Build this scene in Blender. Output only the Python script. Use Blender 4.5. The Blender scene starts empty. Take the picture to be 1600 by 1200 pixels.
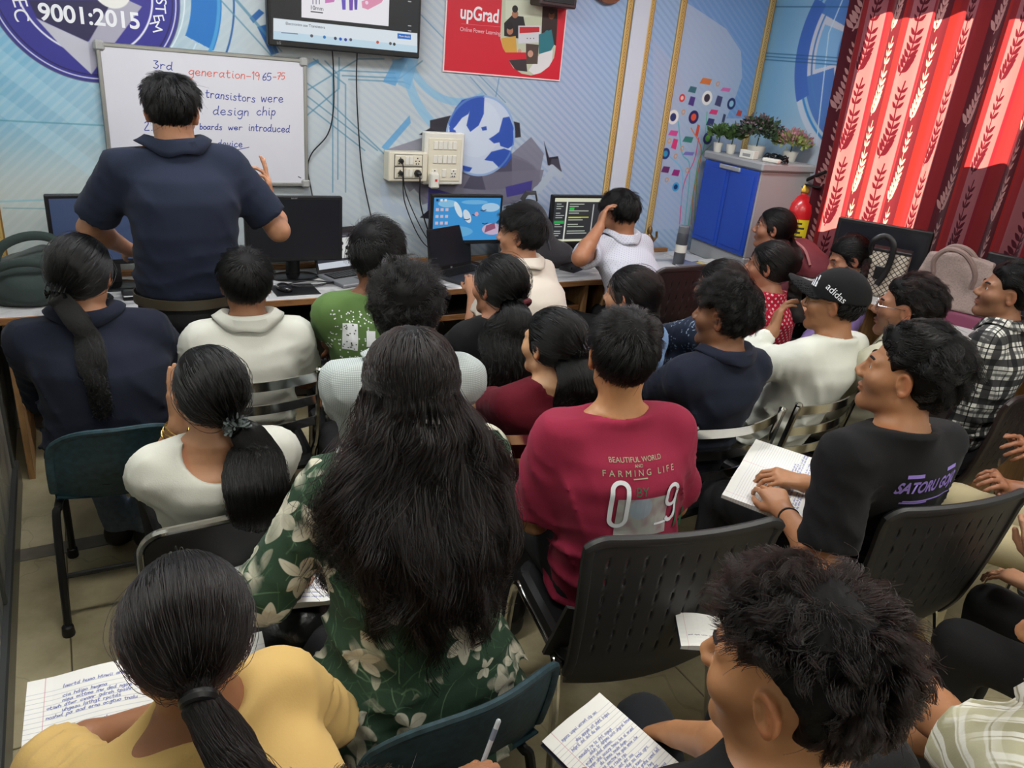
import bpy, bmesh, math, random
import numpy as np
from mathutils import Vector, Matrix
from mathutils.bvhtree import BVHTree
random.seed(7); RNG = np.random.default_rng(7)
SC = bpy.context.scene
COL = SC.collection
# ------------------------------------------------------------------ camera (solved from the vanishing points; metres)
F_PX, PCX, PCY, CAM_H = 1202.0, 800.0, 600.0, 1.88
_d = np.array([526 - PCX, 3450 - PCY, F_PX]); _d /= np.linalg.norm(_d)
_v = np.array([2993 - PCX, 303 - PCY, F_PX]); _v -= _d * (_v @ _d); _v /= np.linalg.norm(_v)
_y = np.cross(-_d, _v)
RM = np.array([_v, _y, -_d])
CAM = np.array([0, 0, CAM_H])
def ray(px, py): return RM @ np.array([(px - PCX) / F_PX, (py - PCY) / F_PX, 1.0])
def at_z(px, py, z):
    r = ray(px, py); return CAM + r * ((z - CAM_H) / r[2])
def at_y(px, py, y):
    r = ray(px, py); return CAM + r * (y / r[1])
def at_x(px, py, x):
    r = ray(px, py); return CAM + r * (x / r[0])
cd = bpy.data.cameras.new('camera'); cam = bpy.data.objects.new('camera', cd); COL.objects.link(cam)
cd.sensor_width = 36; cd.lens = 36 * F_PX / 1600; cd.clip_start = 0.02
_m = Matrix.Identity(4)
for i in range(3):
    _m[i][0] = RM[i][0]; _m[i][1] = -RM[i][1]; _m[i][2] = -RM[i][2]; _m[i][3] = CAM[i]
cam.matrix_world = _m
SC.camera = cam
# ------------------------------------------------------------------ world, sun, ceiling lamps, exposure
WORLD = bpy.data.worlds.new('world'); SC.world = WORLD; WORLD.use_nodes = True
_n = WORLD.node_tree.nodes; _bg = _n['Background']
_bg.inputs[0].default_value = (0.80, 0.88, 1.0, 1); _bg.inputs[1].default_value = .45
sl = bpy.data.lights.new('sun', 'SUN'); sun = bpy.data.objects.new('sun', sl); COL.objects.link(sun)
sl.energy = 75.0; sl.angle = 0.012; sl.color = (1, 0.80, 0.50)
_dir = Vector((-0.80, -0.10, -0.62)).normalized()
sun.rotation_euler = _dir.to_track_quat('-Z', 'Y').to_euler(); sun.location = (7, 4, 5)
CEIL = 2.85
LAMPS = [(0.6, 2.9), (2.9, 2.7), (0.1, 1.5), (2.6, 0.7), (1.0, -1.1), (3.0, -1.1)]
for i, (lx, ly) in enumerate(LAMPS):
    al = bpy.data.lights.new('ceiling_lamp', 'AREA'); ao = bpy.data.objects.new('ceiling_lamp', al); COL.objects.link(ao)
    al.shape = 'RECTANGLE'; al.size = 1.2; al.size_y = 0.25
    al.energy = 31.0 if i < 2 else 29.0; al.color = (0.97, 0.98, 1.0) if i < 2 else (1.0, 0.98, 0.92)
    ao.location = (lx, ly, CEIL - 0.05)
vs = SC.view_settings
vs.view_transform = 'Standard'; vs.look = 'None'; vs.gamma = 1.0; vs.use_curve_mapping = False; vs.exposure = 0.0
SC.cycles.max_bounces = 6; SC.cycles.diffuse_bounces = 3; SC.cycles.glossy_bounces = 3
SC.cycles.transmission_bounces = 6; SC.cycles.transparent_max_bounces = 8
SC.cycles.sample_clamp_indirect = 4.0; SC.cycles.use_denoising = True
SC.cycles.caustics_reflective = False; SC.cycles.caustics_refractive = False
# ------------------------------------------------------------------ materials
def lin(c):
    c = np.asarray(c[:3], float) / 255.0
    return tuple(np.where(c <= 0.04045, c / 12.92, ((c + 0.055) / 1.055) ** 2.4)) + (1.0,)
class NT:
    def __init__(s, m):
        m.use_nodes = True; s.t = m.node_tree; s.b = s.t.nodes['Principled BSDF']
    def n(s, t, **k):
        o = s.t.nodes.new(t)
        for a, v in k.items(): setattr(o, a, v)
        return o
    def l(s, a, b): s.t.links.new(a, b)
_MC = {}
def mat(name, col, rough=0.6, metal=0.0, spec=0.5, noise=0.0, nscale=20.0, bump=0.0, bscale=60.0, emit=0.0, alpha=None, sheen=0.0, coat=0.0, trans=0.0, stretch=None):
    if name in _MC: return _MC[name]
    m = bpy.data.materials.new(name); k = NT(m); b = k.b; c = lin(col)
    b.inputs['Base Color'].default_value = c; b.inputs['Roughness'].default_value = rough
    b.inputs['Metallic'].default_value = metal; b.inputs['Specular IOR Level'].default_value = spec
    if sheen: b.inputs['Sheen Weight'].default_value = sheen
    if coat: b.inputs['Coat Weight'].default_value = coat
    if trans: b.inputs['Transmission Weight'].default_value = trans
    if emit:
        b.inputs['Emission Color'].default_value = c; b.inputs['Emission Strength'].default_value = emit
    tc = k.n('ShaderNodeTexCoord')
    if noise:
        no = k.n('ShaderNodeTexNoise'); no.inputs['Scale'].default_value = nscale; no.inputs['Detail'].default_value = 5
        mp = k.n('ShaderNodeMapping'); mp.inputs['Scale'].default_value = stretch or (1, 1, 1)
        k.l(tc.outputs['Object'], mp.inputs[0]); k.l(mp.outputs[0], no.inputs['Vector'])
        cr = k.n('ShaderNodeValToRGB'); cr.color_ramp.elements[0].position = 0.3; cr.color_ramp.elements[1].position = 0.7
        cr.color_ramp.elements[0].color = tuple(x * (1 - noise) for x in c[:3]) + (1,)
        cr.color_ramp.elements[1].color = tuple(min(1, x * (1 + noise)) for x in c[:3]) + (1,)
        k.l(no.outputs[0], cr.inputs[0]); k.l(cr.outputs[0], b.inputs['Base Color'])
    if bump:
        n2 = k.n('ShaderNodeTexNoise'); n2.inputs['Scale'].default_value = bscale; n2.inputs['Detail'].default_value = 4
        k.l(tc.outputs['Object'], n2.inputs['Vector'])
        bp = k.n('ShaderNodeBump'); bp.inputs['Strength'].default_value = bump; bp.inputs['Distance'].default_value = 0.004
        k.l(n2.outputs[0], bp.inputs['Height']); k.l(bp.outputs[0], b.inputs['Normal'])
    _MC[name] = m; return m
def image_from(name, arr):
    h, w = arr.shape[:2]
    im = bpy.data.images.new(name, w, h)
    px = np.ones((h, w, 4), np.float32); px[..., :3] = np.clip(arr / 255.0, 0, 1)
    im.pixels.foreach_set(px.ravel()); im.update()
    return im
def image_mat(name, arr, rough=0.6, emit=0.0, box=None, bump=0.0, bscale=60, spec=0.4, coords='UV', sheen=0.0, transl=0.0, ext='REPEAT'):
    """a generated picture on a surface: by UV, or box-projected in object space with `box` metres per tile"""
    m = bpy.data.materials.new(name); k = NT(m); b = k.b
    im = image_from(name, arr); it = k.n('ShaderNodeTexImage', image=im, extension=ext)
    tc = k.n('ShaderNodeTexCoord')
    if box:
        it.projection = 'BOX'; it.projection_blend = 0.25
        mp = k.n('ShaderNodeMapping'); mp.inputs['Scale'].default_value = (1 / box,) * 3
        k.l(tc.outputs['Object'], mp.inputs[0]); k.l(mp.outputs[0], it.inputs[0])
    else: k.l(tc.outputs[coords], it.inputs[0])
    b.inputs['Roughness'].default_value = rough; b.inputs['Specular IOR Level'].default_value = spec
    if sheen: b.inputs['Sheen Weight'].default_value = sheen
    if emit:
        b.inputs['Base Color'].default_value = (0.01, 0.01, 0.01, 1)
        k.l(it.outputs[0], b.inputs['Emission Color']); b.inputs['Emission Strength'].default_value = emit
    else: k.l(it.outputs[0], b.inputs['Base Color'])
    if bump:
        n2 = k.n('ShaderNodeTexNoise'); n2.inputs['Scale'].default_value = bscale; n2.inputs['Detail'].default_value = 4
        k.l(tc.outputs['Object'], n2.inputs['Vector'])
        bp = k.n('ShaderNodeBump'); bp.inputs['Strength'].default_value = bump; bp.inputs['Distance'].default_value = 0.004
        k.l(n2.outputs[0], bp.inputs['Height']); k.l(bp.outputs[0], b.inputs['Normal'])
    if transl:
        tr = k.n('ShaderNodeBsdfTranslucent'); k.l(it.outputs[0], tr.inputs[0])
        mx = k.n('ShaderNodeMixShader'); mx.inputs[0].default_value = transl
        out = k.t.nodes['Material Output']
        k.l(b.outputs[0], mx.inputs[1]); k.l(tr.outputs[0], mx.inputs[2]); k.l(mx.outputs[0], out.inputs[0])
    return m
# ------------------------------------------------------------------ objects
def setp(o, label=None, cat=None, group=None, kind=None):
    if label: o['label'] = label
    if cat: o['category'] = cat
    if group: o['group'] = group
    if kind: o['kind'] = kind
    return o
def thing(name, label, cat, loc=(0, 0, 0), rz=0.0, group=None):
    o = bpy.data.objects.new(name, None); COL.objects.link(o); o.empty_display_size = 0.1
    o.location = loc; o.rotation_euler = (0, 0, rz)
    return setp(o, label, cat, group)
def link_mesh(name, me, m, parent=None, loc=None, rot=None):
    o = bpy.data.objects.new(name, me); COL.objects.link(o)
    if m is not None and not me.materials: me.materials.append(m)
    if parent: o.parent = parent
    if loc is not None: o.location = loc
    if rot is not None: o.rotation_euler = rot
    return o
def np_mesh(name, V, Fq, smooth=True, uv=None, col=None):
    me = bpy.data.meshes.new(name)
    V = np.asarray(V, np.float32); Fq = np.asarray(Fq, np.int32); n = Fq.shape[1]
    me.vertices.add(len(V)); me.vertices.foreach_set('co', V.ravel())
    me.loops.add(Fq.size); me.loops.foreach_set('vertex_index', Fq.ravel())
    me.polygons.add(len(Fq)); me.polygons.foreach_set('loop_start', np.arange(0, Fq.size, n, dtype=np.int32))
    if uv is not None:
        l = me.uv_layers.new(name='UVMap'); l.data.foreach_set('uv', np.asarray(uv, np.float32)[Fq.ravel()].ravel())
    if col is not None:
        a = me.attributes.new('tint', 'FLOAT_COLOR', 'POINT'); a.data.foreach_set('color', np.asarray(col, np.float32).ravel())
    me.polygons.foreach_set('use_smooth', np.full(len(Fq), smooth))
    me.update(calc_edges=True); me.validate()
    return me
class MB:
    """collects shapes that make ONE mesh"""
    def __init__(s): s.v = []; s.f = []; s.sm = []
    def add(s, V, Fs, smooth=False):
        b = len(s.v); s.v += [tuple(map(float, p)) for p in V]
        for f in Fs: s.f.append(tuple(i + b for i in f)); s.sm.append(smooth)
        return s
    def box(s, lo, hi, bev=0.0, M=None):
        lo = np.array(lo, float); hi = np.array(hi, float); c = (lo + hi) / 2; h = abs(hi - lo) / 2
        bev = min(bev, h.min() * 0.49)
        V = []; F = []
        if bev <= 0:
            for sx in (-1, 1):
                for sy in (-1, 1):
                    for sz in (-1, 1): V.append(c + h * (sx, sy, sz))
            F = [(0, 1, 3, 2), (4, 6, 7, 5), (0, 4, 5, 1), (2, 3, 7, 6), (0, 2, 6, 4), (1, 5, 7, 3)]
        else:
            idx = {}
            for sx in (-1, 1):
                for sy in (-1, 1):
                    for sz in (-1, 1):
                        for a in range(3):
                            e = np.full(3, bev); e[a] = 0
                            idx[(sx, sy, sz, a)] = len(V); V.append(c + (h - e) * (sx, sy, sz))
            for a in range(3):
                b_, c_ = [(1, 2), (0, 2), (0, 1)][a]
                for sg in (-1, 1):
                    q = []
                    for u, w in ((-1, -1), (1, -1), (1, 1), (-1, 1)):
                        k = [0, 0, 0]; k[a] = sg; k[b_] = u; k[c_] = w; q.append(idx[(*k, a)])
                    flip = (sg < 0) ^ (a == 1)
                    F.append(tuple(q[::-1] if flip else q))
            for a in range(3):           # edges running along axis a
                b_, c_ = [(1, 2), (0, 2), (0, 1)][a]
                for u in (-1, 1):
                    for w in (-1, 1):
                        k0 = [0, 0, 0]; k1 = [0, 0, 0]
                        k0[a] = -1; k1[a] = 1
                        for k in (k0, k1): k[b_] = u; k[c_] = w
                        F.append((idx[(*k0, b_)], idx[(*k1, b_)], idx[(*k1, c_)], idx[(*k0, c_)]))
            for sx in (-1, 1):
                for sy in (-1, 1):
                    for sz in (-1, 1): F.append(tuple(idx[(sx, sy, sz, a)] for a in range(3)))
        if M is not None: V = [M @ Vector(v) for v in V]
        return s.add(V, F)
    def tube(s, pts, r, n=8, closed=False, flat=None, up=None, caps=True):
        """swept tube; r a number or one per point; flat = (width factor, height factor)"""
        P = [Vector(p) for p in pts]; N = len(P); R = r if hasattr(r, '__len__') else [r] * N
        ref = Vector(up) if up else None; V = []; F = []; prev = None
        for i, p in enumerate(P):
            if closed: t = P[(i + 1) % N] - P[i - 1]
            else: t = P[min(i + 1, N - 1)] - P[max(i - 1, 0)]
            t = t.normalized() if t.length > 1e-9 else Vector((0, 0, 1))
            if ref: a = ref
            elif prev is not None: a = prev
            else: a = Vector((0, 0, 1)) if abs(t.z) < 0.9 else Vector((1, 0, 0))
            u = a - t * a.dot(t)
            if u.length < 1e-6: u = t.orthogonal()
            u.normalize(); w = t.cross(u); prev = u
            fu, fw = flat or (1, 1)
            for k in range(n):
                an = 2 * math.pi * k / n
                V.append(p + (u * math.cos(an) * fu + w * math.sin(an) * fw) * R[i])
        for i in range(N if closed else N - 1):
            j = (i + 1) % N
            for k in range(n):
                F.append((i * n + k, i * n + (k + 1) % n, j * n + (k + 1) % n, j * n + k))
        if not closed and caps:
            F.append(tuple(range(n))[::-1]); F.append(tuple((N - 1) * n + k for k in range(n)))
        return s.add(V, F, True)
    def lathe(s, prof, c=(0, 0, 0), n=16, M=None):
        V = []; F = []
        for r, z in prof:
            for k in range(n):
                a = 2 * math.pi * k / n; V.append(Vector((c[0] + r * math.cos(a), c[1] + r * math.sin(a), c[2] + z)))
        for i in range(len(prof) - 1):
            for k in range(n): F.append((i * n + k, i * n + (k + 1) % n, (i + 1) * n + (k + 1) % n, (i + 1) * n + k))
        F.append(tuple(range(n))[::-1]); F.append(tuple((len(prof) - 1) * n + k for k in range(n)))
        if M is not None: V = [M @ v for v in V]
        return s.add(V, F, True)
    def prism(s, poly, axis, lo, hi):
        """2-D outline extruded along an axis (0 x, 1 y, 2 z)"""
        n = len(poly); V = []
        for t in (lo, hi):
            for a, b in poly: V.append({0: (t, a, b), 1: (a, t, b), 2: (a, b, t)}[axis])
        F = [tuple(range(n))[::-1], tuple(range(n, 2 * n))] + [(i, (i + 1) % n, n + (i + 1) % n, n + i) for i in range(n)]
        return s.add(V, F)
    def grid(s, fn, nu, nv, thick=None, closed_u=False):
        """surface fn(u,v)->point for u,v in 0..1; thick: second sheet offset by that vector function"""
        V = [fn(i / nu, j / nv) for j in range(nv + 1) for i in range(nu + 1)]
        F = [(j * (nu + 1) + i, j * (nu + 1) + i + 1, (j + 1) * (nu + 1) + i + 1, (j + 1) * (nu + 1) + i) for j in range(nv) for i in range(nu)]
        if thick is not None:
            m = len(V); W = [np.asarray(V[j * (nu + 1) + i]) + np.asarray(thick(i / nu, j / nv)) for j in range(nv + 1) for i in range(nu + 1)]
            F2 = [tuple(a + m for a in f[::-1]) for f in F]
            rim = [i for i in range(nu + 1)] + [j * (nu + 1) + nu for j in range(1, nv + 1)] + [nv * (nu + 1) + i for i in range(nu - 1, -1, -1)] + [j * (nu + 1) for j in range(nv - 1, 0, -1)]
            R = [(rim[(k + 1) % len(rim)], rim[k], rim[k] + m, rim[(k + 1) % len(rim)] + m) for k in range(len(rim))]
            return s.add(V + W, F + F2 + R, True)
        return s.add(V, F, True)
    def mesh(s, name, fix=True):
        me = bpy.data.meshes.new(name); me.from_pydata(s.v, [], s.f)
        if fix:
            b = bmesh.new(); b.from_mesh(me); bmesh.ops.recalc_face_normals(b, faces=b.faces); b.to_mesh(me); b.free()
        me.polygons.foreach_set('use_smooth', s.sm); me.update()
        if any(s.sm):
            try: me.set_sharp_from_angle(angle=0.7)
            except Exception: pass
        return me
    def build(s, name, m, parent=None, loc=None, rot=None): return link_mesh(name, s.mesh(name), m, parent, loc, rot)
def copy_tree(root, label=None, loc=None, rz=None):
    """a copy of a thing with copies of its parts and sub-parts (mesh data shared)"""
    def cp(o, p):
        c = o.copy(); COL.objects.link(c)
        if p is not None:
            c.parent = p; c.matrix_parent_inverse = o.matrix_parent_inverse.copy()
        for ch in list(o.children): cp(ch, c)
        return c
    c = cp(root, None)
    if label: c['label'] = label
    if loc is not None: c.location = loc
    if rz is not None: c.rotation_euler = (0, 0, rz)
    return c
def text_part(name, body, size, m, parent, loc, rot, align='CENTER', extrude=0.0004, shear=0.0, xs=1.0, spacing=1.0, bold=0.0):
    cu = bpy.data.curves.new(name, 'FONT'); cu.body = body; cu.size = size; cu.extrude = extrude
    cu.align_x = align; cu.align_y = 'CENTER'; cu.shear = shear; cu.offset = bold * size; cu.space_character = spacing
    cu.materials.append(m)
    c_ = bpy.data.objects.new(name, cu); COL.objects.link(c_); me = bpy.data.meshes.new_from_object(c_); bpy.data.objects.remove(c_)
    me.name = name; o = link_mesh(name, me, None, parent, loc, rot); o.scale = (xs, 1, 1)
    return o
# ------------------------------------------------------------------ a small painter for flat prints (numpy pictures)
class Pic:
    def __init__(s, x0, x1, y0, y1, res, bg=(255, 255, 255)):
        s.x0, s.y0, s.r = x0, y0, res
        s.w = int(round((x1 - x0) / res)); s.h = int(round((y1 - y0) / res))
        s.a = np.empty((s.h, s.w, 3), np.float32); s.a[:] = bg
    def box(s, xa, xb, ya, yb):
        i0 = max(0, int((ya - s.y0) / s.r) - 1); i1 = min(s.h, int((yb - s.y0) / s.r) + 2)
        j0 = max(0, int((xa - s.x0) / s.r) - 1); j1 = min(s.w, int((xb - s.x0) / s.r) + 2)
        if i1 <= i0 or j1 <= j0: return None
        Y, X = np.mgrid[i0:i1, j0:j1]
        return (slice(i0, i1), slice(j0, j1)), (X + 0.5) * s.r + s.x0, (Y + 0.5) * s.r + s.y0
    def put(s, sl, cov, col, al=1.0):
        c = (np.clip(cov, 0, 1) * al)[..., None]; s.a[sl] = s.a[sl] * (1 - c) + np.asarray(col, np.float32) * c
    def poly(s, pts, col, al=1.0):
        p = np.asarray(pts, float); b = s.box(p[:, 0].min(), p[:, 0].max(), p[:, 1].min(), p[:, 1].max())
        if b is None: return
        sl, X, Y = b; D = np.full(X.shape, 1e9); ins = np.zeros(X.shape, bool)
        for i in range(len(p)):
            a = p[i - 1]; c = p[i]; e = c - a; L = e @ e + 1e-12
            t = np.clip(((X - a[0]) * e[0] + (Y - a[1]) * e[1]) / L, 0, 1)
            D = np.minimum(D, np.hypot(X - a[0] - t * e[0], Y - a[1] - t * e[1]))
            with np.errstate(divide='ignore', invalid='ignore'):
                ins ^= ((a[1] > Y) != (c[1] > Y)) & (X < (c[0] - a[0]) * (Y - a[1]) / (c[1] - a[1] + 1e-15) + a[0])
        s.put(sl, 0.5 - np.where(ins, -D, D) / s.r, col, al)
    def disc(s, c, r, col, al=1.0, ry=None, rot=0.0):
        ry = ry or r; R = max(r, ry); b = s.box(c[0] - R, c[0] + R, c[1] - R, c[1] + R)
        if b is None: return
        sl, X, Y = b; X = X - c[0]; Y = Y - c[1]; ca, sa = math.cos(rot), math.sin(rot)
        U = (X * ca + Y * sa) / r; V = (-X * sa + Y * ca) / ry
        s.put(sl, 0.5 + (1 - np.hypot(U, V)) * min(r, ry) / s.r, col, al)
    def ring(s, c, r0, r1, col, a0=None, a1=None, al=1.0):
        b = s.box(c[0] - r1, c[0] + r1, c[1] - r1, c[1] + r1)
        if b is None: return
        sl, X, Y = b; d = np.hypot(X - c[0], Y - c[1]); cov = np.minimum(0.5 + (r1 - d) / s.r, 0.5 + (d - r0) / s.r)
        if a0 is not None:
            an = (np.degrees(np.arctan2(Y - c[1], X - c[0])) - a0) % 360; cov = np.where(an <= (a1 - a0) % 360.0001, cov, 0)
        s.put(sl, cov, col, al)
    def line(s, pts, w, col, al=1.0):
        p = np.asarray(pts, float); h = w / 2
        b = s.box(p[:, 0].min() - w, p[:, 0].max() + w, p[:, 1].min() - w, p[:, 1].max() + w)
        if b is None: return
        sl, X, Y = b; D = np.full(X.shape, 1e9)
        for a, c in zip(p[:-1], p[1:]):
            e = c - a; L = e @ e + 1e-12; t = np.clip(((X - a[0]) * e[0] + (Y - a[1]) * e[1]) / L, 0, 1)
            D = np.minimum(D, np.hypot(X - a[0] - t * e[0], Y - a[1] - t * e[1]))
        s.put(sl, 0.5 + (h - D) / s.r, col, al)
    def field(s, fn, col, box=None):
        """fn(X, Y) -> cover 0..1"""
        b = s.box(*(box or (s.x0, s.x0 + s.w * s.r, s.y0, s.y0 + s.h * s.r)))
        if b is None: return
        sl, X, Y = b; s.put(sl, fn(X, Y), col)
def smooth_pts(p, n=5):
    p = np.asarray(p, float)
    if len(p) < 3: return p
    q = np.vstack([2 * p[0] - p[1], p, 2 * p[-1] - p[-2]]); o = []
    for i in range(1, len(q) - 2):
        for t in np.linspace(0, 1, n, endpoint=False):
            o.append(0.5 * (2 * q[i] + (q[i + 1] - q[i - 1]) * t + (2 * q[i - 1] - 5 * q[i] + 4 * q[i + 1] - q[i + 2]) * t * t + (3 * q[i] - q[i - 1] - 3 * q[i + 1] + q[i + 2]) * t ** 3))
    return np.array(o + [p[-1]])
# single-stroke handwriting, tenths of the x-height
PEN = {'a': '8,9 4,10 0,5 3,0 8,5 9,10 8,3 10,0', 'b': '1,18 1,0|1,6 5,10 8,5 5,0 1,2', 'c': '8,8 5,10 0,5 4,0 9,2', 'd': '8,9 4,10 0,5 3,0 8,4|9,18 8,3 10,0',
       'e': '1,5 8,6 6,10 2,9 0,4 4,0 9,2', 'g': '8,9 4,10 0,5 4,1 8,5|9,10 8,-4 4,-7 1,-5', 'h': '1,18 0,0|0,6 5,10 8,7 8,0', 'i': '2,10 2,2 4,0|2,14 2.3,14.5', 'n': '1,10 0,0|0,6 4,10 7,8 7,0',
       'o': '5,10 1,8 0,4 3,0 8,2 8,7 5,10', 'p': '1,10 0,-8|1,7 5,10 8,6 5,0 1,2', 'r': '1,10 1,0|1,6 4,10 8,9', 's': '8,9 4,10 2,7 7,4 6,0 0,1', 't': '3,16 3,3 5,0 8,1|0,10 8,11',
       'u': '0,10 1,1 5,0 8,4 8,10|8,5 9,0', 'v': '0,10 4,0 8,10', 'w': '0,10 2,0 5,8 8,0 11,10', 'm': '0,10 0,0|0,6 3,10 6,8 6,0|6,6 9,10 12,8 12,0', 'l': '2,18 1,2 3,0', 'f': '7,17 3,14 3,-2|0,9 7,9', 'k': '1,18 1,0|8,10 1,5 8,0', 'y': '0,10 4,2|9,10 3,-7', 'x': '0,10 8,0|8,10 0,0',
       '1': '0,14 3,17 3,0', '2': '0,14 4,17 7,13 0,0 9,0', '3': '0,16 7,16 3,10 8,6 5,0 0,1', '5': '8,17 1,17 0,9 6,10 8,4 4,0 0,1', '6': '7,17 1,8 2,0 8,2 7,8 1,6', '7': '0,17 9,17 3,0|2,9 8,9', '9': '8,12 4,17 0,12 4,8 8,12 7,0', '-': '1,6 9,6', '.': '2,0 2.5,0.6', 'O': '5,17 0,9 5,0 10,9 5,17', 'S': '9,15 4,17 2,12 8,6 5,0 0,2', 'T': '0,17 12,17|6,17 5,0', 'A': '0,0 5,17 10,0|2,6 9,6', 'D': '1,17 1,0|1,17 9,13 9,4 1,0'}
def scribe(pic, text, x, y, h, w, col, slope=0.0, wob=0.0, rnd=None, al=1.0, maxw=None):
    """handwrite text from (x, y); h = x-height in picture units"""
    cx_ = x
    for ch in text:
        if ch == ' ': cx_ += h * 0.75; continue
        g = PEN.get(ch, PEN['a']); wmax = 0
        for st in g.split('|'):
            p = np.array([[float(t) for t in q.split(',')] for q in st.split()]) / 10.0; wmax = max(wmax, p[:, 0].max())
            if wob and rnd is not None: p = p + rnd.normal(0, wob, p.shape)
            p = smooth_pts(p, 4); X = cx_ + (p[:, 0] + p[:, 1] * 0.12) * h
            pic.line(np.c_[X, y + p[:, 1] * h + (X - x) * slope], w, col, al)
        cx_ += (wmax + 0.32) * h
        if maxw and cx_ - x > maxw: break
    return cx_
# ------------------------------------------------------------------ signed-distance shapes -> smooth meshes (surface nets)
f32 = np.float32
def A3(*p): return np.array(p, f32)
def rc(P, a, b, r1, r2):
    a = np.asarray(a, f32); ba = np.asarray(b, f32) - a; L2 = float(ba @ ba) + 1e-12
    t = np.clip(((P - a) @ ba) / L2, 0, 1)
    return np.linalg.norm(P - a - t[:, None] * ba, axis=1) - (r1 + (r2 - r1) * t)
def ell(P, c, r, R=None):
    q = P - np.asarray(c, f32)
    if R is not None: q = q @ np.asarray(R, f32)
    r = np.asarray(r, f32); k0 = np.linalg.norm(q / r, axis=1); k1 = np.linalg.norm(q / (r * r), axis=1) + 1e-9
    return k0 * (k0 - 1) / k1
def rbox(P, c, h, r, R=None):
    q = P - np.asarray(c, f32)
    if R is not None: q = q @ np.asarray(R, f32)
    q = np.abs(q) - (np.asarray(h, f32) - r)
    return np.linalg.norm(np.maximum(q, 0), axis=1) + np.minimum(q.max(1), 0) - r
def smin(a, b, k):
    h = np.maximum(k - np.abs(a - b), 0) / k; return np.minimum(a, b) - h * h * k * .25
def smax(a, b, k): return -smin(-a, -b, k)
def wob(P, f, seed=0, warp=1.0):
    r = np.random.default_rng(seed); o = 0
    for i in range(4):
        d = r.normal(size=3).astype(f32); d /= np.linalg.norm(d); e = r.normal(size=3).astype(f32); e /= np.linalg.norm(e)
        k = f * (.7 + .45 * i); o = o + np.sin(P @ d * k + warp * np.sin(P @ e * k * .6 + i) + float(r.uniform(0, 6.28))) / (1 + .5 * i)
    return o / 2.3
def rot_xyz(rx=0, ry=0, rz=0):
    return np.array((Matrix.Rotation(rz, 3, 'Z') @ Matrix.Rotation(ry, 3, 'Y') @ Matrix.Rotation(rx, 3, 'X')), f32)
def nets(f, lo, hi, h):
    """surface nets over f(P)->distance inside the box lo..hi at step h; far blocks are skipped; returns verts, quads"""
    lo = np.asarray(lo, float); hi = np.asarray(hi, float); B = 4
    nb = np.maximum(1, np.ceil((hi - lo) / (h * B)).astype(int)); n = nb * B + 1
    ax = [(lo[i] + (np.arange(nb[i]) + .5) * B * h).astype(f32) for i in range(3)]
    G = np.stack(np.meshgrid(*ax, indexing='ij'), -1).reshape(-1, 3)
    c = f(G).reshape(nb); near = np.abs(c) < B * h * 1.55 + .012
    V = np.empty(n, f32)
    big = np.repeat(np.repeat(np.repeat(c, B, 0), B, 1), B, 2)
    V[:-1, :-1, :-1] = big; V[-1] = V[-2]; V[:, -1] = V[:, -2]; V[:, :, -1] = V[:, :, -2]
    am = np.zeros(n, bool); nr = np.repeat(np.repeat(np.repeat(near, B, 0), B, 1), B, 2)
    for dx in (0, 1):
        for dy in (0, 1):
            for dz in (0, 1): am[dx:n[0] - 1 + dx, dy:n[1] - 1 + dy, dz:n[2] - 1 + dz] |= nr
    I = np.argwhere(am); P = (lo + I * h).astype(f32)
    V[am] = f(P)
    V[0] = np.maximum(V[0], .3 * h); V[-1] = np.maximum(V[-1], .3 * h); V[:, 0] = np.maximum(V[:, 0], .3 * h); V[:, -1] = np.maximum(V[:, -1], .3 * h); V[:, :, 0] = np.maximum(V[:, :, 0], .3 * h); V[:, :, -1] = np.maximum(V[:, :, -1], .3 * h)
    S = V < 0
    cnt = np.zeros(n - 1, np.int8)
    for dx in (0, 1):
        for dy in (0, 1):
            for dz in (0, 1): cnt += S[dx:n[0] - 1 + dx, dy:n[1] - 1 + dy, dz:n[2] - 1 + dz]
    cm = (cnt > 0) & (cnt < 8); C = np.argwhere(cm)
    if len(C) == 0: return np.zeros((0, 3)), np.zeros((0, 4), int)
    idx = np.full(n - 1, -1, np.int32); idx[cm] = np.arange(len(C))
    acc = np.zeros((len(C), 3)); k = np.zeros(len(C))
    cor = [(a, b, d) for a in (0, 1) for b in (0, 1) for d in (0, 1)]
    val = {q: V[C[:, 0] + q[0], C[:, 1] + q[1], C[:, 2] + q[2]] for q in cor}
    for q in cor:
        for a in range(3):
            if q[a] == 0:
                p = list(q); p[a] = 1; p = tuple(p); u, w = val[q], val[p]; m = (u < 0) != (w < 0)
                t = np.where(m, u / (u - w + 1e-20), 0); o = np.tile(np.array(q, float), (len(C), 1)); o[:, a] += t
                acc += o * m[:, None]; k += m
    verts = lo + (C + acc / k[:, None]) * h
    Q = []
    for a in range(3):
        b, d = (a + 1) % 3, (a + 2) % 3
        s0 = [slice(None)] * 3; s1 = [slice(None)] * 3; s0[a] = slice(0, -1); s1[a] = slice(1, None)
        for x in (b, d): s0[x] = slice(1, -1); s1[x] = slice(1, -1)
        u = S[tuple(s0)]; w = S[tuple(s1)]; E = np.argwhere(u != w)
        if len(E) == 0: continue
        fl = u[tuple(E.T)]
        E = E.copy(); E[:, b] += 1; E[:, d] += 1
        def at(db, dd):
            T = E.copy(); T[:, b] -= db; T[:, d] -= dd; return idx[tuple(T.T)]
        q = np.stack([at(1, 1), at(0, 1), at(0, 0), at(1, 0)], 1)
        q[~fl] = q[~fl][:, ::-1]; Q.append(q)
    Q = np.concatenate(Q); Q = Q[(Q >= 0).all(1)]
    return verts, Q
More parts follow.
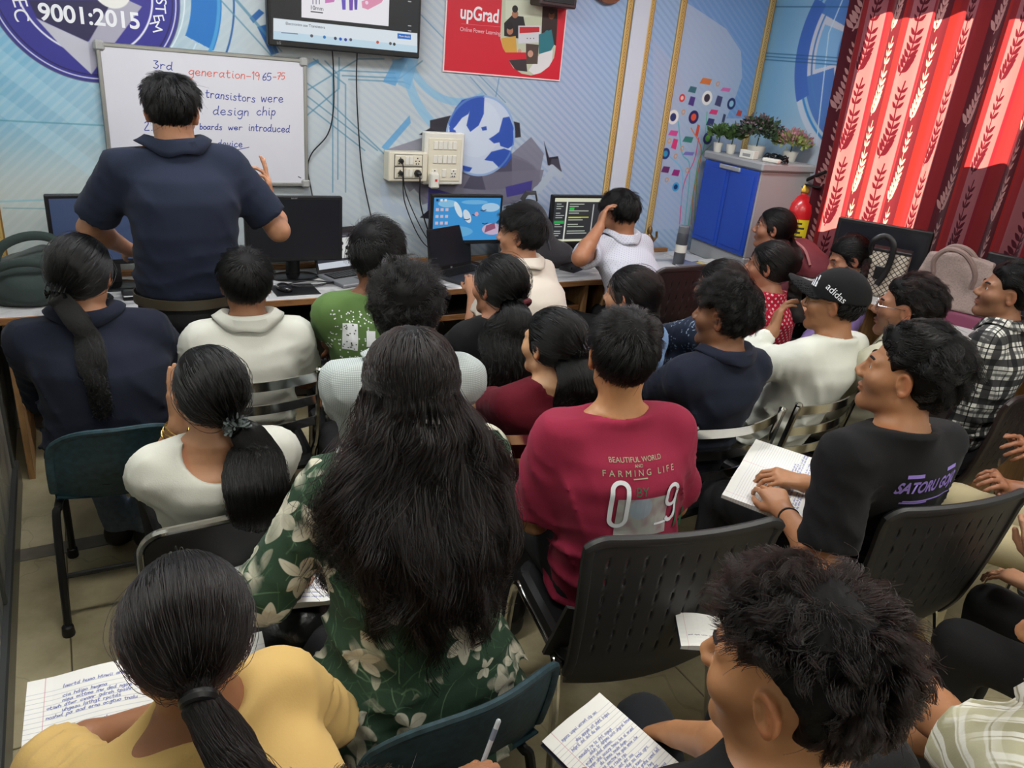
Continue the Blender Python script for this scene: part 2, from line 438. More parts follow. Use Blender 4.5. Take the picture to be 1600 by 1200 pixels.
def relax(V, Q, n=1, w=.5):
    for _ in range(n):
        S = np.zeros_like(V); c = np.zeros(len(V))
        for a in range(4):
            for b in ((a + 1) % 4, (a + 3) % 4):
                np.add.at(S, Q[:, a], V[Q[:, b]]); np.add.at(c, Q[:, a], 1)
        V = V * (1 - w) + w * S / np.maximum(c, 1)[:, None]
    return V
def blob(name, f, lo, hi, h, m, parent=None, loc=None, rot=None, rl=1):
    V, Q = nets(f, lo, hi, h)
    if rl: V = relax(V, Q, rl, .4)
    return link_mesh(name, np_mesh(name, V, Q), m, parent, loc, rot)
# ------------------------------------------------------------------ the room
WALL_Y, WALL_X, LEFT_X, BACK_Y = 4.08, 4.20, -0.34, -2.3
def struct(o): o['kind'] = 'structure'; return o
def WP(px, py):
    p = at_y(px, py, WALL_Y); return (p[0], p[2])
def RP(px, py):
    p = at_x(px, py, WALL_X); return (p[1], p[2])
def hash_noise(X, Y, f, seed=0):
    r = np.random.default_rng(seed); o = 0
    for i in range(5):
        a = r.uniform(0, 6.28); k = f * (0.6 + 0.35 * i); o = o + np.sin((X * math.cos(a) + Y * math.sin(a)) * k + r.uniform(0, 6.28) + 1.5 * np.sin((Y * math.cos(a) - X * math.sin(a)) * k * 0.7 + i))
    return o / 5
def front_mural():
    p = Pic(-0.36, 4.22, 0.6, 2.9, 0.003, (188, 198, 203))
    Z = lambda X, a, b: np.clip((X - a) / (b - a), 0, 1)
    # broad tints
    p.field(lambda X, Y: Z(X, 0.9, -0.1) * Z(Y, 1.15, 1.7) * 0.75, (120, 180, 212))
    p.field(lambda X, Y: Z(-(X + (Y - 1.35) * .8), -0.55, 0.1) * Z(Y, 1.1, 1.35) * 0.45, (95, 170, 205))
    p.field(lambda X, Y: Z(Y, 1.45, 1.15) * Z(X, 1.2, 0.2) * 0.8, (196, 205, 200))
    p.field(lambda X, Y: Z(X, 1.9, 2.9) * (0.5 + 0.4 * Z(Y, 1.3, 2.1)), (150, 182, 220))
    p.field(lambda X, Y: Z(X, 2.3, 2.6) * Z(X, 3.0, 2.7) * 0.35, (172, 176, 205))
    for a, b, c, e in ((-.3, 1.75, .35, 1.2), (-.3, 1.55, .2, 1.15), (.0, 1.75, .5, 1.3)):
        p.poly([(a, b), (a + .12, b), (c + .1, e), (c, e)], (176, 214, 228), 0.35)
    # fine diagonal stripes, stronger on the right
    def stripes(per, duty, ang, gate):
        ca, sa = math.cos(ang), math.sin(ang)
        def fn(X, Y):
            t = ((X * sa - Y * ca) / per) % 1.0
            return np.clip((duty - np.abs(t - .5) * 2) * 4, 0, 1) * gate(X, Y)
        return fn
    p.field(stripes(.034, .55, -.62, lambda X, Y: Z(X, .9, 2.6) * .42), (126, 156, 198))
    p.field(stripes(.034, .5, .75, lambda X, Y: Z(X, 1.2, .4) * .22), (214, 222, 222))
    # pale zone and deep blue corner of the right panel
    bl = [WP(*q) for q in [(1067, -60), (1067, 0), (1095, 18), (1135, 45), (1158, 80), (1160, 120), (1150, 150), (1135, 185), (1180, 185), (1215, -60)]]
    p.field(stripes(.034, .65, -.62, lambda X, Y: 0.0 * X), (0, 0, 0))
    p.poly([(3.42, .9), (4.2, .9), (4.2, 2.9), (3.42, 2.9)], (176, 190, 212), .65)
    p.poly(bl, (96, 146, 208), .7)
    b = p.box(3.42, 4.2, .9, 2.9)
    p.field(stripes(.034, .55, -.62, lambda X, Y: Z(X, 3.4, 3.43) * .28), (170, 190, 222), (3.42, 4.22, .9, 2.9))
    p.poly([WP(*q) for q in [(1020, 60), (1062, 110), (1075, 150), (1060, 160), (1050, 280), (1022, 280)]], (176, 184, 208), .45)
    # certification seal
    c = (0.179, 1.996)
    p.disc(c, .372, (70, 70, 110)); p.disc(c, .366, (54, 52, 138)); p.ring(c, .352, .357, (225, 228, 240)); p.ring(c, .338, .342, (30, 28, 70))
    p.disc(c, .262, (228, 230, 240)); p.disc(c, .254, (58, 54, 140))
    p.poly([WP(*q) for q in [(44, 0), (58, 28), (136, 65), (196, 0)]], (44, 40, 78))
    p.poly([WP(*q) for q in [(56, 28), (92, 68), (143, 116), (152, 60), (137, 65)]], (190, 190, 202))
    p.poly([WP(*q) for q in [(143, 116), (222, 10), (200, 0), (176, 0), (138, 66)]], (168, 166, 182))
    p.disc((c[0] - .06, c[1] + .02), .06, (232, 232, 226)); p.disc((c[0] + .1, c[1] + .01), .075, (232, 232, 226)); p.disc((c[0] + .1, c[1] + .03), .045, (100, 90, 60))
    # gear arcs to the right of the seal
    g = (0.179, 2.02)
    for r0, r1, a0, a1, col in ((.40, .50, -62, -36, (44, 122, 190)), (.42, .55, -24, 8, (36, 112, 186)), (.56, .68, -60, -28, (60, 140, 200)), (.39, .395, -70, 10, (225, 235, 240)), (.53, .545, -40, 20, (70, 150, 205)), (.60, .608, -26, 30, (40, 90, 150)), (.47, .475, -65, -25, (200, 225, 238))):
        p.ring(g, r0, r1, col, a0, a1)
    for q in ([(390, 28), (405, 14), (413, 20), (396, 36)], [(402, 42), (416, 38), (436, 82), (424, 86)], [(418, 0), (430, 0), (436, 12), (424, 14)]): p.poly([WP(*t) for t in q], (44, 96, 160))
    for q in ([(368, 0), (420, 60), (430, 84)], [(345, 0), (425, 88)], [(362, -10), (440, 80)], [(490, 92), (540, 132), (540, 300)], [(482, 140), (560, 92), (600, 92)], [(480, 180), (530, 138), (530, 90)], [(480, 150), (590, 235)], [(480, 165), (570, 235)], [(500, 100), (520, 118), (520, 300)], [(508, 95), (528, 116), (528, 280)], [(480, 130), (500, 145), (600, 240)], [(535, 118), (625, 122), (660, 95)], [(530, 110), (620, 114)], [(545, 124), (630, 128), (640, 132)]):
        p.line([WP(*t) for t in q], .0065, (80, 132, 160), .75)
    for q in ([(480, 100), (497, 92), (499, 97), (482, 106)], [(598, 128), (615, 95), (640, 86), (618, 134)], [(596, 230), (640, 180), (642, 192), (604, 236)]): p.poly([WP(*t) for t in q], (80, 150, 205), .75)
    p.ring(WP(752, 90), .42, .47, (120, 182, 222), 190, 250, .6); p.ring(WP(720, 60), .30, .34, (110, 176, 220), 200, 300, .55)
    p.poly([WP(*t) for t in [(612, 92), (655, 90), (640, 140), (622, 132)]], (110, 170, 214), .6)
    for q in ([(655, 20), (790, 160)], [(735, 120), (790, 182)], [(780, 122), (775, 150)]): p.line([WP(*t) for t in q], .006, (74, 126, 172), .6)
    p.line([WP(0, 188), WP(165, 196)], .006, (90, 150, 170), .8); p.line([WP(0, 315), WP(75, 312)], .008, (150, 196, 205), .9); p.line([WP(5, 325), WP(75, 326)], .004, (90, 150, 160), .7)
    # globe among laptops
    gc = WP(752, 213); R = .222
    p.disc((gc[0], gc[1] - .24), .42, (104, 100, 118), .8, ry=.17); p.disc((gc[0] + .05, gc[1] - .20), .34, (70, 68, 88), .8, ry=.10)
    for q in ([(600, 235), (660, 215), (690, 262), (640, 300)], [(640, 260), (700, 240), (716, 300), (660, 320)], [(800, 240), (830, 214), (850, 240), (840, 290), (800, 290)], [(650, 250), (735, 275), (720, 300), (655, 290)], [(752, 270), (850, 265), (845, 285), (760, 300)]): p.poly([WP(*t) for t in q], (118, 116, 132), .8)
    p.poly([WP(*t) for t in [(672, 188), (706, 180), (708, 208), (672, 210)]], (44, 44, 54)); p.poly([WP(*t) for t in [(655, 210), (672, 200), (700, 212), (690, 216)]], (30, 30, 40))
    p.poly([WP(*t) for t in [(796, 188), (812, 192), (814, 214), (800, 216)]], (44, 44, 54)); p.poly([WP(*t) for t in [(850, 220), (856, 258), (876, 262), (872, 244), (858, 246)]], (40, 40, 52))
    p.poly([WP(*t) for t in [(858, 266), (878, 268), (872, 248), (862, 248)]], (70, 70, 84))
    p.poly([WP(*t) for t in [(670, 292), (718, 306), (714, 330), (668, 328)]], (64, 62, 130)); p.poly([WP(*t) for t in [(656, 340), (672, 326), (710, 335), (700, 346)]], (40, 40, 50))
    p.poly([WP(*t) for t in [(790, 292), (832, 282), (830, 300), (792, 308)]], (70, 66, 140))
    p.disc(gc, R, (198, 212, 232)); p.disc((gc[0] - .03, gc[1] + .04), R * .7, (214, 224, 240), .5)
    for q in ([(712, 168), (722, 156), (745, 150), (757, 149), (752, 158), (738, 164), (732, 178), (722, 184), (713, 196), (706, 204), (700, 192)], [(738, 155), (757, 152), (756, 178), (748, 196), (735, 206), (729, 196), (733, 178)], [(752, 199), (760, 197), (761, 203), (754, 204)], [(786, 184), (796, 182), (803, 200), (800, 215), (790, 214), (782, 222), (772, 224), (764, 217), (772, 212), (780, 206)], [(757, 250), (768, 237), (788, 232), (799, 236), (800, 246), (790, 260), (780, 262), (770, 252)], [(722, 258), (738, 262), (734, 268), (722, 268)], [(790, 200), (802, 206), (803, 226), (794, 232), (782, 228), (780, 220)], [(702, 198), (712, 204), (714, 216), (704, 220)]):
        p.poly([WP(*t) for t in q], (48, 84, 176))
    p.ring(gc, R - .012, R, (110, 150, 205), None, None, .6)
    for a in ((600, 292, 620, 330), (838, 298, 862, 270)):
        q = [WP(a[0], a[1]), WP((a[0] + a[2]) / 2 - 5, (a[1] + a[3]) / 2 + 8), WP(a[2], a[3])]; p.line(smooth_pts(q), .05, (176, 190, 206)); p.line([WP(a[2] + 14, a[3] + 4), WP(a[2], a[3] - 8)], .04, (176, 190, 206))
    # tree of icons
    for q, col in (([(1092, 215), (1085, 250), (1068, 290), (1062, 350)], (230, 70, 130)), ([(1105, 175), (1100, 230), (1090, 260), (1075, 355)], (90, 190, 150)), ([(1060, 190), (1066, 240), (1078, 262), (1070, 352)], (90, 180, 190)), ([(1080, 200), (1096, 236), (1084, 300), (1080, 350)], (230, 120, 70)), ([(1045, 243), (1066, 268), (1064, 320)], (120, 190, 220)), ([(1112, 226), (1092, 250), (1088, 300), (1085, 355)], (150, 170, 90))):
        p.line(smooth_pts([WP(*t) for t in q]), .007, col)
    for x, y, r, col, inn in ((1105, 153, .045, (240, 240, 236), (60, 50, 60)), (1143, 162, .037, (40, 50, 100), (150, 200, 220)), (1052, 183, .045, (240, 238, 232), (50, 60, 110)), (1084, 183, .042, (50, 40, 96), (232, 90, 60)), (1106, 216, .040, (60, 60, 110), (110, 180, 70)), (1040, 240, .036, (40, 60, 120), (60, 150, 190)), (1056, 292, .030, (70, 160, 210), (30, 60, 110)), (1066, 153, .024, (220, 60, 60), (240, 200, 190)), (1134, 206, .034, (236, 236, 232), (160, 170, 180))):
        q = WP(x, y); p.disc(q, r, col); p.disc(q, r * .55, inn)
    for x, y, w, h, col in ((1103, 127, .05, .02, (214, 120, 60)), (1082, 140, .035, .02, (60, 110, 120)), (1081, 158, .026, .03, (80, 60, 130)), (1123, 158, .03, .035, (70, 70, 110)), (1134, 140, .045, .012, (210, 110, 170)), (1115, 175, .038, .016, (226, 60, 120)), (1110, 191, .034, .026, (60, 60, 110)), (1090, 204, .014, .04, (224, 80, 60)), (1052, 208, .04, .018, (214, 80, 150)), (1054, 225, .024, .035, (220, 60, 120)), (1075, 218, .045, .02, (60, 130, 120)), (1076, 240, .05, .012, (130, 120, 190)), (1040, 265, .035, .022, (110, 50, 100)), (1056, 270, .034, .022, (160, 50, 120)), (1131, 185, .014, .03, (60, 70, 100)), (1155, 177, .025, .02, (190, 70, 60)), (1038, 208, .02, .035, (60, 70, 120))):
        q = WP(x, y); p.poly([(q[0] - w, q[1] - h * .7), (q[0] + w * .8, q[1] - h), (q[0] + w, q[1] + h * .8), (q[0] - w * .6, q[1] + h)], col)
    for x, y in ((1068, 175), (1122, 131), (1046, 220), (1066, 232), (1074, 266), (1042, 281), (1056, 244)): p.ring(WP(x, y), .010, .016, (224, 150, 90))
    return p.a
def right_mural():
    p = Pic(-2.3, 4.1, 0.0, 2.9, 0.004, (206, 216, 222))
    Z = lambda X, a, b: np.clip((X - a) / (b - a), 0, 1)
    p.field(lambda X, Y: Z(X, 3.1, 3.95) * Z(Y, 1.2, 1.7) * .62, (84, 160, 212)); p.field(lambda X, Y: Z(X, 3.55, 3.3) * Z(Y, 1.4, 1.9) * .5, (214, 216, 228))
    c = (3.16, 2.12)
    p.ring(c, .70, .80, (30, 128, 205), 120, 215); p.ring(c, .62, .66, (200, 214, 230)); p.ring(c, .60, .615, (60, 140, 205)); p.disc(c, .58, (208, 210, 222), .9); p.ring(c, .80, .98, (190, 212, 226), 120, 215)
    for r0, r1, a0, a1, col in ((.34, .58, 20, 62, (84, 130, 196)), (.36, .58, -60, -18, (80, 124, 192)), (.56, .66, -30, 25, (70, 110, 190)), (.40, .56, 175, 230, (110, 160, 215)), (.30, .56, -95, -70, (200, 206, 222)), (.30, .50, -15, 15, (130, 180, 222))): p.ring(c, r0, r1, col, a0, a1)
    for r in (.30, .33, .52): p.ring(c, r, r + .012, (80, 130, 190))
    p.ring(c, .22, .24, (226, 230, 238)); p.line([(3.5, 1.55), (3.6, 2.2), (3.5, 2.6)], .008, (200, 225, 240))
    for z in (2.34, 2.02, 2.04, 2.06): p.line([(2.9, z), (4.08, z + .01)], .006, (40, 90, 130), .8)
    for q in ([(3.05, 2.5), (3.3, 2.2)], [(3.1, 2.5), (3.35, 2.2)], [(3.15, 2.5), (3.4, 2.22)]): p.line(q, .008, (50, 90, 140))
    p.line([(3.3, 1.28), (3.6, 1.34), (4.08, 1.36)], .006, (120, 140, 150))
    return p.a
# floor: cast concrete slabs with joints
def floor_mat():
    m = bpy.data.materials.new('worn_concrete'); k = NT(m); b = k.b
    tc = k.n('ShaderNodeTexCoord'); n1 = k.n('ShaderNodeTexNoise'); n1.inputs['Scale'].default_value = 2.2; n1.inputs['Detail'].default_value = 8; n1.inputs['Roughness'].default_value = .65
    k.l(tc.outputs['Object'], n1.inputs['Vector'])
    cr = k.n('ShaderNodeValToRGB'); e = cr.color_ramp.elements
    e[0].position = .32; e[0].color = lin((150, 138, 106)); e[1].position = .68; e[1].color = lin((205, 194, 158))
    k.l(n1.outputs[0], cr.inputs[0])
    vo = k.n('ShaderNodeTexVoronoi', feature='DISTANCE_TO_EDGE'); vo.inputs['Scale'].default_value = 1.7
    n2 = k.n('ShaderNodeTexNoise'); n2.inputs['Scale'].default_value = 5; mxv = k.n('ShaderNodeMix', data_type='VECTOR'); mxv.inputs[0].default_value = .16
    k.l(tc.outputs['Object'], mxv.inputs[4]); k.l(tc.outputs['Object'], n2.inputs['Vector']); k.l(n2.outputs[1], mxv.inputs[5]); k.l(mxv.outputs[1], vo.inputs['Vector'])
    lt = k.n('ShaderNodeMath', operation='LESS_THAN'); lt.inputs[1].default_value = .004; k.l(vo.outputs[0], lt.inputs[0])
    mx = k.n('ShaderNodeMix', data_type='RGBA'); mu = k.n('ShaderNodeMath', operation='MULTIPLY'); mu.inputs[1].default_value = .18; k.l(lt.outputs[0], mu.inputs[0]); k.l(mu.outputs[0], mx.inputs[0])
    k.l(cr.outputs[0], mx.inputs[6]); mx.inputs[7].default_value = lin((84, 70, 50)); k.l(mx.outputs[2], b.inputs['Base Color'])
    b.inputs['Roughness'].default_value = .5
    bp = k.n('ShaderNodeBump'); bp.inputs['Strength'].default_value = .12; k.l(n1.outputs[0], bp.inputs['Height']); k.l(bp.outputs[0], b.inputs['Normal'])
    return m
WHITE_PAINT = mat('white_paint', (205, 205, 200), .7)
fl = struct(MB().box((LEFT_X - .1, BACK_Y - .1, -.12), (WALL_X + .1, WALL_Y + .1, -.008)).build('floor', mat('joint_grout', (96, 88, 70), .9)))
fm = floor_mat(); xs = [LEFT_X, -.155, .75, 1.65, 2.55, 3.45, WALL_X]; ys = [BACK_Y, -1.2, -.1, .99, 1.97, 2.90, WALL_Y]
for i in range(6):
    for j in range(6):
        s = MB().box((xs[i] + .002, ys[j] + .002, -.02), (xs[i + 1] - .002, ys[j + 1] - .002, 0), .002).build('floor_slab', fm, fl)
# a dark tile strip across the aisle at the second joint
MB().box((LEFT_X + .02, 2.90, -.02), (1.0, 2.98, .0015), .001).build('floor_strip', mat('grey_strip', (118, 112, 100), .5, noise=.15), fl)
struct(MB().box((LEFT_X - .1, BACK_Y - .1, CEIL), (WALL_X + .1, WALL_Y + .1, CEIL + .1)).build('ceiling', WHITE_PAINT))
def plane_wall(name, pts, arr, uvs, **k):
    V = np.array(pts); me = np_mesh(name, V, [[0, 1, 2, 3]], False, uv=np.array(uvs, float))
    return me
# front wall with its printed flex mural
mf = image_mat('front_mural', front_mural(), .42, bump=.10, bscale=9, spec=.45, ext='EXTEND')
wf = MB().box((LEFT_X - .1, WALL_Y + .004, 0), (WALL_X + .1, WALL_Y + .12, CEIL)).build('wall_front', WHITE_PAINT); struct(wf)
me = np_mesh('mural_sheet', [(-.34, WALL_Y, 0.6), (4.20, WALL_Y, 0.6), (4.20, WALL_Y, CEIL), (-.34, WALL_Y, CEIL), (-.34, WALL_Y + .004, 0.6), (4.20, WALL_Y + .004, .6), (4.20, WALL_Y + .004, CEIL), (-.34, WALL_Y + .004, CEIL)],
             [[0, 1, 2, 3], [5, 4, 7, 6]], False, uv=[((x + .36) / 4.58, (z - .6) / 2.3) for x, z in ((-.34, .6), (4.2, .6), (4.2, CEIL), (-.34, CEIL)) * 2])
link_mesh('mural_sheet', me, mf, wf)
WINK = mat('print_white', (236, 238, 242), .5)
c0 = WP(141, 29)
text_part('printed_lettering', '9001:2015', .092, WINK, wf, (c0[0] + .002, WALL_Y - .001, c0[1] + .005), (math.pi / 2, 0.0, 0), extrude=.0003, bold=.022)
def arc_text(body, c, r, a0, step, size, parent):
    for i, ch in enumerate(body):
        a = math.radians(a0 + step * i)
        text_part('printed_letter', ch, size, WINK, parent, (c[0] + r * math.cos(a), WALL_Y - .001, c[1] + r * math.sin(a)), (math.pi / 2, -(a + math.pi / 2) + math.pi * 0, 0), extrude=.0003)
arc_text('CERTIFIED MANAGEMENT', (0.179, 1.996), .298, -152, 0, .07, wf) if False else None
for ch, (px, py) in zip('CE', ((32, 24), (30, 4))):
    q = WP(px, py); text_part('printed_letter', ch, .075, WINK, wf, (q[0], WALL_Y - .001, q[1]), (math.pi / 2, math.radians(80), 0), extrude=.0003)
for ch, (px, py), r in zip('STEM', ((251, 2), (250, 14), (247, 28), (243, 42)), (-92, -88, -80, -72)):
    q = WP(px, py); text_part('printed_letter', ch, .062, WINK, wf, (q[0], WALL_Y - .001, q[1]), (math.pi / 2, math.radians(-r), 0), extrude=.0003)
# right wall with the window opening behind the curtain
WIN = (2.20, 3.30, 1.16, 2.50)
mr = image_mat('right_mural', right_mural(), .42, bump=.10, bscale=9, spec=.45, ext='EXTEND')
wr = MB()
wr.box((WALL_X + .004, BACK_Y, 0), (WALL_X + .14, WIN[0], CEIL)); wr.box((WALL_X + .004, WIN[1], 0), (WALL_X + .14, WALL_Y, CEIL))
wr.box((WALL_X + .004, WIN[0], 0), (WALL_X + .14, WIN[1], WIN[2])); wr.box((WALL_X + .004, WIN[0], WIN[3]), (WALL_X + .14, WIN[1], CEIL))
wr = struct(wr.build('wall_right', WHITE_PAINT))
def rsheet(y0, y1, z0, z1):
    V = [(WALL_X, y1, z0), (WALL_X, y0, z0), (WALL_X, y0, z1), (WALL_X, y1, z1)]
    me = np_mesh('mural_sheet', V, [[0, 1, 2, 3]], False, uv=[((y + 2.3) / 6.4, z / 2.9) for _, y, z in V])
    link_mesh('mural_sheet', me, mr, wr)
rsheet(WIN[1], WALL_Y, 0, CEIL); rsheet(BACK_Y, WIN[0], 0, CEIL); rsheet(WIN[0], WIN[1], 0, WIN[2]); rsheet(WIN[0], WIN[1], WIN[3], CEIL)
ALU = mat('window_aluminium', (150, 150, 150), .35, .8)
w1 = MB()
y0, y1, z0, z1 = WIN
for a, b in (((y0, z0), (y0 + .05, z1)), ((y1 - .05, z0), (y1, z1)), ((y0, z0), (y1, z0 + .05)), ((y0, z1 - .05), (y1, z1)), ((2.46, z0), (2.64, z1)), ((y0, z0), (2.47, 1.72))):
    w1.box((WALL_X + .05, a[0], a[1]), (WALL_X + .10, b[0], b[1]))
w1 = struct(w1.build('window_1', ALU))
gl = bpy.data.materials.new('window_glass'); k = NT(gl); k.b.inputs['Transmission Weight'].default_value = 1; k.b.inputs['Roughness'].default_value = 0; k.b.inputs['IOR'].default_value = 1.0; k.b.inputs['Alpha'].default_value = .15
MB().box((WALL_X + .07, y0 + .05, 1.72), (WALL_X + .075, 2.46, z1 - .05)).build('window_pane', gl, w1)
MB().box((WALL_X + .07, 2.64, z0 + .05), (WALL_X + .075, y1 - .05, z1 - .05)).build('window_pane', gl, w1)
# left wall: patterned PVC panels below, with metal rails
struct(MB().box((LEFT_X - .12, BACK_Y, 0), (LEFT_X, WALL_Y, CEIL)).build('wall_left', mat('left_wall_paint', (190, 196, 192), .7)))
struct(MB().box((LEFT_X - .1, BACK_Y - .12, 0), (WALL_X + .1, BACK_Y, CEIL)).build('wall_back', mat('back_wall_paint', (196, 190, 176), .7)))
def pvc():
    p = Pic(0, .36, 0, .52, .003, (150, 152, 144))
    for oy in (-.26, 0, .26, .52):
        for ox, sh in ((0, 0), (.18, .13), (.36, 0)):
            c = (ox, oy + sh); q = [(c[0], c[1] + .12), (c[0] + .085, c[1] + .06), (c[0] + .085, c[1] - .06), (c[0], c[1] - .12), (c[0] - .085, c[1] - .06), (c[0] - .085, c[1] + .06)]
            p.poly(q, (172, 172, 162)); p.poly([(c[0], c[1]), q[1], q[2], q[3]], (116, 120, 116)); p.poly([(c[0], c[1] + .12), q[1], (c[0], c[1])], (162, 160, 148))
            p.line(q + [q[0]], .005, (186, 184, 170))
    return p.a
pm = image_mat('patterned_panel', pvc(), .3, box=None, spec=.5)
RAIL = mat('panel_rail', (96, 98, 96), .35, .6)
wl = bpy.data.objects['wall_left']
for i, ya in enumerate(np.arange(-2.2, 3.45, .94)):
    yb = ya + .93
    V = [(LEFT_X + .012, ya, .12), (LEFT_X + .012, yb, .12), (LEFT_X + .012, yb, .98), (LEFT_X + .012, ya, .98)]
    me = np_mesh('wall_panel', V + [(LEFT_X, *v[1:]) for v in V], [[0, 1, 2, 3], [1, 0, 4, 5], [2, 1, 5, 6], [3, 2, 6, 7], [0, 3, 7, 4]], False, uv=[(v[1] / .36, v[2] / .52) for v in V] * 2)
    link_mesh('wall_panel', me, pm, wl)
    MB().box((LEFT_X, yb - .012, .12), (LEFT_X + .024, yb + .012, 1.0), .004).build('panel_joint', RAIL, wl)
struct(MB().box((LEFT_X, BACK_Y, 0), (LEFT_X + .035, 3.5, .12), .006).build('baseboard_left', RAIL))
struct(MB().box((LEFT_X, BACK_Y, .98), (LEFT_X + .03, 3.5, 1.03), .006).build('trim_5', RAIL))
# gilt border strips and the white casing on the front wall
def gold():
    p = Pic(0, .05, 0, .2, .001, (196, 164, 96)); r = np.random.default_rng(3)
    for i in range(10):
        z = .01 + i * .02; p.poly([(.012, z - .006), (.025, z + .004), (.038, z - .006), (.025, z + .012)], (124, 88, 40)); p.disc((.025, z + .002), .003, (236, 214, 150))
    p.poly([(0, 0), (.006, 0), (.006, .2), (0, .2)], (226, 200, 140)); p.poly([(.044, 0), (.05, 0), (.05, .2), (.044, .2)], (140, 104, 56))
    return p.a
gm = image_mat('gilt_border', gold(), .35, box=None, spec=.6)
def strip(name, x, w=.042, z0=.76, z1=CEIL):
    V = [(x - w / 2, WALL_Y - .012, z0), (x + w / 2, WALL_Y - .012, z0), (x + w / 2, WALL_Y - .012, z1), (x - w / 2, WALL_Y - .012, z1)]
    W = [(v[0], WALL_Y, v[2]) for v in V]
    return struct(link_mesh(name, np_mesh(name, V + W, [[0, 1, 2, 3], [1, 0, 4, 5], [2, 1, 5, 6], [3, 2, 6, 7], [0, 3, 7, 4]], False, uv=[((v[0] - x) / w + .5, v[2] / .2) for v in V + W]), gm))
strip('trim_1', 3.025, .04); strip('trim_2', 3.19, .035); strip('trim_3', 3.425, .045); strip('trim_4', 4.165, .05)
strip('trim_6', -.285, .06)
struct(MB().box((3.05, WALL_Y - .02, .76), (3.17, WALL_Y, CEIL), .006).build('trim_7', mat('white_casing', (206, 214, 226), .45)))
# ------------------------------------------------------------------ shared materials
BLACK = mat('black_plastic', (22, 22, 24), .42, spec=.45)
BLACKG = mat('black_gloss', (12, 12, 14), .22)
BLACKM = mat('black_powder_metal', (30, 30, 31), .4, .2, noise=.25, nscale=40)
CHROME = mat('chrome', (205, 203, 198), .16, 1.0)
WHITEP = mat('white_plastic', (226, 224, 214), .35)
CREAM = mat('cream_plastic', (222, 216, 196), .35)
WOOD = mat('brown_edge_wood', (150, 104, 62), .55, noise=.3, nscale=14, stretch=(1, 8, 8))
PLY = mat('plywood_side', (156, 118, 76), .6, noise=.25, nscale=9, stretch=(6, 6, 1))
DARKIN = mat('dark_laminate', (46, 40, 36), .6)
PAPER = mat('paper_white', (232, 232, 230), .7)
# ------------------------------------------------------------------ long counter under the front wall
def marble():
    m = bpy.data.materials.new('marble_laminate'); k = NT(m); b = k.b
    tc = k.n('ShaderNodeTexCoord'); mp = k.n('ShaderNodeMapping'); mp.inputs['Scale'].default_value = (1.2, 3.2, 1); mp.inputs['Rotation'].default_value = (0, 0, .3)
    no = k.n('ShaderNodeTexNoise'); no.inputs['Scale'].default_value = 3; no.inputs['Detail'].default_value = 9; no.inputs['Distortion'].default_value = 1.2
    k.l(tc.outputs['Object'], mp.inputs[0]); k.l(mp.outputs[0], no.inputs['Vector'])
    cr = k.n('ShaderNodeValToRGB'); e = cr.color_ramp.elements; e[0].position = .38; e[0].color = lin((150, 150, 152)); e[1].position = .52; e[1].color = lin((206, 206, 206))
    k.l(no.outputs[0], cr.inputs[0]); k.l(cr.outputs[0], b.inputs['Base Color']); b.inputs['Roughness'].default_value = .32
    return m
MARBLE = marble()
DZ, DF = .75, 3.52
t = thing('computer_counter', 'long white marble-laminate counter with brown front edge along the front wall', 'counter', (1.9, 3.8, 0))
def W_(mb, name, m, par, org): 
    mb.v = [(v[0] - org[0], v[1] - org[1], v[2] - org[2]) for v in mb.v]; return mb.build(name, m, par)
og = (1.9, 3.8, 0)
W_(MB().box((-.30, DF + .004, DZ - .03), (WALL_X - .01, WALL_Y - .015, DZ), .003), 'worktop', MARBLE, t, og)
W_(MB().box((-.30, DF - .006, DZ - .032), (3.60, DF + .004, DZ - .001), .003), 'front_edging', WOOD, t, og)
W_(MB().box((-.28, WALL_Y - .06, .02), (3.6, WALL_Y - .045, DZ - .03)), 'back_panel', DARKIN, t, og)
for x in (-.27, .62, 1.62, 2.58, 2.72, 3.58): W_(MB().box((x - .012, DF + .01, 0), (x + .012, WALL_Y - .06, DZ - .03)), 'side_panel', PLY, t, og)
for a, b in ((-.25, .60), (.64, 1.60), (1.64, 2.56), (2.74, 3.56)):
    W_(MB().box((a, DF + .05, .565), (b, WALL_Y - .1, .585)), 'keyboard_shelf', DARKIN, t, og)
    W_(MB().box((a, DF + .038, .560), (b, DF + .05, .592), .002), 'shelf_edging', WOOD, t, og)
W_(MB().box((2.74, DF + .02, .30), (3.56, WALL_Y - .1, .318)), 'lower_shelf', PLY, t, og)
W_(MB().box((-.29, WALL_Y - .040, DZ), (3.60, WALL_Y - .014, DZ + .028), .003), 'back_strip', WOOD, t, og)
# side counter below the curtain
SZ = .86
t = thing('side_counter', 'white laminate side counter below the red leaf curtain, bags standing on it', 'counter', (3.9, 2.3, 0)); og = (3.9, 2.3, 0)
W_(MB().box((3.66, .9, SZ - .03), (WALL_X - .01, 3.30, SZ), .003), 'worktop', mat('pale_laminate', (202, 202, 200), .35), t, og)
W_(MB().box((3.65, .9, SZ - .032), (3.66, 3.30, SZ - .001), .002), 'front_edging', WOOD, t, og)
for y in (.92, 1.7, 2.5, 3.28): W_(MB().box((3.68, y - .012, 0), (WALL_X - .02, y + .012, SZ - .03)), 'side_panel', PLY, t, og)
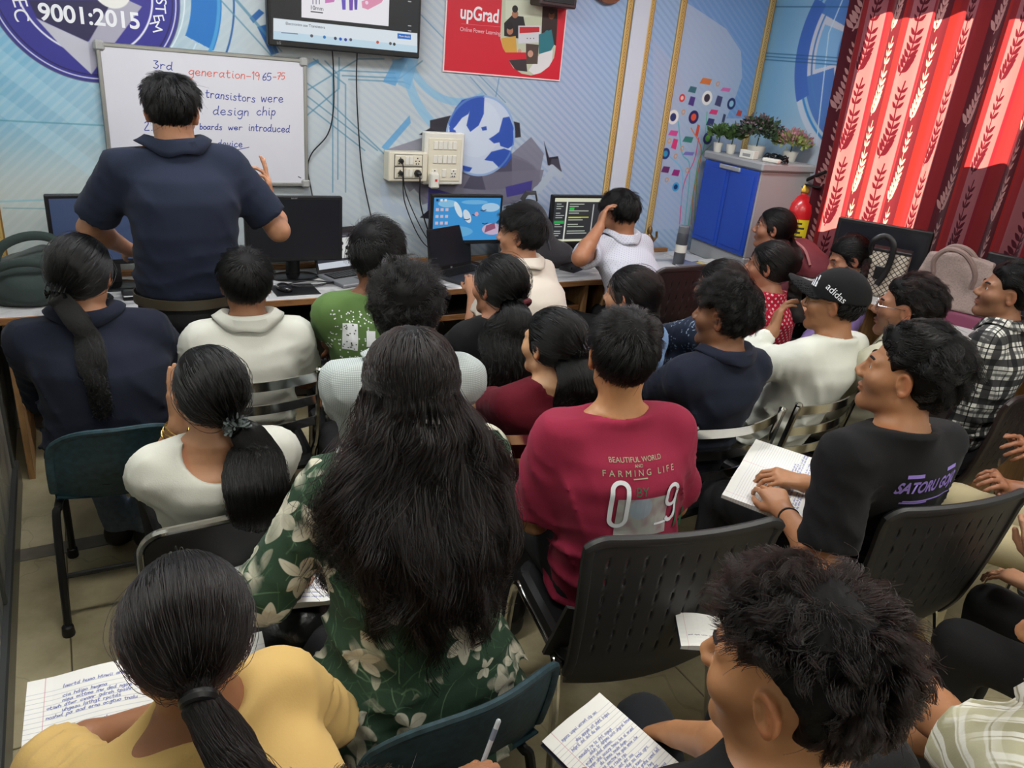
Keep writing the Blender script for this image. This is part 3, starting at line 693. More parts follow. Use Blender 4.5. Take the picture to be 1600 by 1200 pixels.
# ------------------------------------------------------------------ whiteboard
INKB, INKR = (48, 62, 140), (206, 92, 78)
wa, wb = at_y(148, 63, 4.05), at_y(479, 94, 4.05); wz0 = at_y(480, 291, 4.05)[2]; wz1 = (wa[2] + wb[2]) / 2
BW, BH = wb[0] - wa[0], wz1 - wz0
def BP(px, py): q = at_y(px, py, 4.05); return (q[0] - wa[0], q[2] - wz0)
def board():
    p = Pic(0, BW, 0, BH, .001, (214, 214, 222)); r = np.random.default_rng(5)
    p.field(lambda X, Y: np.clip(hash_noise(X, Y, 9, 4), 0, 1) * .12, (196, 198, 206))
    def line(txt, px0, py0, px1, py1, h, col, w=.0036):
        a = BP(px0, py0); b = BP(px1, py1); n = scribe(Pic(0, .01, 0, .01, .01), txt, 0, 0, 1, .001, col)
        hh = (b[0] - a[0]) / n; hh2 = hh if h is None else h
        q = Pic(0, .01, 0, .01, .01)
        # condensed to its measured width
        cx = a[0]; sl = (b[1] - a[1]) / (b[0] - a[0])
        for ch in txt:
            if ch == ' ': cx += hh * .75; continue
            g = PEN.get(ch, PEN['a']); wm = 0
            for st in g.split('|'):
                P = np.array([[float(t) for t in s_.split(',')] for s_ in st.split()]) / 10; wm = max(wm, P[:, 0].max()); P = smooth_pts(P, 4)
                X = cx + P[:, 0] * hh + P[:, 1] * hh2 * .1
                p.line(np.c_[X, a[1] + P[:, 1] * hh2 + (X - a[0]) * sl], w, col)
            cx += (wm + .32) * hh
    line('3rd', 240, 106, 272, 110, .019, INKB); line('generation-19', 295, 117, 407, 125, .020, INKR); line('65', 410, 125, 425, 126, .019, INKB); line('-75', 426, 124, 446, 124, .017, INKR)
    line('1.', 217, 148, 226, 149, .024, INKB); line('transistors', 321, 152, 400, 160, .020, INKB); line('were', 408, 159, 444, 160, .022, INKB)
    line('design', 333, 179, 390, 181, .022, INKB); line('chip', 401, 180, 432, 180, .022, INKB)
    line('2.', 226, 203, 240, 204, .022, INKB); line('boards', 312, 202, 348, 203, .015, INKB); line('wer', 357, 203, 380, 203, .014, INKB); line('introduced', 388, 204, 454, 207, .019, INKB)
    line('out', 306, 229, 330, 229, .017, INKB); line('device', 340, 229, 380, 230, .018, INKB)
    p.line([BP(345, 238), BP(370, 234), BP(389, 230)], .003, INKB)
    p.line([BP(466, 276), BP(470, 278)], .004, (60, 60, 70))
    return p.a
t = thing('whiteboard', 'white marker board with blue and red handwriting hanging behind the standing teacher', 'whiteboard', ((wa[0] + wb[0]) / 2, WALL_Y, wz0))
hw = BW / 2
V = [(-hw, -.031, 0), (hw, -.031, 0), (hw, -.031, BH), (-hw, -.031, BH)]; V2 = [(v[0], -.003, v[2]) for v in V]
link_mesh('board_panel', np_mesh('board_panel', V + V2, [[0, 1, 2, 3], [1, 0, 4, 5], [2, 1, 5, 6], [3, 2, 6, 7], [0, 3, 7, 4]], False, uv=[((v[0] + hw) / BW, v[2] / BH) for v in V + V2]), image_mat('board_face', board(), .22, box=None, spec=.5), t)
AL2 = mat('board_aluminium', (176, 176, 170), .35, .7)
for a, b in (((-hw, 0), (hw, .018)), ((-hw, BH - .018), (hw, BH))): MB().box((a[0], -.036, a[1]), (b[0], -.003, b[1]), .004).build('frame_rail', AL2, t)
for a, b in (((-hw, .018), (-hw + .018, BH - .018)), ((hw - .018, .018), (hw, BH - .018))): MB().box((a[0], -.036, a[1]), (b[0], -.003, b[1]), .004).build('frame_stile', AL2, t)
for sx in (-1, 1):
    for zz in (0, BH): 
        c = (sx * (hw - .014), 0, zz + (.014 if zz == 0 else -.014)); MB().box((c[0] - .022, -.041, c[2] - .022), (c[0] + .022, -.003, c[2] + .022), .009).build('corner_cap', mat('grey_cap', (160, 160, 158), .5), t)
# ------------------------------------------------------------------ wall television
ta, tb = at_y(424, 61, 3.99), at_y(652, 84, 3.99); TW = tb[0] - ta[0]; TH = TW * .58; tz = ta[2]
def TPx(px, py): q = at_y(px, py, 3.99); return (q[0] - ta[0], q[2] - tz)
def tvscreen():
    p = Pic(0, TW, 0, TH, .0012, (40, 42, 46))
    p.poly([TPx(*q) for q in [(427, 28), (652, 52), (652, 86), (427, 62)]], (224, 234, 242))
    p.poly([TPx(*q) for q in [(427, 48), (652, 72), (652, 90), (427, 62)]], (196, 222, 238))
    p.poly([TPx(*q) for q in [(471, -20), (609, -20), (607, 41), (471, 27)]], (240, 238, 244))
    for q, c in (([(508, -8), (525, -8), (522, 3), (508, 5)], (206, 130, 190)), ([(533, -8), (540, -8), (540, 15), (535, 15)], (110, 90, 190)), ([(545, -8), (552, -8), (551, 16), (546, 16)], (120, 80, 180)), ([(553, -8), (559, -8), (558, 15), (554, 15)], (96, 80, 170)), ([(565, 2), (590, -8), (603, -8), (596, 4), (575, 15), (566, 12)], (226, 150, 180))): p.poly([TPx(*t) for t in q], c)
    p.disc(TPx(573, 4), .008, (240, 220, 240)); p.line([TPx(486, 18), TPx(504, 20)], .004, (30, 30, 40))
    for x in (493, 498, 503): p.line([TPx(x - 4, -4), TPx(x - 4, 6)], .003, (80, 70, 110))
    p.poly([TPx(*q) for q in [(621, 52), (642, 54), (642, 62), (621, 60)]], (40, 110, 196))
    for x, y, c in ((507, 58, (50, 120, 190)), (524, 60, (60, 66, 90)), (532, 61, (40, 90, 190)), (540, 62, (50, 60, 160)), (548, 62, (90, 90, 110)), (487, 56, (90, 90, 100)), (590, 66, (200, 90, 60)), (610, 68, (90, 90, 90)), (616, 69, (60, 60, 60))): p.disc(TPx(x, y), .007, c)
    p.line([TPx(440, 51), TPx(465, 53)], .004, (120, 130, 150))
    for y in (2, 40, 48): p.line([TPx(638, y), TPx(642, y + .5)], .005, (180, 180, 186))
    return p.a
t = thing('wall_television', 'black flat television high on the front wall showing an electronics slide', 'television', ((ta[0] + tb[0]) / 2, WALL_Y, tz)); h = TW / 2
MB().box((-h - .014, -.088, -.028), (h + .014, -.045, TH + .014), .006).build('casing', BLACK, t)
MB().box((-.22, -.046, .08), (.22, 0, .34), .01).build('wall_mount', BLACKM, t)
V = [(-h, -.0895, 0), (h, -.0895, 0), (h, -.0895, TH), (-h, -.0895, TH)]
link_mesh('screen', np_mesh('screen', V, [[0, 1, 2, 3]], False, uv=[(0, 0), (1, 0), (1, 1), (0, 1)]), image_mat('tv_picture', tvscreen(), .2, emit=.85), t)
GREYT = mat('print_grey', (150, 150, 150), .5); DKT = mat('print_dark', (40, 42, 52), .6)
text_part('maker_lettering', 'LG', .016, GREYT, t, (-h + .035, -.0892, -.014), (math.pi / 2, 0, 0))
p_ = TPx(453, 38); text_part('caption_lettering', 'Electronics use Transistors', .017, DKT, t, (p_[0] - h - .02, -.0898, p_[1] + .002), (math.pi / 2, 0, 0), align='LEFT')
p_ = TPx(495, 13); text_part('scale_lettering', '10mm', .026, DKT, t, (p_[0] - h, -.0898, p_[1]), (math.pi / 2, 0, 0))
p_ = TPx(632, 57); text_part('button_lettering', 'More details', .012, WINK, t, (p_[0] - h, -.0898, p_[1]), (math.pi / 2, 0, 0))
# ------------------------------------------------------------------ red poster
pa, pb = at_y(692, 112, 4.07), at_y(875, 127, 4.07); PW = pb[0] - pa[0]; PH = .50; pz = (pa[2] + pb[2]) / 2
def PP(px, py): q = at_y(px, py, 4.07); return (q[0] - pa[0], q[2] - pz)
def poster():
    p = Pic(0, PW, 0, PH, .0012, (236, 214, 216)); b = .007
    p.poly([(b, b), (PW - b, b), (PW - b, PH), (b, PH)], (204, 34, 52))
    # a portrait of learners cropped to a letter U
    U = [PP(*q) for q in [(786, -25), (783, 30), (782, 60), (786, 75), (790, 82), (822, 82), (823, 92), (795, 94), (802, 106), (815, 115), (830, 118), (845, 114), (858, 104), (866, 90), (869, 70), (872, 20), (874, -25)]]
    q = Pic(0, PW, 0, PH, .0012, (190, 196, 170))
    for pts, c in (([(790, 0), (870, 0), (870, 22), (790, 30)], (206, 212, 190)), ([(848, 8), (872, 8), (870, 72), (846, 60)], (52, 36, 34)), ([(788, 36), (800, 24), (818, 26), (822, 46), (810, 60), (788, 56)], (34, 32, 36)), ([(783, 60), (806, 56), (808, 82), (788, 84)], (206, 158, 70)), ([(810, 40), (845, 40), (844, 66), (810, 68)], (208, 208, 214)), ([(812, 42), (843, 42), (843, 50), (812, 52)], (190, 40, 50)), ([(842, 54), (862, 46), (866, 70), (858, 84), (842, 84)], (44, 116, 128)), ([(844, 84), (864, 78), (862, 104), (836, 118), (826, 110)], (222, 220, 222)), ([(822, 68), (842, 70), (840, 100), (822, 100)], (80, 66, 60)), ([(795, 94), (822, 92), (824, 112), (806, 110)], (60, 52, 56))): q.poly([PP(*t) for t in pts], c)
    for x, y, r, c in ((805, 22, .020, (164, 112, 84)), (862, 24, .020, (120, 78, 58)), (797, 48, .020, (172, 116, 90)), (855, 52, .016, (44, 116, 128)), (805, 14, .018, (30, 26, 28)), (862, 17, .017, (26, 22, 24)), (797, 40, .020, (30, 24, 26)), (829, 84, .018, (196, 150, 130)), (812, 80, .012, (196, 150, 130))): q.disc(PP(x, y), r, c)
    for x in (824, 829, 834): q.disc(PP(x, 60), .003, (50, 50, 60))
    m = Pic(0, PW, 0, PH, .0012, (0, 0, 0)); m.poly(U, (1, 1, 1)); p.a = p.a * (1 - m.a) + q.a * m.a
    p.line([PP(721, 37), PP(783, 42)], .0016, (230, 130, 140))
    return p.a
t = thing('red_poster', 'red learning poster with white lettering and a group photo, right of the television', 'poster', (pa[0], WALL_Y, pz))
V = [(0, -.008, 0), (PW, -.008, 0), (PW, -.008, PH), (0, -.008, PH)]; V2 = [(v[0], -.0005, v[2]) for v in V]
link_mesh('poster_sheet', np_mesh('poster_sheet', V + V2, [[0, 1, 2, 3], [1, 0, 4, 5], [2, 1, 5, 6], [3, 2, 6, 7], [0, 3, 7, 4]], False, uv=[(v[0] / PW, v[2] / PH) for v in V + V2]), image_mat('poster_print', poster(), .45), t)
p_ = PP(750, 23); text_part('title_lettering', 'upGrad', .093, WINK, t, (p_[0], -.0085, p_[1]), (math.pi / 2, 0, 0), xs=.82, bold=.02)
p_ = PP(751, 49); text_part('subtitle_lettering', 'Online Power Learning', .029, mat('print_pink', (236, 190, 196), .5), t, (p_[0], -.0085, p_[1]), (math.pi / 2, 0, 0), xs=.9)
q = at_y(868, 11, 3.98)
t = thing('wall_speaker', 'dark maroon-brown box fixed above the red poster, cut by the top of the picture', 'speaker', (q[0], WALL_Y, q[2]))
MB().box((-.11, -.12, 0), (.125, 0, .2), .008).build('casing', mat('dark_brown_box', (58, 34, 36), .4), t); MB().box((-.09, -.124, .02), (.105, -.119, .18), .002).build('grille', BLACK, t)
q = at_y(950, 6, 4.05)
t = thing('wall_clock', 'round brown-rimmed wall clock cut off by the top of the picture', 'clock', (q[0], WALL_Y, q[2] + .13))
Mx = Matrix.Rotation(math.pi / 2, 4, 'X')
MB().lathe([(.10, 0), (.128, .004), (.134, .02), (.128, .036), (.108, .036), (.106, .03)], n=28, M=Mx).build('rim', mat('brown_rim', (120, 72, 48), .4), t)
MB().lathe([(.107, .0), (.107, .022), (.001, .023)], n=24, M=Mx).build('dial', mat('tan_dial', (196, 168, 140), .5), t)
# ------------------------------------------------------------------ electric boards
def socket(mb, cx, cz, r=.0045):
    for dx, dz in ((0, .013), (-.010, -.002), (.010, -.002), (-.007, -.016), (.007, -.016)): mb.box((cx + dx - r * .7, -.0012, cz + dz - r * .7), (cx + dx + r * .7, .003, cz + dz + r * .7))
q0, q1 = at_y(665, 206, 4.03), at_y(722, 289, 4.03); w = q1[0] - q0[0]; hh = q0[2] - q1[2]
t = thing('switch_board', 'large white modular switch board with three rows, right beside the smaller socket box', 'switch board', (q0[0], WALL_Y - .05, q1[2]))
MB().box((0, 0, 0), (w, .05, hh), .006).build('plate', WHITEP, t)
MB().box((.02, -.004, .02), (w - .02, .01, hh - .03), .003).build('inner_frame', CREAM, t)
for r_ in range(3):
    cz = hh * (.76 - r_ * .265)
    for c_ in range(5):
        cx = w * (.26 + c_ * .12)
        if r_ == 2 and c_ in (0, 1, 3, 4):
            if c_ in (0, 4):
                s = MB().box((cx - .018, -.007, cz - .022), (cx + .018, .0, cz + .022), .002).build('socket', WHITEP, t)
                m_ = MB(); socket(m_, cx, cz); o = m_.build('socket_holes', BLACK, s); o.location = (0, -.007, 0); o['kind'] = 'stuff'
            continue
        MB().box((cx - .0125, -.009, cz - .022), (cx + .0125, 0, cz + .022), .003).build('rocker_switch', WHITEP, t)
q = at_y(682, 277, 3.97)
t2 = thing('wall_charger', 'white plug-in charger with a red dot, plugged into the larger switch board', 'charger', (q[0], WALL_Y - .052, q[2] - .02))
MB().box((-.026, -.05, -.045), (.026, -.008, .04), .008).build('body', WHITEP, t2); MB().box((-.004, -.051, -.005), (.01, -.049, .008)).build('red_mark', mat('red_mark', (200, 40, 40)), t2)
MB().box((-.02, -.009, -.03), (.02, 0, .03), .003).build('plug_face', WHITEP, t2)
q0, q1 = at_y(608, 237, 4.0), at_y(667, 284, 4.0); w = q1[0] - q0[0]; hh = q0[2] - q1[2]
t = thing('socket_box', 'cream two-row socket box with black plugs, left of the larger switch board', 'socket box', (q0[0], WALL_Y - .08, q1[2]))
MB().box((0, 0, 0), (w, .08, hh), .005).build('box_body', CREAM, t)
for cz in (hh * .72, hh * .3):
    MB().box((.03, -.003, cz - .032), (w - .03, .004, cz + .032), .002).build('dark_surround', mat('surround_line', (96, 92, 84), .5), t)
    MB().box((.034, -.005, cz - .029), (w - .034, .003, cz + .029), .002).build('cover_plate', CREAM, t)
    for cx in (w * .28, w * .72):
        s = MB().box((cx - .024, -.007, cz - .026), (cx + .024, 0, cz + .026), .002).build('socket', CREAM, t); m_ = MB(); socket(m_, cx, cz); o = m_.build('socket_holes', BLACK, s); o.location = (0, -.007, 0); o['kind'] = 'stuff'
    for cx in (w * .45, w * .56): MB().box((cx - .010, -.010, cz - .022), (cx + .010, 0, cz + .022), .003).build('rocker_switch', WHITEP, t)
SBX, SBZ, SBW, SBH = q0[0], q1[2], w, hh
def cable(label, pts, r=.0035, plug=None, group=None, m=BLACK):
    P = smooth_pts(np.array(pts), 6); P[:, 1] = np.minimum(P[:, 1], WALL_Y - .014); P[:, 2] = np.where((P[:, 2] < DZ + r) & (P[:, 2] > DZ - .1), DZ + r, P[:, 2]); o = MB().tube([tuple(p) for p in P], r, 6).build('power_cable', m); setp(o, label, 'cable', group); return o
for cx, cz, lab, dst in ((w * .28, hh * .72, 'thin black cable hanging from the upper left socket', (640, 380)), (w * .28, hh * .3, 'black cable hanging from the lower left socket', (665, 395)), (w * .72, hh * .3, 'thick black cable hanging from the lower right socket, with large plug', (690, 405))):
    s = np.array((SBX + cx, WALL_Y - .085, SBZ + cz)); e = at_z(dst[0], dst[1], DZ + .012); e[1] = min(e[1], WALL_Y - .09); big = cx > w * .5
    pr = .02 if big else .013
    c = cable(lab, [s + (0, -.03, 0), s + (0.0, -.045, -.03), s + ((e[0] - s[0]) * .15 - .02, -.04, -.16), s + ((e[0] - s[0]) * .5 - .01, -.03, -.36), (e[0] - .01, e[1] + .02, DZ + .05), (e[0], e[1], DZ + .008), (e[0] + .08, e[1] - .03, DZ + .007)], .0042 if big else .003)
    MB().lathe([(pr * .6, 0), (pr, .006), (pr, .018), (pr * .7, .034), (.004, .04)], M=Matrix.Translation(Vector(s)) @ Matrix.Rotation(math.pi / 2, 4, 'X'), n=10).build('plug', BLACK, c)
cable('black television cable with a wide bend, nearer the whiteboard', [at_y(519, 76, 4.05), at_y(521, 110, 4.06), at_y(521, 170, 4.06), at_y(512, 210, 4.06), at_y(487, 240, 4.06), at_y(481, 265, 4.06), at_y(487, 300, 4.05), at_y(492, 330, 3.99), at_z(500, 408, DZ + .006)])
cable('black television cable hanging nearly straight, further from the whiteboard', [at_y(558, 80, 4.05), at_y(557, 130, 4.06), at_y(560, 200, 4.06), at_y(566, 270, 4.06), at_y(578, 330, 4.05), at_y(588, 372, 4.0), at_z(600, 395, DZ + .006)])
# ------------------------------------------------------------------ monitors, laptops and desk things
def screen_quad(w, h, y, z, m, par, name='screen', x0=None):
    x0 = -w / 2 if x0 is None else x0
    V = [(x0, y, z), (x0 + w, y, z), (x0 + w, y, z + h), (x0, y, z + h)]
    return link_mesh(name, np_mesh(name, V, [[0, 1, 2, 3]], False, uv=[(0, 0), (1, 0), (1, 1), (0, 1)]), m, par)
def monitor(x, y, rz, W, H, zb, smat, label, base=DZ, brand=None, group=None, bezel=.016, chin=.024):
    t = thing('computer_monitor', label, 'monitor', (x, y, base), rz, group); z = zb - base
    MB().box((-W / 2, -.022, z), (W / 2, .012, z + H), .005).build('casing', BLACK, t)
    MB().box((-W * .32, .01, z + .05), (W * .32, .04, z + H - .05), .012).build('rear_shell', BLACK, t)
    screen_quad(W - 2 * bezel, H - bezel - chin, -.0232, z + chin, smat, t)
    MB().tube([(0, .05, .01), (0, .045, z + .05), (0, .02, z + .1)], [.026, .024, .024], 10, flat=(1.4, .6), up=(1, 0, 0)).build('neck', BLACK, t)
    V = MB(); V.lathe([(.002, .0), (.118, 0), (.122, .006), (.11, .012), (.03, .016)], n=24); V.v = [(a * 1.05, b * .72 + .02, c) for a, b, c in V.v]; V.build('base', BLACKG, t)
    if brand: text_part('maker_lettering', brand, .014, GREYT, t, (0, -.0235, z + H - bezel * .5), (math.pi / 2, 0, 0), xs=1.3)
    return t
def desk_wall():
    p = Pic(0, 1, 0, .58, .003, (64, 156, 224))
    for i, (x, y, a, b, c) in enumerate(((.2, .5, .14, .05, (150, 206, 240)), (.85, .45, .14, .06, (190, 220, 244)), (.6, .52, .2, .03, (120, 190, 236)), (.3, .12, .3, .08, (110, 184, 232)), (.9, .15, .16, .08, (226, 190, 214)), (.5, .33, .05, .10, (236, 240, 246)), (.36, .42, .04, .12, (240, 246, 250)))): p.disc((x, y), a, c, .9, ry=b, rot=.5 * (i > 4))
    for x, y in ((.5, .28), (.62, .34), (.74, .40), (.78, .22)): p.line([(x - .04, y + .01), (x, y), (x + .04, y + .015)], .012, (50, 60, 90))
    p.disc((.64, .36), .03, (232, 170, 180)); p.poly([(.78, .1), (.95, .16), (.93, .24), (.8, .2)], (150, 90, 120))
    for i in range(3):
        for j in range(3): p.poly([(.03 + j * .07, .40 - i * .09), (.075 + j * .07, .40 - i * .09), (.075 + j * .07, .44 - i * .09), (.03 + j * .07, .44 - i * .09)], (214, 196, 216))
    for j in range(3): p.poly([(.03 + j * .06, .53), (.065 + j * .06, .53), (.065 + j * .06, .56), (.03 + j * .06, .56)], (240, 240, 240) if j else (40, 60, 90))
    return p.a
def code_screen():
    p = Pic(0, 1, 0, .58, .003, (48, 50, 54)); r = np.random.default_rng(11)
    p.poly([(0, .53), (1, .53), (1, .58), (0, .58)], (226, 228, 200)); p.poly([(0, 0), (1, 0), (1, .03), (0, .03)], (220, 222, 190)); p.poly([(.2, 0), (.225, 0), (.225, .58), (.2, .58)], (226, 228, 220)); p.poly([(.66, .05), (.68, .05), (.68, .5), (.66, .5)], (190, 190, 190))
    for i in range(15):
        y = .5 - i * .03
        if i % 4 != 3: p.line([(.04, y), (.06 + r.uniform(.04, .12), y)], .01, (200, 206, 200))
        if i % 3 != 2: p.line([(.26, y), (.3 + r.uniform(.1, .3), y)], .012, (196, 204, 190) if i != 6 else (210, 220, 60))
    p.poly([(.26, .42), (.34, .42), (.34, .455), (.26, .455)], (40, 200, 70)); p.poly([(.02, .24), (.19, .24), (.19, .28), (.02, .28)], (40, 170, 80)); p.poly([(.8, .06), (.92, .06), (.92, .1), (.8, .1)], (50, 130, 210))
    p.line([(.26, .325), (.6, .325)], .014, (206, 214, 60))
    return p.a
SCR_OFF = mat('screen_off', (30, 32, 38), .24, spec=.5); SCR_SHEEN = mat('screen_off_painted_sheen', (70, 84, 118), .3, spec=.5)  # second screen: blue-grey room reflection put into its base colour
monitor(.155, 3.86, 0.06, .47, .315, .865, SCR_SHEEN, 'switched-off monitor with a painted grey-blue screen reflection behind the standing teacher, nearest the whiteboard corner')
monitor(.98, 3.86, -.03, .48, .325, .845, SCR_OFF, 'switched-off black monitor right of the teacher, behind an open laptop', brand='acer')
monitor(1.965, 3.93, -.04, .44, .28, .885, image_mat('desktop_picture', desk_wall(), .25, emit=.75), 'monitor with a bright blue sky wallpaper, behind the closed-dark laptop')
monitor(2.72, 3.88, -.05, .44, .30, .870, image_mat('code_picture', code_screen(), .25, emit=.8), 'monitor full of dark code windows in front of the man with hand on head')
def laptop(x, y, rz, W, D, H, tilt, smat, label, m, brand=None):
    t = thing('laptop', label, 'laptop', (x, y, DZ), rz)
    MB().box((-W / 2, -D / 2, 0), (W / 2, D / 2, .018), .004).build('base', m, t)
    kb = MB().box((-W * .43, -D * .02, .018), (W * .43, D * .40, .0195)).build('keyboard_well', BLACK, t); k = MB()
    for r_ in range(5):
        for c_ in range(13): k.box((-W * .42 + c_ * W * .0648, D * .01 + r_ * D * .076, .019), (-W * .42 + c_ * W * .0648 + W * .056, D * .01 + r_ * D * .076 + D * .062, .0225))
    o = k.build('keys', BLACKM, kb); o['kind'] = 'stuff'
    MB().box((-W * .14, -D * .44, .018), (W * .14, -D * .1, .0188), .0003).build('touchpad', mat('touchpad_grey', (64, 64, 66), .4), t)
    L = thing('lid', None, None); L.parent = t; L.location = (0, D / 2 - .004, .014); L.rotation_euler = (-tilt, 0, 0)
    MB().box((-W / 2, -.008, 0), (W / 2, 0, H), .003).build('lid_shell', BLACK, L)
    screen_quad(W - .024, H - .036, -.0086, .022, smat, L)
    if brand: text_part('maker_mark', brand, .017, GREYT, L, (0, -.0085, .010), (math.pi / 2, 0, 0), shear=.25)
    return t
def lap_screen():
    p = Pic(0, 1, 0, .6, .004, (58, 62, 72)); p.poly([(0, 0), (1, 0), (1, .1), (0, .1)], (222, 230, 240)); p.poly([(.36, .14), (.7, .14), (.7, .47), (.36, .47)], (232, 236, 232)); p.poly([(0, .54), (1, .54), (1, .6), (0, .6)], (26, 28, 34))
    for x, y, r in ((.5, .38, .03), (.47, .28, .025), (.58, .30, .03), (.55, .2, .02), (.64, .36, .02)): p.disc((x, y), r, (40, 46, 50))
    p.line([(.06, .57), (.26, .57)], .02, (210, 210, 214)); p.line([(.05, .5), (.6, .5)], .008, (150, 160, 170))
    return p.a
laptop(1.30, 3.80, .30, .36, .24, .23, .35, image_mat('laptop_picture', lap_screen(), .3, emit=.7), 'open silver-grey laptop showing a slide, beside the acer-free dark monitor'.replace('acer-free ', 'switched-off '), mat('laptop_grey', (128, 130, 134), .4, .4))
laptop(1.90, 3.74, .42, .36, .25, .235, .14, SCR_OFF, 'open black laptop with dark screen and round maker mark in mid counter', mat('laptop_dark', (54, 54, 58), .4, .3), brand='hp')
t = thing('mouse_pad', 'black rectangular mouse pad right of the white polo boy\'s head', 'mouse pad', (.93, 3.66, DZ)); MB().box((-.11, -.09, 0), (.10, .09, .004), .002).build('mat', BLACK, t)
t = thing('computer_mouse', 'black computer mouse lying on the black mouse pad', 'mouse', (.875, 3.66, DZ + .004), .3); blob('shell', lambda P: smax(ell(P, (0, 0, .004), (.032, .056, .032)), .0 - P[:, 2], .004), (-.05, -.07, -.01), (.05, .07, .05), .006, BLACKG, t); MB().tube([(-.03, .0, .02), (-.032, .02, .024), (-.02, .04, .022)], .002, 5).build('side_line', GREYT, t)
t = thing('small_black_box', 'small flat black box on the counter left of the teacher\'s waist', 'box', (.215, 3.70, DZ)); MB().box((-.045, -.055, 0), (.045, .055, .022), .004).build('body', BLACKG, t); MB().box((-.04, -.05, .022), (.04, .012, .0235), .0005).build('lid_panel', BLACK, t)
t = thing('marker_pen', 'white board marker with black cap next to the small black box', 'marker', (.115, 3.72, DZ + .010), .25); Mr = Matrix.Rotation(-math.pi / 2, 4, 'X'); MB().lathe([(.008, 0), (.010, .004), (.010, .075), (.007, .08)], M=Mr, n=10).build('barrel', WHITEP, t); MB().lathe([(.0105, -.045), (.0108, -.04), (.0108, .0), (.0095, .002)], M=Mr, n=10).build('cap', BLACK, t)
def loop_cable(label, c, n, seed, sx=.12, sy=.05, r=.003):
    rr = np.random.default_rng(seed); P = [(c[0] + sx * math.cos(a) * rr.uniform(.6, 1) + rr.uniform(-.02, .02), c[1] + sy * math.sin(a) * rr.uniform(.6, 1), DZ + .006 + .012 * rr.random()) for a in np.linspace(0, 6.28 * n, 9 * n)]
    return cable(label, P, r)
loop_cable('tangled thin black cable in front of the dark monitor base', (1.02, 3.72), 2, 4, .12, .05)
loop_cable('black cable heap on the counter under the socket box', (1.62, 3.93), 3, 8, .10, .06, .004)
t = thing('power_adapter', 'black power adapter brick beside the cable heap under the sockets', 'adapter', (1.50, 3.92, DZ), .2); MB().box((-.06, -.03, 0), (.06, .03, .03), .006).build('brick', BLACK, t); MB().tube([(.06, 0, .015), (.10, .0, .012), (.13, .02, .005)], .004, 6).build('lead', BLACK, t)
t = thing('keyboard_stand', 'black wedge-shaped phone dock in front of the code monitor', 'dock', (2.60, 3.74, DZ), .5); MB().prism([(-.05, 0), (.05, 0), (.045, .03), (-.04, .012)], 0, -.06, .06).build('wedge', BLACK, t); MB().box((-.05, -.03, .012), (.05, -.02, .03), .002).build('lip', BLACKM, t)
# black backpack
t = thing('black_backpack', 'bulky black backpack leaning on the front wall between the two lit monitors', 'backpack', (2.36, 3.90, DZ))
FAB = mat('black_nylon', (38, 38, 42), .7, bump=.3, bscale=120, sheen=.2)
blob('pack_body', lambda P: smin(smin(ell(P, (0, .02, .17), (.16, .11, .22)), ell(P, (.0, -.03, .12), (.17, .12, .15)), .06), ell(P, (.17, -.05, .07), (.14, .10, .085)), .05) + .006 * wob(P, 22, 3), (-.24, -.2, -.02), (.36, .16, .46), .013, FAB, t)
blob('front_pocket', lambda P: ell(P, (.01, -.10, .20), (.115, .045, .13)) + .004 * wob(P, 30, 5), (-.15, -.17, .05), (.16, -.02, .36), .011, FAB, t)
MB().tube([(-.09, -.10, .33), (-.03, -.13, .30), (.05, -.145, .22), (.09, -.14, .12)], .004, 5).build('zip', mat('zip_grey', (86, 86, 90), .4), t)
MB().tube([(-.05, .0, .385), (-.03, -.01, .43), (.03, -.01, .43), (.05, 0, .385)], .010, 7, flat=(1.5, .6)).build('carry_loop', FAB, t)
MB().tube([(-.14, -.06, .30), (-.19, -.08, .2), (-.19, -.1, .08), (-.12, -.14, .02)], .012, 7, flat=(1.8, .5)).build('shoulder_strap', FAB, t)
MB().lathe([(.016, 0), (.018, .003), (.012, .005)], M=Matrix.Translation((.03, -.142, .28)) @ Matrix.Rotation(math.pi / 2, 4, 'X'), n=12).build('round_badge', GREYT, t)
# dark green cloth bag at the left end
t = thing('dark_green_bag', 'dark green cloth bag slumped on the left end of the counter', 'bag', (-.165, 3.80, DZ))
DG = mat('dark_green_cloth', (40, 54, 50), .85, bump=.4, bscale=40, sheen=.2)
blob('bag_body', lambda P: smax(smin(ell(P, (0, 0, .06), (.19, .20, .12)), ell(P, (.06, .05, .11), (.12, .12, .10)), .05) + .013 * wob(P, 26, 9, 2.5), .0 - P[:, 2], .01), (-.2, -.24, -.02), (.28, .26, .26), .011, DG, t)
MB().tube(smooth_pts([(-.13, -.06, .15), (-.09, -.05, .23), (.0, -.04, .27), (.09, -.03, .26), (.14, -.04, .20), (.13, -.06, .13)]), .016, 8, flat=(1.2, .5)).build('bag_handle', DG, t)
MB().tube(smooth_pts([(-.17, -.12, .10), (-.1, -.15, .17), (.0, -.16, .19), (.1, -.15, .16)]), .014, 8, flat=(1.2, .5)).build('bag_handle', DG, t)
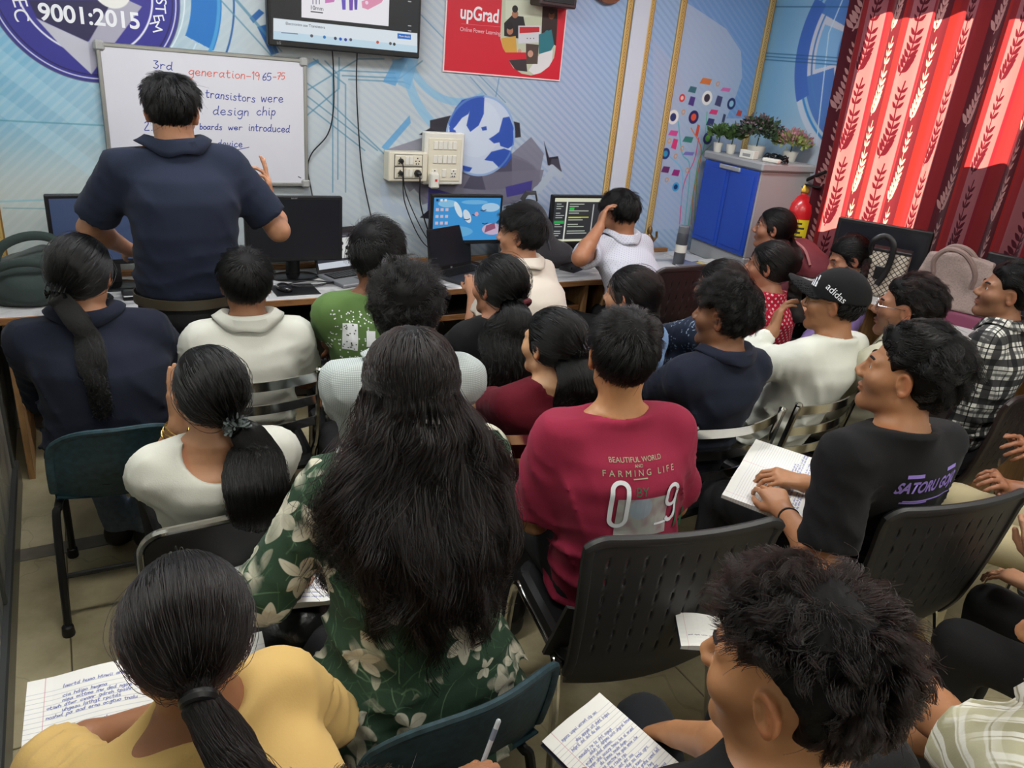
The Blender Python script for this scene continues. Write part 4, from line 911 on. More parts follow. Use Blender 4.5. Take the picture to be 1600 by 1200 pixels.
# flask, ornaments, books at the right end of the counter
q = at_z(1062, 408, DZ)
t = thing('water_flask', 'dark grey flask with a white band and clear lid on the right counter end', 'flask', (3.42, 3.72, DZ))
GF = mat('flask_grey', (88, 92, 98), .3, .4); MB().lathe([(.034, 0), (.037, .004), (.037, .085)], n=20).build('lower_body', GF, t); MB().lathe([(.0375, .085), (.0375, .135)], n=20).build('white_band', WHITEP, t); MB().lathe([(.037, .135), (.037, .2), (.034, .21)], n=20).build('upper_body', GF, t); MB().lathe([(.033, .21), (.035, .213), (.035, .25), (.03, .255)], n=20).build('lid', mat('flask_lid', (130, 134, 138), .25, .3), t)
t = thing('brass_ornament', 'small brown brass figurine standing by the front wall left of the flask', 'ornament', (3.27, 3.98, DZ)); BR = mat('aged_brass', (122, 92, 56), .4, .6)
MB().lathe([(.04, 0), (.042, .01), (.028, .02), (.02, .05), (.034, .075), (.03, .10), (.012, .12), (.018, .135), (.012, .155), (.002, .165)], n=14).build('figure', BR, t); MB().tube([(.03, 0, .07), (.06, 0, .10), (.055, 0, .13)], .008, 6).build('raised_arm', BR, t)
o = copy_tree(t, 'small brown brass figurine, the taller of two, nearer the flask', (3.37, 3.99, DZ)); o.scale = (1.1, 1.1, 1.2)
def book(x, y, z, rz, w, d, h, col, label, cat='book', nm='exercise_book'):
    t = thing(nm, label, cat, (x, y, z), rz)
    MB().box((-w / 2, -d / 2, .0), (w / 2, d / 2, .002), .0005).build('cover', mat('cover_%d_%d_%d' % col, col, .5), t); MB().box((-w / 2 + .002, -d / 2 + .003, .002), (w / 2 - .004, d / 2 - .003, h - .002)).build('pages', PAPER, t); MB().box((-w / 2, -d / 2, h - .002), (w / 2, d / 2, h), .0005).build('cover', mat('cover_%d_%d_%d' % col, col, .5), t)
    return t
book(3.60, 3.86, DZ, .2, .17, .24, .014, (196, 196, 196), 'pale grey exercise book lying closest to the blue cabinet')
book(3.47, 3.60, DZ, -.15, .20, .26, .012, (120, 124, 136), 'grey-blue folder lying in front of the flask', 'folder', 'folder')
book(3.68, 3.62, DZ, .35, .18, .24, .014, (206, 190, 92), 'yellow-edged exercise book below the blue cabinet')
book(3.69, 3.62, DZ + .014, .1, .17, .23, .010, (216, 214, 206), 'white exercise book lying on top of the yellow-edged one')
book(3.56, 3.68, DZ, .5, .15, .2, .010, (90, 110, 170), 'thin blue booklet half under the pale grey exercise book') 
# ------------------------------------------------------------------ blue-door cabinet and the plants on it
t = thing('storage_cabinet', 'grey plastic storage cabinet with two royal blue doors in the room corner', 'cabinet', (3.93, 3.70, DZ), math.radians(-5.5))
CG = mat('cabinet_grey', (156, 158, 160), .45); CB = mat('cabinet_blue', (32, 74, 180), .38)
MB().box((-.20, -.28, .0), (.20, .28, .10), .006).build('plinth', CG, t); MB().box((-.195, -.275, .10), (.20, .275, .64), .006).build('carcass', CG, t); MB().box((-.215, -.295, .64), (.215, .295, .69), .010).build('lid', CG, t)
for y0_, y1_ in ((-.268, -.003), (.003, .268)):
    d = MB().box((-.212, y0_, .11), (-.195, y1_, .635), .005).build('door', CB, t); MB().box((-.217, y0_ + .025, .14), (-.211, y1_ - .025, .60), .004).build('door_panel', CB, d)
MB().box((-.224, -.10, .605), (-.206, .10, .632), .006).build('latch_handle', CG, t)
CT = DZ + .69
def leaves(n, c, R, size, seed, up=.4):
    r = np.random.default_rng(seed); mb = MB()
    for i in range(n):
        d = r.normal(size=3); d /= np.linalg.norm(d); d[2] = abs(d[2]) * .9 - .1; p = np.array(c) + d * np.array(R) * r.uniform(.45, 1.0)
        o = d + r.normal(size=3) * .5 + (0, 0, up); o /= np.linalg.norm(o); s = np.cross(o, r.normal(size=3)); s /= np.linalg.norm(s); L = size * r.uniform(.6, 1.2); nrm = np.cross(o, s)
        mb.add([p, p + o * L * .5 + s * L * .28 + nrm * L * .06, p + o * L, p + o * L * .5 - s * L * .28 + nrm * L * .06], [(0, 1, 2), (0, 2, 3)])
    return mb
G1 = mat('leaf_green', (74, 104, 54), .6); G2 = mat('leaf_dark_green', (52, 74, 48), .6); PK = mat('flower_pink', (176, 122, 132), .6); PU = mat('flower_mauve', (112, 92, 100), .6); YG = mat('leaf_yellow_green', (136, 150, 80), .6)
def pot_plant(x, y, label, pr, ph, parts, pm_=WHITEP):
    t = thing('artificial_plant', label, 'potted plant', (x, y, CT)); MB().lathe([(pr * .7, 0), (pr * .75, .003), (pr, ph), (pr * .9, ph), (pr * .85, ph * .85)], n=16).build('pot', pm_, t)
    MB().tube([(0, 0, ph * .8), (.004, 0, ph + .05)], .004, 5).build('stem', G2, t)
    for nm, mb, m in parts:
        o = mb.build(nm, m, t); o['kind'] = 'stuff'
    return t
pot_plant(3.78, 3.93, 'small green plant in a white pot, leftmost on the grey cabinet', .032, .06, [('leaves', leaves(130, (0, 0, .10), (.06, .06, .07), .05, 1, .8), G1)])
pot_plant(3.82, 3.85, 'small green plant in a white pot, second from the left on the cabinet', .033, .06, [('leaves', leaves(130, (0, 0, .10), (.06, .06, .07), .05, 2, .8), G1)])
pot_plant(3.91, 3.72, 'large bushy mauve and dark green plant in the middle of the cabinet top', .06, .07, [('leaves', leaves(700, (0, 0, .14), (.15, .14, .13), .035, 3), G2), ('blossoms', leaves(420, (0, 0, .15), (.155, .145, .14), .025, 4), PU)])
pot_plant(4.05, 3.56, 'pink-flowered bushy plant at the right end of the cabinet top', .05, .06, [('leaves', leaves(340, (0, 0, .10), (.13, .11, .09), .035, 5), YG), ('blossoms', leaves(340, (0, 0, .12), (.13, .115, .09), .026, 6), PK)])
t = thing('white_carton', 'small white box on the cabinet front edge below the mauve plant', 'box', (3.775, 3.64, CT), .1); MB().box((-.025, -.055, 0), (.025, .055, .05), .003).build('carton', WHITEP, t); MB().box((-.0255, -.03, .012), (-.0245, .03, .03)).build('grey_print', GREYT, t)
t = thing('white_adapter', 'white rounded adapter lying at the right front of the cabinet top', 'adapter', (3.80, 3.47, CT), .2); MB().box((-.025, -.055, 0), (.025, .055, .024), .008).build('body', WHITEP, t); MB().tube([(.025, 0, .01), (.05, .02, .008), (.06, .06, .006)], .003, 5).build('lead', WHITEP, t)
P = [(3.86 + .05 * math.cos(a) + .012 * i * .1, 3.50 + .10 * math.sin(a * 1.1), CT + .008 + .016 * (i % 3)) for i, a in enumerate(np.linspace(0, 25, 44))]
cable('coiled black cable on the cabinet top beside the white adapter', P, .005)
# ------------------------------------------------------------------ fire extinguisher on the right wall
t = thing('fire_extinguisher', 'red fire extinguisher with yellow label hanging beside the red curtain', 'fire extinguisher', (4.085, 3.42, .79)); t.scale = (1.2, 1.2, 1.15)
RED = mat('extinguisher_red', (196, 26, 34), .3, coat=.4)
MB().lathe([(.07, 0), (.078, .01), (.08, .03), (.08, .32), (.072, .36), (.045, .395), (.026, .405), (.024, .42)], n=28).build('cylinder', RED, t)
MB().lathe([(.024, .418), (.03, .42), (.03, .435), (.02, .45), (.018, .46)], n=14).build('valve', mat('brass_valve', (190, 150, 60), .35, .7), t)
MB().box((-.012, -.10, .455), (.012, .03, .465), .002).build('lower_lever', BLACKM, t); MB().tube([(0, .03, .462), (0, -.03, .50), (0, -.11, .545)], .010, 7).build('upper_lever', BLACKM, t)
MB().tube(smooth_pts([(-.02, .0, .45), (-.06, .02, .43), (-.09, .03, .34), (-.085, .03, .2), (-.08, .03, .1)]), .011, 8).build('hose', mat('hose_grey', (70, 84, 110), .4), t)
m_ = MB()
def lab(u, v): a = math.radians(190 + 80 * u); return (.0812 * math.cos(a), .0812 * math.sin(a), .13 + .15 * v)
m_.grid(lab, 10, 1); l_ = m_.build('yellow_label', mat('label_yellow', (226, 206, 40), .5), t)
for i, v in enumerate((.85, .68, .52, .36, .2)):
    m_ = MB(); m_.grid(lambda u, w_, v=v, i=i: tuple(np.array(lab(.2 + u * (.6 if i % 2 else .45), v - .03 + w_ * .07)) * (1.004, 1.004, 1)), 6, 1); m_.build('label_print', DKT, l_)
MB().box((.078, -.03, .30), (.10, .03, .34), .003).build('wall_bracket', BLACKM, t)
# ------------------------------------------------------------------ curtain
def leaf_cloth():
    p = Pic(0, .56, 0, .44, .0016, (134, 36, 42))
    p.poly([(0, 0), (.17, 0), (.17, .44), (0, .44)], (84, 28, 38)); p.poly([(.28, 0), (.45, 0), (.45, .44), (.28, .44)], (150, 88, 96)); p.poly([(.17, 0), (.205, 0), (.205, .44), (.17, .44)], (150, 36, 36)); p.poly([(.45, 0), (.47, 0), (.47, .44), (.45, .44)], (128, 30, 44))
    def sprig(cx, y0, col):
        for oy in (-.44, 0, .44):
            b = np.array([(cx - .03, y0 + oy - .01), (cx - .005, y0 + oy + .05), (cx + .01, y0 + oy + .15), (cx + .005, y0 + oy + .28), (cx + .02, y0 + oy + .40)]); b = smooth_pts(b, 6); p.line(b, .009, col)
            n = 10
            for i in range(n):
                t_ = .08 + i / n * .9; k = int(t_ * (len(b) - 1)); o = b[k]; L = .078 * (1 - .45 * t_)
                for s in (-1, 1):
                    a = math.radians(90 - s * 48); e = o + np.array((math.cos(a), math.sin(a))) * L; mid = (o + e) / 2 + np.array((s * .0, -.004)); nn = np.array((-math.sin(a), math.cos(a))) * L * .19
                    p.poly(smooth_pts([o, mid + nn, e, mid - nn, o], 4), col)
    sprig(.085, .02, (190, 142, 138)); sprig(.365, .24, (74, 18, 30))
    return p.a
cm = image_mat('leaf_curtain_cloth', leaf_cloth(), .8, box=None, sheen=.2, transl=.45, spec=.2)
t = thing('leaf_curtain', 'red and maroon curtain with leaf sprigs, sunlit from behind, hanging over the window', 'curtain', (4.08, 2.3, 0))
NU, NV = 300, 12; V = []; UV = []
s_ = 0; ly = None
for j in range(NV + 1):
    v = j / NV; z = .40 + v * 2.32
    for i in range(NU + 1):
        u = i / NU; y = 3.40 - u * 2.5 - .0 ; a = u * 2 * math.pi * 12 + .9 * math.sin(u * 23) + .25 * math.sin(v * 3 + u * 9)
        am = .026 * (.75 + .25 * v) * (1 + .35 * math.sin(u * 31))
        yy = y - (1 - v) * .10 * max(0, 1 - u * 4) + .012 * math.cos(a * 1.0)
        V.append((am * math.sin(a) - .012 * math.sin(a * 2 + 1) + .0, yy - 2.3, z)); UV.append((u * 2.5 / .285, z / .44))
Fq = [(j * (NU + 1) + i, j * (NU + 1) + i + 1, (j + 1) * (NU + 1) + i + 1, (j + 1) * (NU + 1) + i) for j in range(NV) for i in range(NU)]
o = link_mesh('cloth', np_mesh('cloth', V, Fq, True, uv=UV), cm, t)
t = thing('curtain_rod', 'steel curtain rod above the red leaf curtain', 'curtain rod', (4.08, 2.3, 2.74)); MB().tube([(0, -1.5, 0), (0, 1.2, 0)], .013, 8).build('rod', CHROME, t)
for y in (-1.45, 1.15): MB().box((-.01, y - .012, -.012), (WALL_X + .006 - 4.08, y + .012, .012)).build('bracket', CHROME, t)
# ------------------------------------------------------------------ things on the side counter
t = thing('spare_monitor', 'black switched-off monitor standing behind the lattice handbag before the curtain', 'monitor', (3.98, 2.72, SZ), math.radians(-62))
MB().box((-.25, -.02, .03), (.25, .015, .36), .006).build('casing', BLACK, t); screen_quad(.46, .29, -.0208, .05, SCR_OFF, t); MB().box((-.12, -.06, 0), (.12, .06, .012), .004).build('base', BLACK, t); MB().box((-.03, .0, .01), (.03, .02, .1), .004).build('neck', BLACK, t)
t = thing('spare_monitor', 'second black monitor at the far right, behind the checked-shirt man\'s head', 'monitor', (4.00, 1.86, SZ), math.radians(-75)); MB().box((-.25, -.02, .03), (.25, .015, .36), .006).build('casing', BLACK, t); screen_quad(.46, .29, -.0208, .05, SCR_OFF, t); MB().box((-.12, -.06, 0), (.12, .06, .012), .004).build('base', BLACK, t); MB().box((-.03, .0, .01), (.03, .02, .1), .004).build('neck', BLACK, t)
def lattice():
    p = Pic(0, .06, 0, .06, .001, (206, 196, 178))
    for o_ in (-.06, -.03, 0, .03, .06): p.line([(o_, 0), (o_ + .06, .06)], .004, (70, 62, 60)); p.line([(o_ + .06, 0), (o_, .06)], .004, (70, 62, 60))
    return p.a
t = thing('lattice_handbag', 'beige handbag with dark lattice pattern and black strap on the side counter', 'handbag', (3.84, 2.60, SZ), math.radians(-60))
LB = image_mat('lattice_leather', lattice(), .5, box=.06); 
blob('bag_body', lambda P: rbox(P, (0, 0, .13), (.145, .05 , .13), .02) + .0025 * wob(P, 20, 2), (-.17, -.08, -.01), (.17, .08, .28), .010, LB, t)
BL = mat('black_leather', (24, 22, 24), .4); MB().tube(smooth_pts([(-.06, -.05, .22), (-.05, -.07, .30), (.0, -.06, .33), (.05, -.07, .29), (.05, -.065, .16), (.02, -.07, .07)]), .012, 8, flat=(1.3, .5)).build('strap', BL, t)
MB().box((-.01, -.062, .10), (.045, -.05, .17), .004).build('buckle_tab', BL, t); MB().box((-.15, -.055, .245), (.15, .055, .262), .006).build('zip_rim', BL, t)
t = thing('tote_bag', 'taupe woven tote bag with thick rope handles and plum base on the side counter', 'tote bag', (3.84, 2.17, SZ), math.radians(-68))
TP = mat('taupe_weave', (150, 132, 126), .9, noise=.15, nscale=150, bump=.3, bscale=150); PL = mat('plum_leather', (112, 44, 74), .5)
def tote(P):
    k = np.clip(P[:, 2] / .30, 0, 1); a = .21 - .07 * k; b = .075 - .05 * k
    d = np.maximum(np.abs(P[:, 0]) - a, np.abs(P[:, 1]) - b); d = np.maximum(d, np.maximum(-P[:, 2], P[:, 2] - .30 - .02 * np.cos(P[:, 0] * 9)))
    return d * .8 + .008 * wob(P, 16, 4) - .012
blob('bag_body', lambda P: smax(tote(P), .06 - P[:, 2], .01), (-.26, -.12, -.02), (.26, .12, .36), .011, TP, t); blob('plum_base', lambda P: smax(tote(P) - .002, P[:, 2] - .062, .004), (-.26, -.12, -.02), (.26, .12, .36), .011, PL, t)
for y_ in (-.075, .05): MB().tube(smooth_pts([(-.09, y_, .22), (-.10, y_ - .02, .30), (-.05, y_ - .04, .36), (.03, y_ - .05, .35), (.09, y_ - .03, .27), (.09, y_, .19)]), .013, 8).build('rope_handle', mat('rope_taupe', (138, 116, 110), .8, bump=.5, bscale=200), t)
t = thing('maroon_cloth_bag', 'dull maroon cloth bag slumped at the far end of the side counter', 'bag', (3.80, 3.10, SZ)); blob('bag_body', lambda P: smax(smin(ell(P, (0, 0, .07), (.13, .17, .12)), ell(P, (.02, -.1, .05), (.12, .14, .08)), .05) + .010 * wob(P, 24, 12, 2), -P[:, 2], .01), (-.2, -.3, -.02), (.2, .24, .24), .012, mat('maroon_cloth', (112, 44, 52), .85, bump=.3, bscale=60), t); MB().tube(smooth_pts([(-.09, .08, .12), (-.12, .0, .19), (-.10, -.1, .16), (-.09, -.16, .08)]), .008, 6).build('piping', mat('pink_piping', (170, 110, 110), .7), t)
q = at_z(1520, 503, SZ)
t = thing('loose_sheet', 'white sheet of paper lying on the side counter under a dark phone', 'paper', (q[0], q[1], SZ), .3); MB().box((-.10, -.14, 0), (.10, .14, .0015)).build('sheet', PAPER, t); MB().box((-.07, .1, .0015), (.07, .11, .0018)).build('printed_line', GREYT, t)
t = thing('smartphone', 'dark phone lying on the white sheet on the side counter', 'phone', (q[0], q[1] - .01, SZ + .002), 1.1); MB().box((-.036, -.076, 0), (.036, .076, .009), .004).build('case', BLACK, t); MB().box((-.032, -.07, .009), (.032, .07, .0095)).build('glass', BLACKG, t)
# ------------------------------------------------------------------ chairs (origin on the floor under the seat, facing +y)
TEAL = mat('teal_plastic', (44, 68, 76), .5, noise=.35, nscale=50, spec=.4)
VINYL = mat('black_vinyl', (26, 26, 28), .45, bump=.08, bscale=200)
PERF = mat('charcoal_polypropylene', (42, 42, 43), .5, spec=.45)
PERFB = mat('brown_black_polypropylene', (44, 34, 33), .45, spec=.5)
def rrect(w, h, r, n=5):
    o = []
    for cx, cy, a0 in ((w / 2 - r, h / 2 - r, 0), (-w / 2 + r, h / 2 - r, 90), (-w / 2 + r, -h / 2 + r, 180), (w / 2 - r, -h / 2 + r, 270)):
        for i in range(n + 1): a = math.radians(a0 + 90 * i / n); o.append((cx + r * math.cos(a), cy + r * math.sin(a)))
    return o
def cushion(mb, w, d, z0, z1, r=.05, yc=0):
    rings = [(0.0, z0), (-.0, z0 + .004), (.008, (z0 + z1) / 2), (0, z1 - .006), (-.02, z1)]; pts = []
    for off, z in rings: pts.append([(x, y + yc, z) for x, y in rrect(w + 2 * off, d + 2 * off, r)])
    n = len(pts[0]); V = [p for q in pts for p in q]; F = [(i * n + k, i * n + (k + 1) % n, (i + 1) * n + (k + 1) % n, (i + 1) * n + k) for i in range(len(pts) - 1) for k in range(n)]
    F += [tuple(range(n))[::-1], tuple((len(pts) - 1) * n + k for k in range(n))]; return mb.add(V, F, False)
def chair_slat(label, x, y, rz, zt=.80, group=None):
    """chrome tube chair with three flat chrome back bands"""
    t = thing('banded_chair', label, 'chair', (x, y, 0), rz, group); W = .215
    cushion(MB(), .42, .40, .415, .455).build('seat', VINYL, t)
    for s in (-1, 1):
        MB().tube(smooth_pts([(s * .20, .20, .0), (s * .20, .18, .40), (s * .20, .14, .425)]), .0125, 8).build('leg', CHROME, t)
        MB().tube(smooth_pts([(s * .20, -.24, .0), (s * .205, -.17, .42), (s * W, -.20, .55), (s * W, -.245, zt + .015)]), .0125, 8).build('leg', CHROME, t)
        MB().tube([(s * .20, -.18, .41), (s * .20, .16, .41)], .011, 8).build('side_rail', CHROME, t)
        MB().lathe([(.0145, 0), (.0155, .006), (.010, .013)], c=(s * W, -.245, zt + .012), n=10).build('end_cap', CHROME, t)
    for k, z in enumerate((zt - .012, zt - .105, zt - .195)):
        yb = -.2 - .045 * (z - .55) / (zt - .54)
        MB().grid(lambda u, v: (-W + 2 * W * u, yb - .045 * math.sin(math.pi * u), z - .017 + .034 * v), 14, 2, thick=lambda u, v: (0, .006, 0)).build('back_band', CHROME, t)
    MB().tube([(-.20, -.20, .24), (.20, -.20, .24)], .009, 8).build('cross_bar', CHROME, t)
    return t
def chair_pad(label, x, y, rz, zt=.80, group=None, hb=.26, W=.22, rim=True):
    """black padded panel back edged with a chrome tube"""
    t = thing('panel_chair', label, 'chair', (x, y, 0), rz, group)
    cushion(MB(), .43, .41, .41, .455).build('seat', VINYL, t)
    def yb(x_, z): return -.22 - .10 * (z - (zt - hb)) / hb * .45 - .03 * (1 - (x_ / W) ** 2)
    o = rrect(2 * W, hb, .06, 6); n = len(o); m_ = MB(); ctr = zt - hb / 2
    V = [(a, yb(a, b + ctr) - .012, b + ctr) for a, b in o] + [(a, yb(a, b + ctr) + .012, b + ctr) for a, b in o]
    V += [(a * .55, yb(a * .55, b * .55 + ctr) - .014, b * .55 + ctr) for a, b in o] + [(a * .55, yb(a * .55, b * .55 + ctr) + .022, b * .55 + ctr) for a, b in o]
    F = [(i, (i + 1) % n, n + (i + 1) % n, n + i) for i in range(n)] + [(i, 2 * n + i, 2 * n + (i + 1) % n, (i + 1) % n) for i in range(n)] + [(n + i, n + (i + 1) % n, 3 * n + (i + 1) % n, 3 * n + i) for i in range(n)]
    F += [tuple(range(2 * n, 3 * n)), tuple(range(3 * n, 4 * n))[::-1]]; m_.add(V, F, True); m_.build('backrest', VINYL, t)
    for sx in (-1, 1): MB().lathe([(.009, 0), (.008, .003), (.003, .004)], M=Matrix.Translation((sx * W * .78, yb(W * .78, ctr + hb * .18) - .012, ctr + hb * .18)) @ Matrix.Rotation(math.pi / 2, 4, 'X'), n=10).build('rivet', CHROME, t)
    if rim:
        q = [(a * 1.025, yb(a, b + ctr), b * 1.04 + ctr) for a, b in o if b > -hb * .30]
        i0 = min(range(len(q)), key=lambda i: (q[i][2], -q[i][0])); q = sorted(q, key=lambda p: math.atan2(p[0], p[2] - ctr))
        q = [(-W, -.20, .45)] + q + [(W, -.20, .45)]
        MB().tube(q, .011, 8).build('back_tube', CHROME, t)
    for s in (-1, 1):
        MB().tube([(s * .20, .19, 0), (s * .20, .17, .42)], .012, 8).build('leg', CHROME, t); MB().tube([(s * .205, -.24, 0), (s * .21, -.19, .46)], .012, 8).build('leg', CHROME, t)
        MB().tube([(s * .20, -.18, .405), (s * .20, .17, .405)], .011, 8).build('side_rail', CHROME, t)
    return t
def chair_shell(label, x, y, rz, zt=.78, group=None, W=.23):
    """one-piece moulded plastic shell on black bent legs"""
    t = thing('shell_chair', label, 'chair', (x, y, 0), rz, group)
    def fn(u, v):
        a = (u - .5) * 2
        if v < .5:
            k = v / .5; w = W * (.92 + .06 * k); yy = .22 - .42 * k; z = .455 - .02 * math.sin(math.pi * k) + .02 * a * a * k - .03 * max(0, .15 - k) / .15
            return (a * w, yy, z)
        k = (v - .5) / .5; w = W * (1 - .10 * k ** 3); top = math.sqrt(max(0, 1 - .38 * abs(a) ** 3.0)) if k > .6 else 1
        z = .455 + (zt - .455) * k * (1 - (1 - top) * max(0, (k - .6) / .4)); bend = .06 * (1 - k) ** 2
        return (a * w, -.20 - .07 * k + bend * .5 + .07 * a * a * (.4 + .6 * k), z)
    m_ = MB().grid(fn, 18, 26, thick=lambda u, v: (0, -.004 if v > .5 else 0, -.005 if v <= .5 else 0)); m_.build('shell', TEAL, t)
    rim = [fn(u / 20, 1.0) for u in range(21)]; rim = [fn(0, .55 + .45 * i / 8) for i in range(8)] + rim + [fn(1, 1 - .45 * i / 8) for i in range(1, 9)]
    MB().tube([(p[0], p[1] - .004, p[2]) for p in rim], .0105, 8, flat=(1.3, .9)).build('rolled_edge', TEAL, t)
    for s in (-1, 1):
        MB().tube(smooth_pts([(s * .205, .20, .0), (s * .20, .17, .40), (s * .19, .12, .435), (s * .19, -.13, .435)], 5), .0125, 8).build('leg', BLACKM, t)
        MB().tube(smooth_pts([(s * .215, -.26, .0), (s * .205, -.185, .38), (s * .195, -.16, .43), (s * .19, -.08, .435)], 5), .0125, 8).build('leg', BLACKM, t)
        for yy in (.20, -.26): MB().lathe([(.019, 0), (.020, .004), (.018, .035), (.013, .04)], c=(s * (.205 if yy > 0 else .215), yy, 0), n=12).build('rubber_foot', BLACK, t)
    MB().tube([(-.208, -.215, .20), (.208, -.215, .20)], .009, 8).build('cross_bar', BLACKM, t)
    return t
def chair_perf(label, x, y, rz, zt=.90, m=None, group=None, W=.25, holes=True):
    """office visitor chair: slotted moulded back, curved under, on a chrome frame"""
    m = m or PERF; t = thing('slotted_office_chair', label, 'chair', (x, y, 0), rz, group)
    cushion(MB(), .45, .43, .42, .475, .07, .03).build('seat', VINYL, t); z0 = .335
    def S(u, v):
        a = (u - .5) * 2; w = W * (.86 + .17 * v - .55 * max(0, .22 - v) ** 1.3); cr = max(0, abs(a) - .82) / .18; zz = z0 + (zt - z0) * v
        if v > .9: zz -= .020 * cr ** 2 * ((v - .9) / .1)
        y_ = -.205 - .10 * v + .030 * a * a + .10 * max(0, .30 - v) ** 1.6 * 3.4 + (.035 * math.sin(math.pi * min(1, v * 1.1)) * -.4)
        return Vector((a * w, y_, zz))
    nu, nv = 88, 40; V = [S(i / nu, j / nv) for j in range(nv + 1) for i in range(nu + 1)]; F = []
    rows = [34, 30, 26, 22, 18, 14]
    for j in range(nv):
        for i in range(nu):
            if holes and any(r_ <= j <= r_ + 1 for r_ in rows) and 8 <= i <= nu - 9 and i % 8 == 0: continue
            b = j * (nu + 1) + i; F.append((b, b + 1, b + nu + 2, b + nu + 1))
    mb = MB(); mb.add(V, F, True); o = mb.build('backrest', m, t); sm_ = o.modifiers.new('thickness', 'SOLIDIFY'); sm_.thickness = .011; sm_.offset = 0
    rim = [S(i / nu, 1) for i in range(nu + 1)]; rim = [S(0, j / nv) for j in range(6, nv)] + rim + [S(1, j / nv) for j in range(nv - 1, 5, -1)]
    MB().tube([p + Vector((0, -.002, 0)) for p in rim], .013, 8, flat=(1, 1.15)).build('rim', m, t)
    for s in (-1, 1):
        MB().grid(lambda u, v: (s * (W * .80 + .055 * u * (1 - .4 * v)), -.175 + .06 * (1 - v) + .02 * u, .42 + .20 * v), 5, 6, thick=lambda u, v: (0, -.012, 0)).build('side_bracket', m, t)
        for z in (.47, .545): MB().lathe([(.011, 0), (.012, .003), (.009, .005)], M=Matrix.Translation((s * (W * .80 + .028), -.165 + .06 * (1 - (z - .42) / .2), z)) @ Matrix.Rotation(math.pi / 2, 4, 'X'), n=12).build('bolt', BLACKM, t)
        MB().tube(smooth_pts([(s * .24, .23, .012), (s * .235, .20, .40), (s * .225, .10, .425), (s * .225, -.16, .425)], 5), .013, 8).build('leg', CHROME, t)
        MB().tube(smooth_pts([(s * .25, -.25, .012), (s * .235, -.16, .38), (s * .225, -.10, .425)], 5), .013, 8).build('leg', CHROME, t)
    return t
# ------------------------------------------------------------------ people
def skin_mat():
    m = bpy.data.materials.new('skin'); k = NT(m); b = k.b
    at = k.n('ShaderNodeAttribute', attribute_name='tint'); tc = k.n('ShaderNodeTexCoord'); no = k.n('ShaderNodeTexNoise'); no.inputs['Scale'].default_value = 45; no.inputs['Detail'].default_value = 4
    k.l(tc.outputs['Object'], no.inputs['Vector']); mr_ = k.n('ShaderNodeMapRange'); mr_.inputs[3].default_value = .88; mr_.inputs[4].default_value = 1.1; k.l(no.outputs[0], mr_.inputs[0])
    mx = k.n('ShaderNodeMix', data_type='RGBA', blend_type='MULTIPLY'); mx.inputs[0].default_value = 1; k.l(at.outputs['Color'], mx.inputs[6]); k.l(mr_.outputs[0], mx.inputs[7]); k.l(mx.outputs[2], b.inputs['Base Color'])
    b.inputs['Roughness'].default_value = .48; b.inputs['Specular IOR Level'].default_value = .4
    b.inputs['Subsurface Weight'].default_value = .0
    bp = k.n('ShaderNodeBump'); bp.inputs['Strength'].default_value = .06; bp.inputs['Distance'].default_value = .002; n2 = k.n('ShaderNodeTexNoise'); n2.inputs['Scale'].default_value = 350; k.l(tc.outputs['Object'], n2.inputs['Vector']); k.l(n2.outputs[0], bp.inputs['Height']); k.l(bp.outputs[0], b.inputs['Normal'])
    return m
SKIN = skin_mat()
def hair_mats(name, mel, red, rough=.34):
    m = bpy.data.materials.new(name); m.use_nodes = True; nt = m.node_tree; nt.nodes.remove(nt.nodes['Principled BSDF'])
    h = nt.nodes.new('ShaderNodeBsdfHairPrincipled'); h.parametrization = 'MELANIN'
    for k_, v in (('IOR', 1.45), ('Melanin', mel), ('Melanin Redness', red), ('Roughness', rough), ('Radial Roughness', .4), ('Random Roughness', .2), ('Random Color', .0)):
        if k_ in h.inputs: h.inputs[k_].default_value = v
    nt.links.new(h.outputs[0], nt.nodes['Material Output'].inputs[0])
    return m
HAIR = hair_mats('black_hair_strand', .996, .3, .26); HAIRB = hair_mats('brown_black_hair_strand', .965, .5, .28)
HCAP = mat('black_hair_mass', (9, 8, 8), .6, spec=.15, bump=.5, bscale=90)
EYEW = mat('eye_white', (206, 200, 192), .2); IRIS = mat('iris_dark', (26, 16, 12), .12); BROW = mat('brow_hair', (24, 18, 16), .7)
JEAN = mat('dark_denim', (34, 38, 50), .85, bump=.25, bscale=300, noise=.15, nscale=60); BLKT = mat('black_trouser_cloth', (22, 22, 25), .85, bump=.15, bscale=200)
SHOE = mat('dark_shoe', (40, 38, 38), .6); SOLE = mat('tan_sole', (120, 112, 84), .7)
C0 = A3(0, -.012, .025)
def hz(y):   # hairline height in the head frame, from nape to forehead
    return np.interp(y, [-.13, -.085, -.055, -.03, -.012, .012, .024, .034, .05, .068, .086, .1], [-.082, -.082, -.068, -.045, -.004, .004, -.022, .012, .048, .060, .068, .075])
